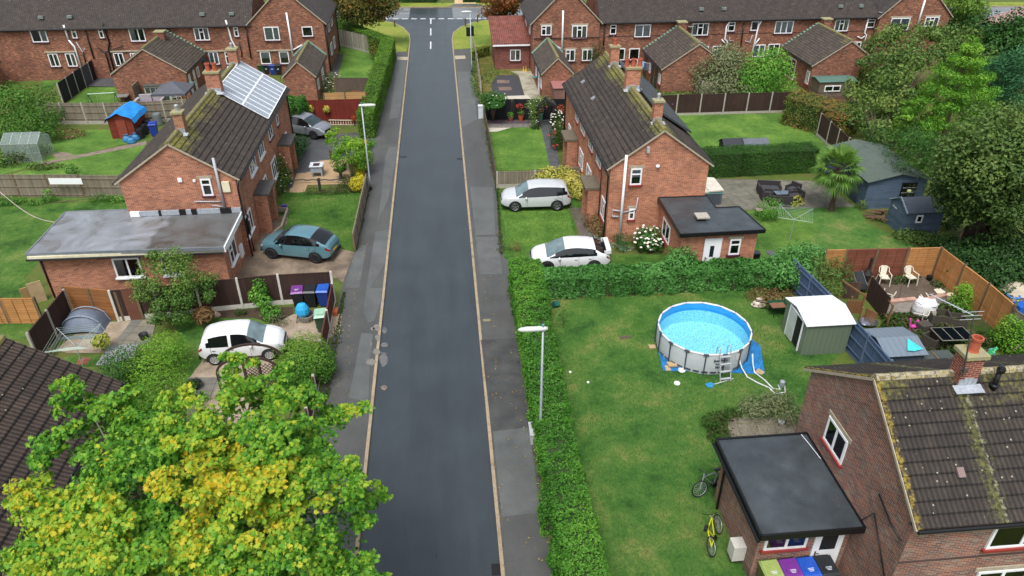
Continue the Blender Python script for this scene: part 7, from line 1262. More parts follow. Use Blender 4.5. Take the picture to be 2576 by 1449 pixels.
p=A('a',1610,1015,0); r=thing('rabbit_hutch','pale sage green rabbit hutch with wire windows against the wide outhouse','hutch',tuple(p)); HG=P_('sage green paint','a9b5a2',.7); m=MB(); m.box(p.x-1.1,p.x+1.1,p.y,p.y+.7,.0,1.35); m.build('body',HG,r)
m=MB(); m.box(p.x-1.2,p.x+1.2,p.y-.1,p.y+.8,1.353,1.42); m.build('roof',P_('hutch felt','4b4a46',.8),r); m=MB()
for i in range(3): m.box(p.x-1.0+.45*i,p.x-.62+.45*i,p.y-.02,p.y-.004,.75,1.2)
for i in range(4): m.box(p.x-1.0+.5*i,p.x-.6+.5*i,p.y-.02,p.y-.004,.1,.6)
m.build('wire_window',P_('hutch dark','3d443f',.8),r)
for i,(x,y,w,l) in enumerate(((1770,1000,1.0,.8),(1750,1010,.6,.5),(1525,1010,.5,.6))):
    p=A('a',x,y,0); m=MB(); 
    for a_ in ((0,0),(w,0),(w,l),(0,l)): m.bar((p.x+a_[0]-w/2,p.y+a_[1],0),(p.x+a_[0]-w/2,p.y+a_[1],.75-.15*i),.04)
    for z in (.3,.75-.15*i):
        for a_,b_ in (((0,0),(w,0)),((w,0),(w,l)),((w,l),(0,l)),((0,l),(0,0))): m.bar((p.x+a_[0]-w/2,p.y+a_[1],z),(p.x+b_[0]-w/2,p.y+b_[1],z),.035)
    tag(m.build('metal_rack',P_('rack white','c4c6c6',.5),base=tuple(p)),('larger white wire rack right of the sage hutch','low white wire rack just in front of the larger rack','white wire rack at the left end of the sage hutch')[i],'rack','white racks by the hutch')
p=A('a',1500,1100,.0); r=thing('garden_sofa','grey upholstered sofa dumped behind the blue-tarped shed','sofa',tuple(p)); SF=P_('grey upholstery','9a9699',.9,var=.12)
m=MB(); m.box(p.x-.9,p.x+1.0,p.y,p.y+.85,.15,.55); m.build('seat',P_('mauve cushion','7a6478',.9),r); m=MB(); m.box(p.x-.9,p.x+1.0,p.y+.855,p.y+1.1,.15,1.05); m.build('backrest',SF,r); m=MB(); m.box(p.x-1.15,p.x-.905,p.y,p.y+1.1,.1,.8); m.build('armrest',SF,r); m=MB(); m.box(p.x+1.005,p.x+1.25,p.y,p.y+1.1,.1,.8); m.build('armrest',SF,r)
p=A('a',1740,1160,0); r=thing('pop_up_gazebo','dark grey pop-up gazebo partly behind the left brick house','gazebo',tuple(p)); cx_,cy_=p.x+.1,p.y+1.3; zz=1.9
m=MB(); q=[(cx_-1.4,cy_-1.4,zz),(cx_+1.4,cy_-1.4,zz),(cx_+1.4,cy_+1.4,zz),(cx_-1.4,cy_+1.4,zz)]; m.add(q+[(cx_,cy_,zz+.7)]+[(a,b,zz-.2) for a,b,_ in q],[(0,1,4),(1,2,4),(2,3,4),(3,0,4),(5,6,1,0),(6,7,2,1),(7,8,3,2),(8,5,0,3)]); m.build('canopy',P_('gazebo grey','50535a',.8),r)
for a,b,_ in q: m=MB(); m.tube([(a,b,0),(a,b,zz-.05)],.03,6); m.build('leg',BLACK,r)
p=A('a',1600,1255,0); barrel('grey water butt half behind the left brick house',p,.35,1.0,'6f767a','water butts')
p=A('a',1920,980,0); r=thing('airer','blue and turquoise folding clothes airer beside the wide outhouse','clothes airer',tuple(p)); m=MB(); m.bar((p.x-.5,p.y,1.4),(p.x+.6,p.y,1.4),.05); m.build('arm',P_('turquoise','6fc0bc',.5),r); m=MB(); m.bar((p.x-.3,p.y,0),(p.x,p.y,1.4),.05); m.bar((p.x+.3,p.y,0),(p.x,p.y,1.4),.05); m.bar((p.x,p.y,0),(p.x,p.y,1.6),.04); m.build('leg',P_('airer blue','33508a',.5),r)
p=A('a',675,790,0); r=thing('barbecue','gas barbecue with a silver hood against the terrace wall','barbecue',tuple(p)); m=MB(); m.box(p.x-.6,p.x+.6,p.y,p.y+.5,.65,.85); m.box(p.x-.4,p.x+.4,p.y+.02,p.y+.48,.85,1.05); m.build('body',BLACK,r); m=MB(); m.box(p.x-.32,p.x+.3,p.y-.02,p.y-.003,.8,1.05); m.build('hood_front',AL,r); m=MB(); [m.bar((p.x+a,p.y+.25,0),(p.x+a,p.y+.25,.65),.06) for a in (-.4,.4)]; m.build('stand',BLACK,r)
# planters etc in the gravel garden
p=A('q',1500,590,0); r=thing('raised_planter','pale blue-grey wooden planter table on the gravel','planter',tuple(p)); PG=P_('planter paint','8e99a4',.7,var=.1); m=MB(); m.box(p.x-.4,p.x+.4,p.y,p.y+.75,.35,.78); m.build('body',PG,r)
for a,b in ((-.34,.05),(.34,.05),(-.34,.7),(.34,.7)): m=MB(); m.box(p.x+a-.05,p.x+a+.05,p.y+b-.05,p.y+b+.05,0,.348); m.build('leg',PG,r)
m=MB(); m.box(p.x-.47,p.x+.47,p.y-.07,p.y+.82,.782,.82); m.build('rim',P_('planter rim','c0c8ce',.6),r); m=MB(); m.box(p.x-.22,p.x+.22,p.y+.1,p.y+.6,.822,.826); m.build('soil',P_('planter soil','3a2226',.9),r)
p=A('q',1905,620,0); r=thing('bird_bath','dark stone bird bath with a squirrel figure on its rim','bird bath',tuple(p)); STN=P_('dark stone','4a4a40',.9,var=.2,scale=8); m=MB(); m.lathe(tuple(p),[(.22,0),(.2,.06),(.1,.12),(.09,.45),(.14,.55)],12); m.build('pedestal',STN,r); m=MB(); m.lathe(tuple(p),[(.14,.55),(.42,.68),(.48,.74),(.42,.74),(.2,.66),(.001,.64)],16); m.build('bowl',STN,r); m=MB(); m.lathe((p.x+.28,p.y+.15,.68),[(.08,0),(.1,.12),(.05,.24),(.07,.32),(.001,.4)],8); m.lathe((p.x+.38,p.y+.2,.68),[(.05,0),(.08,.2),(.06,.4),(.001,.48)],8); m.build('figure',STN,r)
for k,x,y,h,lab,c in (('q',1555,845,.95,'dark timber lamp bollard at the lawn edge','2e2a28'),('q',1740,275,.6,'red and black bollard on the dark driveway edge','5a2a26')): p=A(k,x,y,0); m=MB(); m.box(p.x-.08,p.x+.08,p.y-.08,p.y+.08,0,h); m.box(p.x-.1,p.x+.1,p.y-.1,p.y+.1,h,h+.06); tag(m.build('bollard',P_('bollard '+c,c,.7),base=tuple(p)),lab,'bollard')
a=A('q',980,632,.25);b=A('q',2050,632,.25); m=MB(); m.tube([a.lerp(b,i/20)+Vector((0,0,.03*math.sin(i*1.7))) for i in range(21)],.05,6); tag(m.build('rope_edging',P_('rope','5a554e',.9)),'low rope edging across the gravel bed','rope edging')
KW=P_('low wall','8a8272',.85,var=.2,scale=4); m=MB(); m.bar(A('q',735,1140,.15),A('q',1000,1140,.15),.12,.3); m.bar(A('q',1000,1145,.15),A('q',900,1440,.15),.12,.3); m.bar(A('q',900,1440,.15),A('V',690,587,.15),.12,.3); tag(m.build('low_wall',KW),'low concrete edging wall by the teal car driveway','low wall')
for i,(x,y) in enumerate(((710,1195),(648,1345))): p=A('q',x,y,0); m=MB(); m.lathe(tuple(p),[(.14,0),(.13,.1),(.08,.2),(.12,.32),(.08,.42),(.09,.5),(.001,.58)],9); tag(m.build('garden_statue',P_('white stone','b8b8b2',.8),base=tuple(p)),('small white stone figure by the porch step farther from the teal car','small white stone figure by the porch nearest the teal car')[i],'statue','white porch statues')
p=A('q',820,1110,.02); r=thing('toy_scooter','red and purple child scooter lying at the lawn corner','scooter',tuple(p)); m=MB(); m.tube([p+Vector((-.5,0,.05)),p+Vector((.3,.05,.08))],.03,6); m.tube([p+Vector((-.5,0,.05)),p+Vector((-.6,.1,.6))],.02,6); m.build('frame',P_('scooter red','a03040',.5),r); m=MB(); m.box(p.x+.3,p.x+.6,p.y-.05,p.y+.15,.03,.2); m.build('deck',P_('scooter purple','4a3a9a',.5),r)
m=MB(); p=A('q',530,990,2.1); m.lathe((p.x+.05,p.y,p.z-.3),[(.05,0),(.1,.08),(.1,.3),(.001,.42)],6); tag(m.build('wall_lantern',P_('lantern','2e3330',.4),base=tuple(p)),'black wall lantern on the near porch of the solar-roofed house','lantern')
m=MB(); d=A('q',700,220,2.0); m.lathe((d.x+.1,d.y,d.z),[(.05,0),(.3,.06),(.32,.1)],14); 
# red fence hanging baskets & balustrade
for k,x,lab in (('p',1385,'left basket of yellow flowers on the tall red fence'),('p',1655,'right basket of yellow flowers on the tall red fence')):
    q=ony(k,x,555,yr-.15); bush('hanging_basket',lab,'hanging basket',[((q[0],yr-.2,q[1]),(.28,.2,.3))],LVAR,(q[0],yr-.05,0),per=1500,size=.12,flowers=(12,.05,YLF),group='baskets on the red fence')
a=A('p',1700,820,0);b=A('p',2430,830,0); r=thing('low_balustrade','low cream and red balustrade in front of the tall red fence','balustrade',tuple(a)); m=MB(); m.bar(a+Vector((0,0,.42)),b+Vector((0,0,.42)),.1,.05); m.bar(a+Vector((0,0,.05)),b+Vector((0,0,.05)),.1,.05); m.build('rail',P_('cream stone','c4b8a4',.8),r)
for i in range(34): q=a.lerp(b,(i+.5)/34); m=MB(); m.lathe((q.x,q.y,.08),[(.035,0),(.05,.1),(.03,.2),(.045,.31)],6); m.build('baluster',P_('cream stone','c4b8a4',.8) if i%2 else WOODRD,r)
for x,y,c,lab in ((2130,800,LRED,'red flowers in a red pot on the balustrade'),(2345,790,LBRC,'small pointed green plant on the balustrade')):
    p=A('p',x,y+35,0); bush('potted_plant',lab,'potted plant',[((p.x,p.y-.1,.65),(.22,.2,.3))],c,(p.x,p.y-.1,0),per=1500,size=.09)
m=MB(); 
for x,y in ((2455,990),(2500,700)): p=A('p',x,y,0); m.box(p.x-.06,p.x+.06,p.y-.06,p.y+.06,0,1.35)
tag(m.build('gate_posts',P_('gate red','7d3028',.6)),'pair of red timber gate posts at the dark driveway mouth','gate posts')
# right of road: laurel pots, arch, cabinet
p=A('r',60,975,0); r=thing('utility_cabinet','plain white utility cabinet at the back of the right pavement','utility cabinet',tuple(p)); m=MB(); m.box(p.x-.2,p.x+.2,p.y,p.y+.4,0,1.05); m.build('body',P_('cabinet white','cdd3da',.5),r); m=MB(); m.box(p.x-.23,p.x+.23,p.y-.03,p.y+.43,1.053,1.1); m.build('lid',P_('cabinet white','cdd3da',.5),r)
p=A('n',215,130,0); r=thing('metal_cabinet','pale grey metal box poking out of the long hedge onto the pavement','utility cabinet',tuple(p)); m=MB(); m.box(p.x-.1,p.x+.35,p.y,p.y+.75,.02,.5); m.build('body',P_('cabinet grey','b4b6b6',.5),r); m=MB(); m.box(p.x-.13,p.x+.38,p.y-.03,p.y+.78,.503,.54); m.build('lid',P_('cabinet grey','b4b6b6',.5),r)
for x,y,lab,pc,lm,hh in ((560,1010,'low terracotta pot with a green plant before the black fence','8a5444',LPRIV,.3),(735,1010,'square orange terracotta planter before the black fence','a8532c',LDUL,.45),(1065,1000,'tall green ceramic pot inside the wooden arch','4f8a6c',LBRN,.6),(1225,970,'small stone planter inside the wooden arch','8a8a72',LWEED,.3)):
    p=A('r',x,y,0); r=bush('potted_plant',lab,'potted plant',[((p.x,p.y,hh+.25),(.3,.28,.25))],lm,(p.x,p.y,0),per=900,size=.1,group='pots by the black fence'); m=MB(); m.lathe((p.x,p.y,0),[(.16,0),(.24,hh),(.2,hh),(.001,hh-.05)],12); m.build('pot',P_('pot '+pc,pc,.7),r)
for x,y,lab,fm in ((710,775,'hanging basket of red and white flowers on the black fence',RDF),(1165,750,'hanging basket of pink flowers under the wooden arch',PKF)):
    yy=A('r',700,985,0).y-.2; q=ony('r',x,y,yy); bush('hanging_basket',lab,'hanging basket',[((q[0],yy,q[1]),(.3,.22,.26))],LWEED,(q[0],yy,0),per=1200,size=.1,flowers=(30,.06,fm),group='baskets by the black fence')
r=thing('garden_arch','dark timber arch with a pitched top over the flagstone path','garden arch',tuple(A('r',1150,1150,0))); a=A('r',1030,1165,0);b=A('r',1275,1160,0); AR=P_('arch timber','211d1c',.8)
for q in (a,b):
    for dy in (0,1.0): m=MB(); m.box(q.x-.06,q.x+.06,q.y+dy,q.y+dy+.12,0,1.95); m.build('post',AR,r)
m=MB(); c=(a+b)/2
for dy in (0,.5,1.0): m.bar((a.x-.15,a.y+dy,1.9),(c.x,c.y+dy,2.35),.08,.1); m.bar((b.x+.15,b.y+dy,1.9),(c.x,c.y+dy,2.35),.08,.1)
slab_(m,(c.x,c.y,2.42),(b.x+.25,b.y,1.95),(b.x+.25,b.y+1.1,1.95),(c.x,c.y+1.1,2.42)); m.build('top',AR,r)
p=A('r',1350,700,0); r=thing('red_lean_to','red corrugated lean-to store against the small outhouse','lean-to',tuple(A('r',1380,700,.3))); x0,y0=A2('r',1290,700,.3); x1=A2('r',1500,700,.3)[0]; yb=A2('r',1220,480,0)[1]; m=MB(); m.box(x0,x1+.4,y0,yb,0,1.5); m.build('wall',boards('dull pink boards','80605a','8a6a62',.15),r); m=MB(); slab_(m,(x0-.1,y0-.1,1.55),(x1+.5,y0-.1,1.55),(x1+.5,yb+.1,2.0),(x0-.1,yb+.1,2.0)); m.build('roof',ribbed('corrugated pink','a0706c',.15,'X'),r)
p=A('c',232,765,1.2); m=MB(); m.lathe((p.x,p.y,p.z-.15),[(.05,0),(.22,.02),(.22,.14),(.05,.16)],14,1,.4); tag(m.build('hose_reel',P_('teal reel','3f9490',.4),base=tuple(p)),'teal hose reel on the small outhouse wall','hose reel')
for i,x in enumerate((115,140)): p=A('c',x,718,0); m=MB(); m.lathe(tuple(p),[(.13,0),(.1,.1),(.05,.2),(.03,.55)],8); tag(m.build('garden_ornament',P_('amber ornament','c9a04c',.4),base=tuple(p)),('left','right')[i]+' of two amber bottle ornaments by the red-roofed extension wall','ornament','amber ornaments')
# washing line
a=A('c',1262,600,1.9);b=A('c',1420,650,1.7); r=thing('washing_line','washing line hung with pastel clothes beside the row of dark doors','washing line',(a.x,a.y,0)); m=MB(); m.tube([a,b],.012,4); m.tube([(a.x,a.y,0),a],.03,6); m.build('line',WHITE,r)
for i,c in enumerate(('c9a0a8','a8b4c8','8fb0cc','4a4f60','6a6478','b8bcc8')): q=a.lerp(b,(i+.6)/6.5); w=.32; m=MB(); m.box(q.x-w/2,q.x+w/2,q.y-.02,q.y+.01,q.z-.75+.12*(i%3),q.z-.01); tag(m.build('hanging_clothes',P_('cloth '+c,c,.9),base=tuple(q)),('pink','pale lilac','light blue','navy','dusty purple','pale grey')[i]+' garment pegged on the washing line','clothes','clothes on the washing line')
# verge posts, litter bin
for i,(x,y,h) in enumerate(((1398,268,.75),(2108,262,.9),(2230,222,.9))): p=A('b',x,y,0); m=MB(); m.box(p.x-.09,p.x+.09,p.y-.09,p.y+.09,0,h); 
for i,(x,y,h,lab) in enumerate(((1398,268,.75,'red-brown wooden post on the left junction grass'),(2108,262,.9,'slim wooden post nearest the road on the right junction grass'),(2230,222,.9,'leaning wooden post farther right on the junction grass'))): p=A('b',x,y,0); m=MB(); m.obox((p.x,p.y,h/2),(.16,.16,h),0,0,.06*i); m.obox((p.x+.03*i,p.y,h-.1),(.2,.2,.08)); tag(m.build('verge_post',P_('verge post','5c3f34',.8),base=tuple(p)),lab,'post','junction grass posts')
p=A('b',2160,365,0); r=thing('litter_bin','black double litter bin on the right junction grass','litter bin',tuple(p)); m=MB(); m.box(p.x-.5,p.x-.02,p.y,p.y+.4,0,1.0); m.box(p.x+.02,p.x+.4,p.y,p.y+.4,.1,1.15); m.build('body',BLACK,r)
# B back garden
for i,(pts,lab,c) in enumerate(((((2130,60),(2360,55),(2230,75)),'black low shed behind the dense hedge','2a2d33'),(((2340,30),(2570,20),(2440,50)),'grey low shed behind the dense hedge, right of the black one','5a6068'))):
    p=A('g',2250+210*i,-12,1.3); shed('low_store',lab,p.x-.85,p.x+.85,p.y-.3,p.y+1.0,1.1,1.5,'x',P_('store wall '+c,c,.6),P_('store roof '+c,c,.45),cat='store')
p=A('g',2040,610,0); r=thing('hot_tub','grey square hot tub with a folded white cover behind the right brick pair','hot tub',tuple(p)); x0=15.95; y0=42.2; m=MB(); m.box(x0,x0+1.65,y0,y0+1.9,.0,.82); m.build('body',boards('tub slats','4a525c','545c66',.12),r); m=MB(); m.box(x0-.02,x0+1.67,y0-.02,y0+1.92,.823,.9); m.build('rim',P_('tub teal','6f9a9c',.4),r); m=MB(); m.box(x0-.04,x0+.7,y0-.04,y0+1.94,.903,1.0); slab_(m,(x0+.7,y0-.04,.95),(x0+1.7,y0-.04,1.0),(x0+1.7,y0+1.94,1.0),(x0+.7,y0+1.94,1.12),.09); m.build('cover',P_('tub cover','cbc6b8',.5),r)
RT=P_('rattan','332f30',.7,var=.25,scale=20); CU=P_('dark cushion','3c3d42',.9)
def rattan(name,label,p,w,d,rz,back=.75):
    r=thing(name,label,'sofa' if w>1 else 'armchair',(0,0,0),'rattan set on the patio'); m=MB(); m.box(-w/2,w/2,-d/2,d/2,.04,.34); m.build('base',RT,r); m=MB(); m.box(-w/2+.12,w/2-.12,-d/2,d/2-.12,.343,.44); m.build('seat',CU,r); m=MB(); m.box(-w/2,w/2,d/2-.12,d/2,.343,back); m.build('backrest',RT,r)
    for s in (-1,1): m=MB(); m.box(s*w/2-(.12 if s>0 else 0),s*w/2+(.12 if s<0 else 0),-d/2,d/2-.123,.343,.6); m.build('armrest',RT,r)
    r.location=(p[0],p[1],.02); r.rotation_euler=(0,0,rz); return r
rattan('rattan_sofa','dark rattan sofa at the back of the patio near the hedge',V2(1932,485),1.5,.75,R(-12)); c1=rattan('rattan_armchair','dark rattan armchair at the right end of the sofa, farthest back',V2(1992,488),.75,.75,R(-60)); rattan('rattan_armchair','dark rattan armchair right of the glass table, nearer the palm',V2(2000,505),.75,.75,R(-80)); rattan('rattan_sofa','dark rattan sofa with its back to the camera in front of the table',V2(1960,515),1.4,.7,R(170)); rattan('rattan_armchair','dark rattan armchair at the left end by the round bush side',V2(1925,500),.7,.7,R(80))
p=A('V',1965,498,0); r=thing('patio_table','low glass-topped rattan table inside the sofa ring','table',tuple(p)); m=MB(); m.box(p.x-.45,p.x+.45,p.y-.25,p.y+.25,0,.4); m.build('base',RT,r); m=MB(); m.box(p.x-.5,p.x+.5,p.y-.3,p.y+.3,.403,.42); m.build('table_top',P_('glass grey','5c6a76',.08),r)
def rotary(label,p,h,w,rot,tilt=0,c='b9bec2'):
    r=thing('rotary_dryer',label,'clothes dryer',tuple(p)); MT=P_('dryer metal '+c,c,.4,.5); m=MB(); m.tube([p,p+Vector((.02,0,h))],.025,7); m.build('pole',MT,r); tops=[]
    for i in range(4):
        a=rot+i*math.pi/2; e=p+Vector((math.cos(a)*w,math.sin(a)*w,h+.28)); m=MB(); m.bar(p+Vector((0,0,h-.15)),e,.022); m.build('arm',MT,r); tops.append(e)
    m=MB(); c0=p+Vector((0,0,h-.15))
    for f_ in (.35,.46,.57,.68,.79,.9,.99):
        for i in range(4): m.tube([c0.lerp(tops[i],f_),c0.lerp(tops[(i+1)%4],f_)],.007,3)
    m.build('line',P_('dryer line','9db4a4',.6),r); return r
rotary('open rotary washing line on the lawn in front of the slate-blue shed',A('h',215,970,0),1.55,1.35,R(20)); rotary('rotary washing line by the brown roof corner at the left',A('i',835,780,0),1.3,1.35,R(50))
p=A('h',-70+0,0,0); p=A('g',2475,730,0); r=thing('side_table','tiny round flowered table on thin legs beside the round bush','side table',tuple(p)); m=MB(); [m.bar((p.x+.12*math.cos(a),p.y+.12*math.sin(a),0),(p.x+.16*math.cos(a),p.y+.16*math.sin(a),.5),.02) for a in (0,2,4)]; m.build('leg',BLACK,r) ; m=MB(); m.lathe((p.x,p.y,.5),[(.22,0),(.24,.03),(.001,.04)],14); m.build('table_top',P_('floral top','c4a09c',.5),r)
p=A('g',2448,1195,0); r=thing('black_container','black square lidded container at the extension corner','container',tuple(p)); m=MB(); m.box(p.x-.2,p.x+.2,p.y,p.y+.35,0,.55); m.build('body',BLACK,r); m=MB(); m.box(p.x-.22,p.x+.22,p.y-.02,p.y+.37,.553,.6); m.build('lid',P_('container lid','2c3036',.3),r)
m=MB(); m.prism([A2('h',*p) for p in ((-20,1080),(40,1070),(85,1110),(75,1140),(10,1120))],.02,.04); tag(m.build('manhole_cover',P_('manhole grey','55555c',.7)),'grey manhole cover beside the big rounded bush','manhole cover')
lg=thing('log_pile','heap of cut timber beside the small slate-blue shed','log pile',tuple(A('h',1080,690,0)))
for i in range(16): p=A('h',1020+rng.integers(0,150),660+rng.integers(0,90),.08+.02*i); m=MB(); a=rng.uniform(-1,1); m.bar(p-Vector((math.cos(a),math.sin(a),0))*.4,p+Vector((math.cos(a),math.sin(a),.05))*.4,.08); m.build('log',P_('log wood','6a5440',.9,var=.3),lg)
# ================================================================ cluttered yard
WP=P_('white plastic','cfcbb8',.5,var=.05)
def pchair(label,p,rz,tip=None):
    r=thing('plastic_chair',label,'chair',(0,0,0),'white plastic chairs')
    m=MB(); m.box(-.23,.23,-.22,.22,.40,.43); m.build('seat',WP,r)
    m=MB(); m.add([(-.14,.2,.43),(.14,.2,.43),(.17,.34,.88),(-.17,.34,.88),(-.14,.24,.43),(.14,.24,.43),(.17,.38,.88),(-.17,.38,.88)],[(0,1,2,3),(7,6,5,4),(0,4,5,1),(1,5,6,2),(2,6,7,3),(3,7,4,0)]); m.tube([(-.26,.2,.64),(-.25,.32,.82),(-.12,.37,.9),(.12,.37,.9),(.25,.32,.82),(.26,.2,.64)],.022,6); m.build('backrest',WP,r)
    for s in (-1,1):
        m=MB(); m.tube([(s*.26,.22,.64),(s*.28,-.2,.64),(s*.26,-.25,.6)],.025,6); m.build('armrest',WP,r)
        for y0,y1 in ((-.24,-.3),(.22,.3)): m=MB(); m.tube([(s*.25,y0,.62 if y0<0 else .45),(s*.28,y1,0)],.026,6); m.build('leg',WP,r)
    r.location=(p[0],p[1],.02+(p[2] if len(p)>2 else 0)); r.rotation_euler=tip or (0,0,rz); return r
pchair('white plastic armchair in front of the red-brown lap panel',tuple(A('s',1110,400,0)),R(-12)); pchair('white plastic armchair in front of the new orange lap panel',tuple(A('s',1465,400,0)),R(8)); pchair('white plastic chair tipped over behind the old brick wall',tuple(A('s',1200,560,.25)),0,(R(80),0,R(-40))); pchair('white plastic chair lying face down at the right of the old brick wall',tuple(A('s',1610,590,.3)),0,(R(110),R(10),R(30)))
pchair('white plastic chair on its side by the white builder bag',tuple(A('s',1540,810,.3)),0,(R(60),R(80),R(20)))
a=A('s',1150,800,0);b=A('s',1500,700,0); r=thing('brick_garden_wall','low whitewashed brick wall with pink coping behind the builder bag','wall',tuple(a)); WB=brick('white brick',['b4aea6','c4bdb4','a89c94'],'8a8078',1.1); p0=A('s',1150,800,0);p1=A('s',1510,765,0);p2=A('s',1950,655,.0); m=MB(); m.bar(p0+Vector((0,0,.35)),p1+Vector((0,0,.35)),.22,.7); m.bar(p1+Vector((0,.1,.2)),p2+Vector((0,.1,.2)),.2,.4); m.build('wall',WB,r); m=MB(); m.bar(p0+Vector((0,0,.74)),p1+Vector((0,0,.74)),.26,.07); m.bar(p1+Vector((0,.1,.44)),p2+Vector((0,.1,.44)),.24,.06); m.build('coping',brick('pink brick',['b08a78','c49c88','a47c6c'],'8a8078'),r)
# builder bag
p=A('s',1690,860,0); n=14; r=thing('builder_bag','bulging white builder bag of rubble behind the rattan boxes','builder bag',tuple(p)); m=MB(); BG=P_('woven white bag','c9cacb',.8,var=.1,scale=6)
for i in range(2): pass
m.lathe((p.x,p.y+.25,0),[(.42,0),(.56,.12),(.6,.4),(.55,.7),(.5,.78)],18,1,.85); m.build('body',BG,r); m=MB(); vs=[(p.x+(.52+.1*math.sin(i*2.3))*math.cos(i*.45),p.y+.25+(.45+.1*math.cos(i*1.7))*math.sin(i*.45),.76+.1*math.sin(i*1.9)) for i in range(14)]; m.add(vs+[(p.x,p.y+.25,.92)],[(i,(i+1)%14,14) for i in range(14)]); m.build('flap',BG,r)
# rattan boxes etc
def openbox(label,k,x,y,w,d,h,rz): 
    p=A(k,x,y,0); r=thing('rattan_box',label,'box',(0,0,0),'brown rattan boxes'); BR=P_('brown rattan','453f38',.7,var=.2,scale=25)
    for (a,b,c,d_) in ((-w/2,w/2,-d/2,-d/2+.05),(-w/2,w/2,d/2-.05,d/2),(-w/2,-w/2+.05,-d/2+.052,d/2-.052),(w/2-.05,w/2,-d/2+.052,d/2-.052)): m=MB(); m.box(a,b,c,d_,0,h); m.build('side_panel',BR,r)
    m=MB(); m.box(-w/2+.05,w/2-.05,-d/2+.05,d/2-.05,.15,.18); m.build('bottom',P_('brown box floor','5c5650',.7),r); r.location=(p.x,p.y,.02); r.rotation_euler=(0,0,rz); return r
openbox('large open brown rattan box behind the black glass table',*('s',1850,930),.9,.75,.6,R(-15)); openbox('open brown rattan box to the right, behind the black glass table',*('s',2090,960),.8,.7,.5,R(-20)); openbox('open brown rattan box in front of the black glass table at its left',*('s',1760,1240),.75,.7,.6,R(25))
p=A('s',1670,1050,0); m=MB(); m.obox((p.x,p.y+.1,.22),(.6,.5,.42),R(10)); tag(m.build('rattan_stool',MATS['brown rattan'],base=tuple(p)),'closed brown rattan cube stool left of the black glass table','stool')
q=[A('s',*c,.75) for c in ((1765,1000),(2200,985),(2370,1155),(1930,1170))]; r=thing('glass_table','long black glass-topped outdoor table in three panels','table',((q[0].x+q[2].x)/2,(q[0].y+q[2].y)/2,0))
for i in range(3):
    a=q[0].lerp(q[1],i/3+.008);b=q[0].lerp(q[1],(i+1)/3-.008);c=q[3].lerp(q[2],(i+1)/3-.008);d=q[3].lerp(q[2],i/3+.008); m=MB(); slab_(m,d,c,b,a,.015); m.build('glass_panel',P_('black glass','0c1016',.08),r)
m=MB(); 
for i in range(4): m.bar(q[0].lerp(q[1],i/3),q[3].lerp(q[2],i/3),.035)
m.bar(q[0],q[1],.035); m.bar(q[3],q[2],.035); m.build('frame',P_('table frame','7d7a70',.5),r)
for c in q: m=MB(); m.bar((c.x,c.y,0),(c.x,c.y,.73),.04); m.build('leg',BLACK,r)
def stool(label,k,x,y,c): p=A(k,x,y,0); r=thing('toy_stool',label,'stool',tuple(p)); M_=P_('toy '+c,c,.4); m=MB(); m.box(p.x-.18,p.x+.18,p.y-.14,p.y+.14,.28,.32); m.build('seat',M_,r); [ (lambda m_:(m_.bar((p.x+a*.14,p.y+b*.1,.28),(p.x+a*.19,p.y+b*.14,0),.05),m_.build('leg',M_,r)))(MB()) for a in (-1,1) for b in (-1,1)]
stool('light blue child stool beside the black glass table','s',1780,1130,'3fa0c4')
p=A('s',1490,1020,0); r=thing('pink_toy','bright pink plastic toy upright by the blue-grey shed','toy',tuple(p)); PKM=P_('toy pink','d048a0',.4); m=MB(); m.bar(p,p+Vector((-.1,.1,.6)),.12,.05); m.bar(p+Vector((.12,0,0)),p+Vector((.35,.1,.5)),.1,.05); m.bar(p+Vector((-.05,0,.2)),p+Vector((.2,0,.2)),.2,.05); m.build('body',PKM,r)
r=thing('toy_slide','mint green plastic toy slide behind the near chimney','slide',tuple(A('t',2000,1080,0))); MG=P_('toy mint','5fc98a',.4); a=A('t',2080,1000,.75);b=A('t',1850,1130,.1); m=MB(); s=Vector((.2,.15,0)); slab_(m,a-s,a+s,b+s,b-s,.04); m.bar(a-s+Vector((0,0,.08)),b-s+Vector((0,0,.08)),.04,.12); m.bar(a+s+Vector((0,0,.08)),b+s+Vector((0,0,.08)),.04,.12); m.build('chute',MG,r); m=MB(); m.tube([A('t',1980,970,.9),A('t',2040,950,.9),A('t',2065,985,.7)],.025,6); m.bar((a.x,a.y,.7),(a.x+.2,a.y,0),.06); m.build('steps',P_('toy teal','5fb0b4',.4),r)
p=A('t',2420,1090,0); r=thing('childs_bicycle','pink and purple child bike at the top of the near roof edge','bicycle',tuple(p)); m=MB(); m.tube([p+Vector((-.35,0,.3)),p+Vector((0,0,.65)),p+Vector((.35,0,.6))],.025,6); m.build('frame',P_('bike pink','c48aa8',.4),r); [ (lambda mm,x_:(mm.tube([(p.x+x_+.22*math.cos(t/8*6.283),p.y,.22+.22*math.sin(t/8*6.283)) for t in range(9)],.02,5),mm.build('wheel',TYRE,r)))(MB(),x_) for x_ in (-.35,.35)]
p=A('t',2420,330,0); r=thing('playhouse','stone-coloured plastic playhouse with a lime slide beyond the orange fence','playhouse',tuple(p)); m=MB(); m.box(p.x-.2,p.x+.9,p.y+.2,p.y+1.3,0,.8); m.lathe((p.x+.3,p.y+.7,.8),[(.7,0),(.5,.3),(.001,.45)],9); m.build('body',P_('plastic stone','b4a894',.6,var=.1),r); m=MB(); slab_(m,A('t',2460,150,.9),A('t',2490,150,.9),A('t',2440,290,.15),A('t',2410,290,.15)); m.build('slide',P_('lime plastic','a4c430',.4),r)
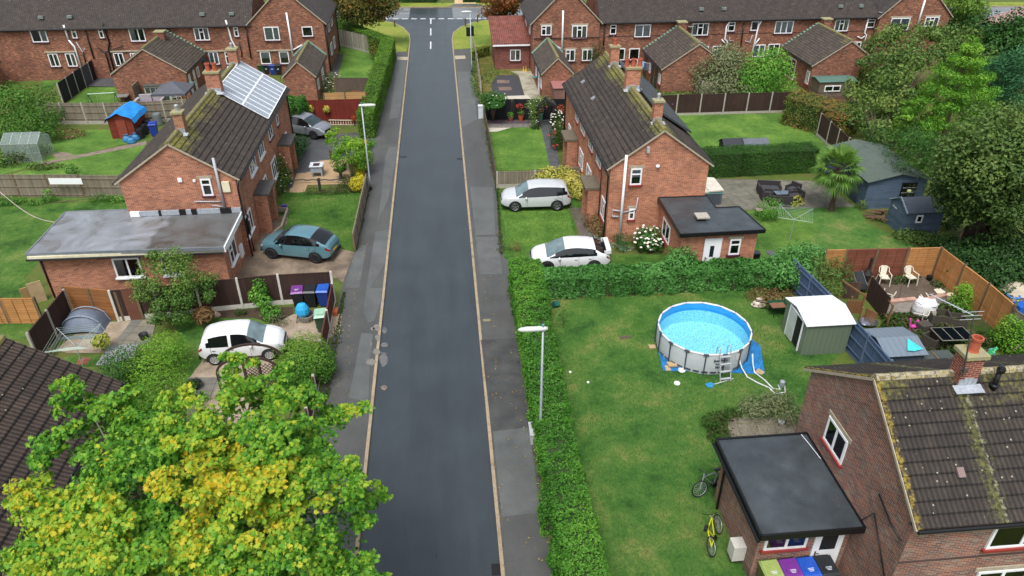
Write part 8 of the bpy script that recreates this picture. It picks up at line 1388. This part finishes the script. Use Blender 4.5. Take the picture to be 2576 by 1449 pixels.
p=A('t',2540,400,0); m=MB(); m.box(p.x-.25,p.x+.6,p.y,p.y+.6,.05,.5); tag(m.build('toy_car',P_('toy blue','1f5fc0',.4),base=tuple(p)),'blue plastic ride-on toy at the right edge beyond the orange fence','toy'); p=A('t',2400,50,.9); m=MB(); m.tube([(p.x+.3*math.cos(t/10*6.283),p.y+.3*math.sin(t/10*6.283),.9) for t in range(11)],.035,5); tag(m.build('toy_hoop',P_('toy sky','2f80d0',.4),base=tuple(p)),'blue plastic hoop above the playhouse','toy')
p=A('s',880,380,0); r=thing('chiminea','black cast iron chiminea with a tall flue against the red-brown lap panel','chiminea',tuple(p)); m=MB(); m.lathe(tuple(p),[(.1,0),(.12,.2),(.27,.35),(.28,.55),(.14,.75),(.08,.85),(.07,1.45),(.1,1.5)],12); m.build('body',P_('cast iron','2a2422',.7,.3),r)
a=A('s',790,240,.75); p=A('s',830,330,.3); r=thing('sun_lounger','black sling sun lounger with its back raised beside the chiminea','sun lounger',tuple(A('s',820,400,0))); m=MB(); slab_(m,A('s',720,240,.8),A('s',840,225,.8),A('s',900,400,.28),A('s',770,400,.28),.02); slab_(m,A('s',770,400,.28),A('s',900,400,.28),A('s',950,480,.28),A('s',820,480,.28),.02); m.build('sling',P_('black sling','1d2126',.7),r); m=MB(); 
for a_,b_ in (((720,240,.8),(770,400,.28)),((840,225,.8),(900,400,.28)),((770,400,.28),(820,480,.28)),((900,400,.28),(950,480,.28))): m.bar(A('s',*a_),A('s',*b_),.03)
for c in ((730,400),(900,410)): q_=A('s',*c,.28); m.bar(q_,(q_.x,q_.y,0),.03)
m.build('frame',AL,r)
m=MB(); m.prism([A2('s',*c) for c in ((1805,490),(1880,468),(1965,525),(1930,545),(1850,545))],.03,.07); tag(m.build('plastic_sheet',WP),'square dirty white plastic tray lying on the yard paving','tray')
p=A('s',2020,600,0); m=MB(); m.lathe(tuple(p),[(.16,0),(.18,.25),(.12,.3),(.001,.3)],10,1.3,1); tag(m.build('paint_tub',P_('dirty cream','c4b894',.6),base=tuple(p)),'dirty cream tub at the foot of the orange fence','tub')
p=A('s',1740,350,0); m=MB(); m.lathe(tuple(p),[(.13,0),(.17,.25),(.14,.25),(.001,.2)],10); tag(m.build('plant_pot',BLACK,base=tuple(p)),'black plant pot in the corner of the lap fence','pot')
p=A('s',910,960,0); m=MB(); m.lathe(tuple(p),[(.05,.0),(.3,.12),(.42,.2),(.38,.26),(.001,.3)],14,1.2,.9); tag(m.build('metal_basin',P_('shiny metal','b9bcc4',.12,.9),base=tuple(p)),'shiny upturned metal basin beside the blue fence','basin')
# brown timber pens
r=thing('timber_pen','half-built brown timber pen between the blue fence and the brick wall','pen',tuple(A('s',830,800,0))); TB=P_('pen timber','7a5a38',.85,var=.2)
for (x,y,h) in ((500,610,1.2),(810,800,1.2),(650,770,.9),(900,560,1.2),(1170,960,1.2),(1060,770,1.1),(800,900,.8)): p=A('s',x,y,0); m=MB(); m.bar(p,p+Vector((0,0,h)),.08); m.build('post',TB,r)
for a_,b_,h in (((500,610),(800,820),1.15),((900,560),(1170,960),1.15),((900,560),(1170,960),.35)): m=MB(); m.bar(A('s',*a_)+Vector((0,0,h)),A('s',*b_)+Vector((0,0,h)),.06,.08); m.build('rail',TB,r)
for a_,b_,h,c in (((890,600),(1130,900),1.35,WOODDK),((540,600),(780,600),1.0,boards('old brown boards','4a3a32','5a483c',.12)),((600,790),(800,800),.75,boards('tan boards','7a5638','8a6444',.15)),((850,880),(1000,960),.7,boards('tan boards','7a5638','8a6444',.15))): m=MB(); a=A('s',*a_);b=A('s',*b_); m.bar(a+Vector((.0,0,h/2)),b+Vector((0,0,h/2)),.04,h); m.build('panel',c,r)
# wheelbarrow, sandbag
p=A('l',100,290,0); r=thing('wheelbarrow','green wheelbarrow with soil beside the green metal shed','wheelbarrow',tuple(p)); m=MB(); x,y=p.x,p.y+.3; m.add([(x-.25,y-.2,.3),(x+.35,y-.2,.3),(x+.35,y+.2,.3),(x-.25,y+.2,.3),(x-.45,y-.35,.6),(x+.5,y-.35,.6),(x+.5,y+.35,.6),(x-.45,y+.35,.6)],[(3,2,1,0),(0,1,5,4),(1,2,6,5),(2,3,7,6),(3,0,4,7)]); m.build('tray',P_('barrow green','1f4a34',.4),r); m=MB(); m.box(x-.33,x+.4,y-.26,y+.26,.45,.5); m.build('soil',P_('barrow soil','7a5440',.9),r); m=MB(); [m.bar((x+.5,y+s*.2,.25),(x-1.0,y+s*.32,.62),.035) for s in (-1,1)]; [m.bar((x-.2,y+s*.25,.3),(x-.25,y+s*.3,0),.03) for s in (-1,1)]; m.build('frame',BLACK,r); m=MB(); m.tube([(x+.6,y-.05,.2),(x+.6,y+.05,.2)],.2,12); m.build('wheel',TYRE,r)
p=A('k',2475,180,0); m=MB(); m.lathe(tuple(p),[(.28,0),(.34,.1),(.25,.25),(.08,.36),(.14,.46)],10,1.2,.8); tag(m.build('sand_bag',P_('bag translucent','b8aea0',.5,var=.15,scale=7),base=tuple(p)),'tied plastic bag of sand at the end of the wide hedge','bag')
p=A('k',440,190,0); m=MB(); m.obox((p.x,p.y,.15),(.32,.3,.3),.4,.5,.3); tag(m.build('watering_can',P_('dark teal plastic','1d5a4c',.5),base=tuple(p)),'dark teal plastic tub lying at the hedge corner of the pool lawn','tub')
sp_=A('k',515,400,0); bush('sapling','thin sapling on the worn lawn near the hedge','sapling',[((sp_.x,sp_.y,.7),(.25,.25,.5))],LWEED,(sp_.x,sp_.y,0),per=260,size=.08)
soil_mound=B('soil_heap_weeds','heap of brown earth and dead stems behind the wheelbarrow',[('l',60,120,.25,(1.2,.7,.4)),('l',-80,60,.2,(.9,.6,.3)),('l',150,40,.2,(.8,.5,.3))],LBRN,per=420,size=.12,cat='earth heap')
# upper right garden items
x0,y0=A2('d',530,860); y0=62.4; x0*=.935; r=shed('timber_shed','small weathered shed with a green sloping roof and wide window',x0,x0+3.4,y0+.2,y0+2.0,1.6,1.75,'x',boards('grey brown boards','6a5c50','7a6c5e',.14,'h'),P_('shed green roof','4f6e64',.6)); window(r,'S',y0+.19,x0+.5,x0+2.0,.75,1.3,'2',sill=None)
p=A('d',590,960,0); r=thing('fridge','old white fridge standing outside by the raised beds','fridge',tuple(p)); m=MB(); m.box(p.x-.35,p.x+.3,p.y,p.y+.6,0,1.2); m.build('body',P_('fridge white','cdd2dc',.4),r); m=MB(); m.box(p.x-.34,p.x+.29,p.y-.05,p.y-.003,.05,1.17); m.build('door',P_('fridge white','cdd2dc',.4),r)
r=thing('raised_bed','timber raised beds with a green net beside the white fridge','raised bed',tuple(A('d',750,980,0))); m=MB(); a,b,c,d=[A('d',*q) for q in ((550,950),(680,1045),(900,1030),(800,900))]
for u,v in ((a,b),(b,c),(c,d),(d,a)): m.bar(u+Vector((0,0,.15)),v+Vector((0,0,.15)),.06,.3)
m.build('edging',WPOST,r); m=MB(); m.prism([(q.x,q.y) for q in (a,b,c,d)],.0,.12); m.build('soil',ground_mat('bed soil',['3a2e24','5a3c28','4a3a2c'],3,20),r)
p=A('d',755,910,0); vs=[];n=8
for i in range(n+1):
    for j in range(n+1): vs.append((p.x-1.3+2.8*i/n,p.y-.6+2.2*j/n,.15+.45*math.sin(3.14*i/n)*math.sin(3.14*j/n)+.08*math.sin(i*2.1+j)))
m=MB(); m.add(vs,[(i*(n+1)+j,(i+1)*(n+1)+j,(i+1)*(n+1)+j+1,i*(n+1)+j+1) for i in range(n) for j in range(n)]); tag(m.build('garden_net',P_('green netting','4f8a70',.7,var=.2,scale=5),base=tuple(p)),'heaped green netting over the raised beds','netting')
p=A('d',548,1130,0); m=MB(); m.tube([p+Vector((-.2,0,-0)),p+Vector((0,0,1.9))],.03,6); tag(m.build('line_post',P_('line post','6a6a5a',.7),base=tuple(p)),'leaning washing line post behind the dark fence','post')
# pink roofed building top right
r=thing('outbuilding','low building with a faded pink roof at the top right edge','outbuilding',(62,82,0)); a=A('d',2110,235,2.6);b=A('d',2270,280,2.6);c=A('d',2620,160,2.6); m=MB(); dd=(c-b); ee=(a-b); q=[b,b+dd,b+dd+ee,a]; m.prism([(v.x,v.y) for v in q],0,2.5); m.build('wall',P_('dark cladding','3a3c42',.7),r); m=MB(); k_=(a+b)/2+Vector((0,0,1.5)); 
mid=a.lerp(b,.5); top0=Vector((mid.x,mid.y,3.4)); top1=top0+dd; slab_(m,b,b+dd,top1,top0,.06); slab_(m,top0,top1,a+dd,a,.06); m.build('roof',P_('faded pink roof','9a7a78',.8,var=.12),r)
# small dog-leg bits on the left near garden
r=thing('garden_arch','rounded dark timber pergola arch with trellis panels in front of the white city hatchback','garden arch',tuple(A('V',625,985,0))); AT=P_('arch brown','3f3028',.8,var=.15); a=A('V',566,1010,0);b=A('V',715,1000,0); w=(b-a).length; dx=(b-a).normalized(); dy=Vector((-dx.y,dx.x,0))
for o_ in (0,.9):
    pts=[a+dy*o_+dx*(w/2-w/2*math.cos(math.pi*i/14))+Vector((0,0,1.55+.75*math.sin(math.pi*i/14))) for i in range(15)]
    m=MB(); [m.bar(pts[i],pts[i+1],.06,.1) for i in range(14)]; m.build('hoop',AT,r)
for f_ in (0,.45,.7,1): q=a+dx*w*f_; m=MB(); m.bar(q,q+Vector((0,0,1.55+.75*math.sin(math.acos(1-2*f_)) if 0<f_<1 else 1.6)),.1); m.build('post',AT,r)
for f0,f1 in ((.45,.7),(.7,.98)):
    m=MB(); A0=a+dx*w*f0;A1=a+dx*w*f1; W_=(A1-A0).length; zt=2.15 if f0<.6 else 1.9
    for i in range(-8,9):
        for sg in (1,-1):
            x_a=max(0,i*.17) ; 
            t0=i*.17; pa=[];
            for t in (0,1): pass
            u0=t0;u1=t0+1.3; z0=.75;z1=zt
            # clip diagonal u=t0+(z-.75)
            zs=[.75+max(0,-t0),.75+min(zt-.75,W_-t0)]
            if zs[1]-zs[0]>.05:
                ua,ub=t0+zs[0]-.75,t0+zs[1]-.75
                if sg<0: ua,ub=W_-ua,W_-ub
                m.bar(A0+dx*ua+Vector((0,0,zs[0])),A0+dx*ub+Vector((0,0,zs[1])),.02,.02)
    m.build('trellis',AT,r)['kind']='stuff'
p=A('V',490,975,0); r=bush('potted_plant','black bowl planter on the paved path below the hatchback','potted plant',[((p.x,p.y,.35),(.35,.3,.15))],LWEED,(p.x,p.y,0),per=500,size=.1); m=MB(); m.lathe((p.x,p.y,0),[(.2,0),(.36,.25),(.33,.25),(.001,.2)],14); m.build('pot',BLACK,r)
# tent
p=A('i',830,450,0); r=thing('pop_up_tent','small grey-blue pop-up tent in front of the honey coloured gate','tent',tuple(p)); TM=P_('tent grey','5f6a7a',.6,var=.12); n=10; vs=[];cx_,cy_=p.x,p.y+.55
for i in range(n+1):
    for j in range(n+1):
        u=-1+2*i/n; v=-1+2*j/n; h=.95*(1-u*u)**.5*(1-.75*abs(v)**2.2); vs.append((cx_+u*1.0,cy_+v*.8,max(.02,h)))
m=MB(); m.add(vs,[(i*(n+1)+j,(i+1)*(n+1)+j,(i+1)*(n+1)+j+1,i*(n+1)+j+1) for i in range(n) for j in range(n)]); m.build('canopy',TM,r,smooth=True)
m=MB(); m.tube([(cx_-1.0+2*i/12,cy_-.42,.04+.86*(1-(-1+i/6)**2)**.5) for i in range(13)],.03,6); m.tube([(cx_-1.0+2*i/12,cy_+.42,.04+.86*(1-(-1+i/6)**2)**.5) for i in range(13)],.03,6); m.build('pole_sleeve',P_('tent sleeve','8a93a0',.6),r); m=MB(); m.prism([(cx_-.75,cy_-.85),(cx_+.75,cy_-.85),(cx_+.95,cy_-1.1),(cx_-.95,cy_-1.1)],.02,.06); m.build('groundsheet',P_('tent sheet','6f7a7c',.6),r)
for k,x,y,rr,hh,c,lab in (('i',1455,510,.22,.3,'1d1d20','black pot with soil on the mixed paving'),('j',-225,150,.2,.25,'c4bca4','white wicker basket at the foot of the concrete gravel board')): p=A(k,x,y,0); m=MB(); m.lathe(tuple(p),[(rr*.8,0),(rr,hh),(rr*.88,hh),(.001,hh*.7)],14); tag(m.build('plant_pot',P_('pot '+c,c,.6),base=tuple(p)),lab,'pot')
p=A('V',512,795,0); m=MB(); m.lathe(tuple(p),[(.22,0),(.32,.4),(.27,.4),(.001,.35)],14); m.build('pot',CLAY,[o for o in COL.objects if o.name.startswith('cordyline')][0])
for i in range(9): p=A('i',2120+rng.integers(0,90),205+rng.integers(0,80),.05); m=MB(); m.lathe(tuple(p),[(.06,-.05),(.12,.0),(.1,.08),(.001,.12)],6); tag(m.build('rockery_stone',P_('pinkish stone','a08a7c',.9),base=tuple(p)),'small pinkish stone among those heaped by the fence foot','stone','rockery stones')
p=A('j',490,230,.0); r=thing('kettle_barbecue','barbecue under a bright blue cover beside the bins','barbecue',tuple(A('j',480,330,0))); m=MB(); c=A('j',470,240,.5); m.lathe((c.x,c.y,.35),[(.3,0),(.36,.15),(.33,.4),(.2,.62),(.001,.68)],12,1,.85); m.build('cover',P_('cyan blue cover','2a9cd0',.45,var=.15,scale=5),r)
m=MB(); [m.bar((c.x+a,c.y+b,.4),(c.x+a*1.3,c.y+b*1.3,0),.03) for a,b in ((-.25,-.2),(.25,-.2),(.25,.2),(-.25,.2))]; m.build('leg',BLACK,r)
p=A('j',510,310,0); m=MB(); m.lathe(tuple(p),[(.3,0),(.4,.05),(.42,.3),(.36,.32),(.34,.1),(.001,.08)],18); tag(m.build('planter_bowl',P_('grey planter','6f6c66',.8,var=.15),base=tuple(p)),'round grey planter bowl in front of the blue-covered barbecue','planter')
p=A('j',780,275,0); m=MB(); m.box(p.x-.22,p.x+.22,p.y-.1,p.y+.35,0,.25); tag(m.build('terracotta_trough',P_('terracotta orange','a05434',.7),base=tuple(p)),'square terracotta trough between the mint-lidded bin and the fence','trough')
p=A('V',603,1170,0); m=MB(); 
# bicycles
def bike(label,F_,R_,fc,tilt,side=1,name='bicycle'):
    F_=Vector(F_);R_=Vector(R_); d=(F_-R_); L_=1.05; ang=math.atan2(d.y,d.x); r=thing(name,label,'bicycle',(0,0,0),'bicycles against the kitchen wall'); rr=.32; FM=P_('bike '+fc,fc,.35,.2)
    for x in (0,L_):
        m=MB(); m.tube([(x+rr*math.cos(t/20*6.2832),0,rr+rr*math.sin(t/20*6.2832)) for t in range(21)],.026,6,cap=False); w=m.build('wheel',TYRE,r); m=MB(); [m.bar((x,0,rr),(x+rr*math.cos(t),0,rr+rr*math.sin(t)),.006) for t in np.arange(0,6.28,.42)]; m.tube([(x+(rr-.03)*math.cos(t/20*6.2832),0,rr+(rr-.03)*math.sin(t/20*6.2832)) for t in range(21)],.012,5,cap=False); m.build('rim',P_('bike rim','c4c8cc',.3,.7),w)
    m=MB(); bb=(.43,0,.3); hd=(.88,0,.78); st=(.3,0,.8)
    for a,b in ((bb,hd),(bb,st),(st,hd),((0,0,rr),bb),((0,0,rr),st)): m.tube([a,b],.02,6)
    m.build('frame',FM,r); m=MB(); m.tube([(L_,0,rr),(.88,0,.78),(.85,0,.95)],.018,6); m.build('fork',P_('bike fork','b4b8bc',.3,.5),r); m=MB(); m.tube([(.9,-.28,.97),(.85,-.1,.95),(.85,.1,.95),(.9,.28,.97)],.014,6); m.build('handlebar',BLACK,r); m=MB(); m.tube([st,(.28,0,.88)],.015,6); m.obox((.26,0,.9),(.26,.13,.05)); m.build('saddle',BLACK,r); m=MB(); m.tube([(.43,-.06,.3),(.43,.06,.3)],.09,12); m.tube([(.43,-.1,.3),(.55,-.1,.18)],.01,5); m.build('crank',BLACK,r)
    d.z=0; R_=F_-d.normalized()*L_; r.location=(R_.x,R_.y,.03); r.rotation_euler=(tilt,0,ang); return r
bike('black and grey bicycle leaning at the far corner of the kitchen wall',A('n',1890,650,0),A('n',2060,590,0),'7a7e84',R(14)); bike('fluorescent yellow bicycle leaning on the kitchen wall',A('n',2110,1000,0),A('n',2060,1170,0),'d0d020',R(-32))
m=MB(); m.bar(A('n',2200,1200,.45),A('n',2330,1010,.45)+Vector((.15,0,0)),.03,.9); tag(m.build('plywood_board',P_('dull plywood','7a6a50',.8),base=tuple(A('n',2220,1200,0))),'dull plywood board leaning on the kitchen wall','board')
p=A('n',2330,1300,0); m=MB(); a=A('n',2340,1200,.5); m.box(8.72,9.14,a.y-.2,a.y+.25,.3,.95); tag(m.build('gas_meter_box',P_('meter white','c4c2b8',.5,var=.08),base=(8.9,a.y,0)),'white plastic meter cupboard on the kitchen wall corner','meter box')
d=A('l',130,1360,0); m=MB(); m.lathe(tuple(d),[(.12,0),(.14,.12),(.001,.2)],10); tag(m.build('garden_light',P_('light white','c9ccd0',.4),base=tuple(d)),'white round garden light on the paved patch','garden light')
a=A('f',2330,500,0)
# drain grates and covers in the road
for lab,k,x,y,sx,sy,c in (('small yellowish inspection cover in the right pavement','j',2322,322,.38,.22,'8a8468'),('iron gully grate at the foot of the picture beside the right kerb','n',-145,1380,.4,.45,'1d1d1f'),('iron gully grate in the road at the left kerb by the lime tree','f',1480,125,.55,.35,'3a3d40'),('iron gully grate at the right kerb opposite the lime tree','f',2050,145,.4,.3,'33363a')):
    p=A(k,x,y,-.09 if 'gully' in lab else .02); m=MB(); m.box(p.x-sx/2,p.x+sx/2,p.y-sy/2,p.y+sy/2,p.z,p.z+.006); tag(m.build('drain_cover',P_('cover '+c,c,.6,.3),base=tuple(p)),lab,'drain cover')
# overhead bunting line at the left
m=MB(); a=A('e',0,480,2.4);b=A('e',555,785,2.6); m.tube([a.lerp(b,i/12)-Vector((0,0,.5*math.sin(math.pi*i/12))) for i in range(13)],.02,5); tag(m.build('rope_line',P_('pinkish rope','b4a09c',.7)),'pinkish rope line strung to the flat roof corner','rope')
r=thing('timber_planks','leaning pale plywood and planks at the left end of the flat-roofed extension','planks',tuple(A('V',80,735,0)))
for a_,b_,h,c in (((225,95),(400,30),1.0,'a88a5c'),((300,60),(440,20),1.2,'b49c78')):
    m=MB(); m.bar(A('i',*a_,h/2),A('i',*b_,h/2),.05,h); m.build('plank',P_('plank '+c,c,.8,var=.12),r)
# fallen leaves and litter flecks
n=700; P0=np.column_stack([rng.uniform(-7,1.6,n)*0+np.where(rng.random(n)<.6,rng.uniform(-6.1,-4.9,n),rng.uniform(1.2,3,n)),rng.uniform(9,40,n),np.full(n,.03)]); tag(leaves('fallen_leaves',P0,np.tile([0,0,1.],(n,1))+rng.normal(size=(n,3))*.2,.07*(.5+rng.random(n)),'leaf',rng.random(n),leafmat('fallen leaves',['6a4a28','8a6a34','b09a4a'],trans=.1)),None,None,None,'stuff')
S.render.engine='CYCLES'
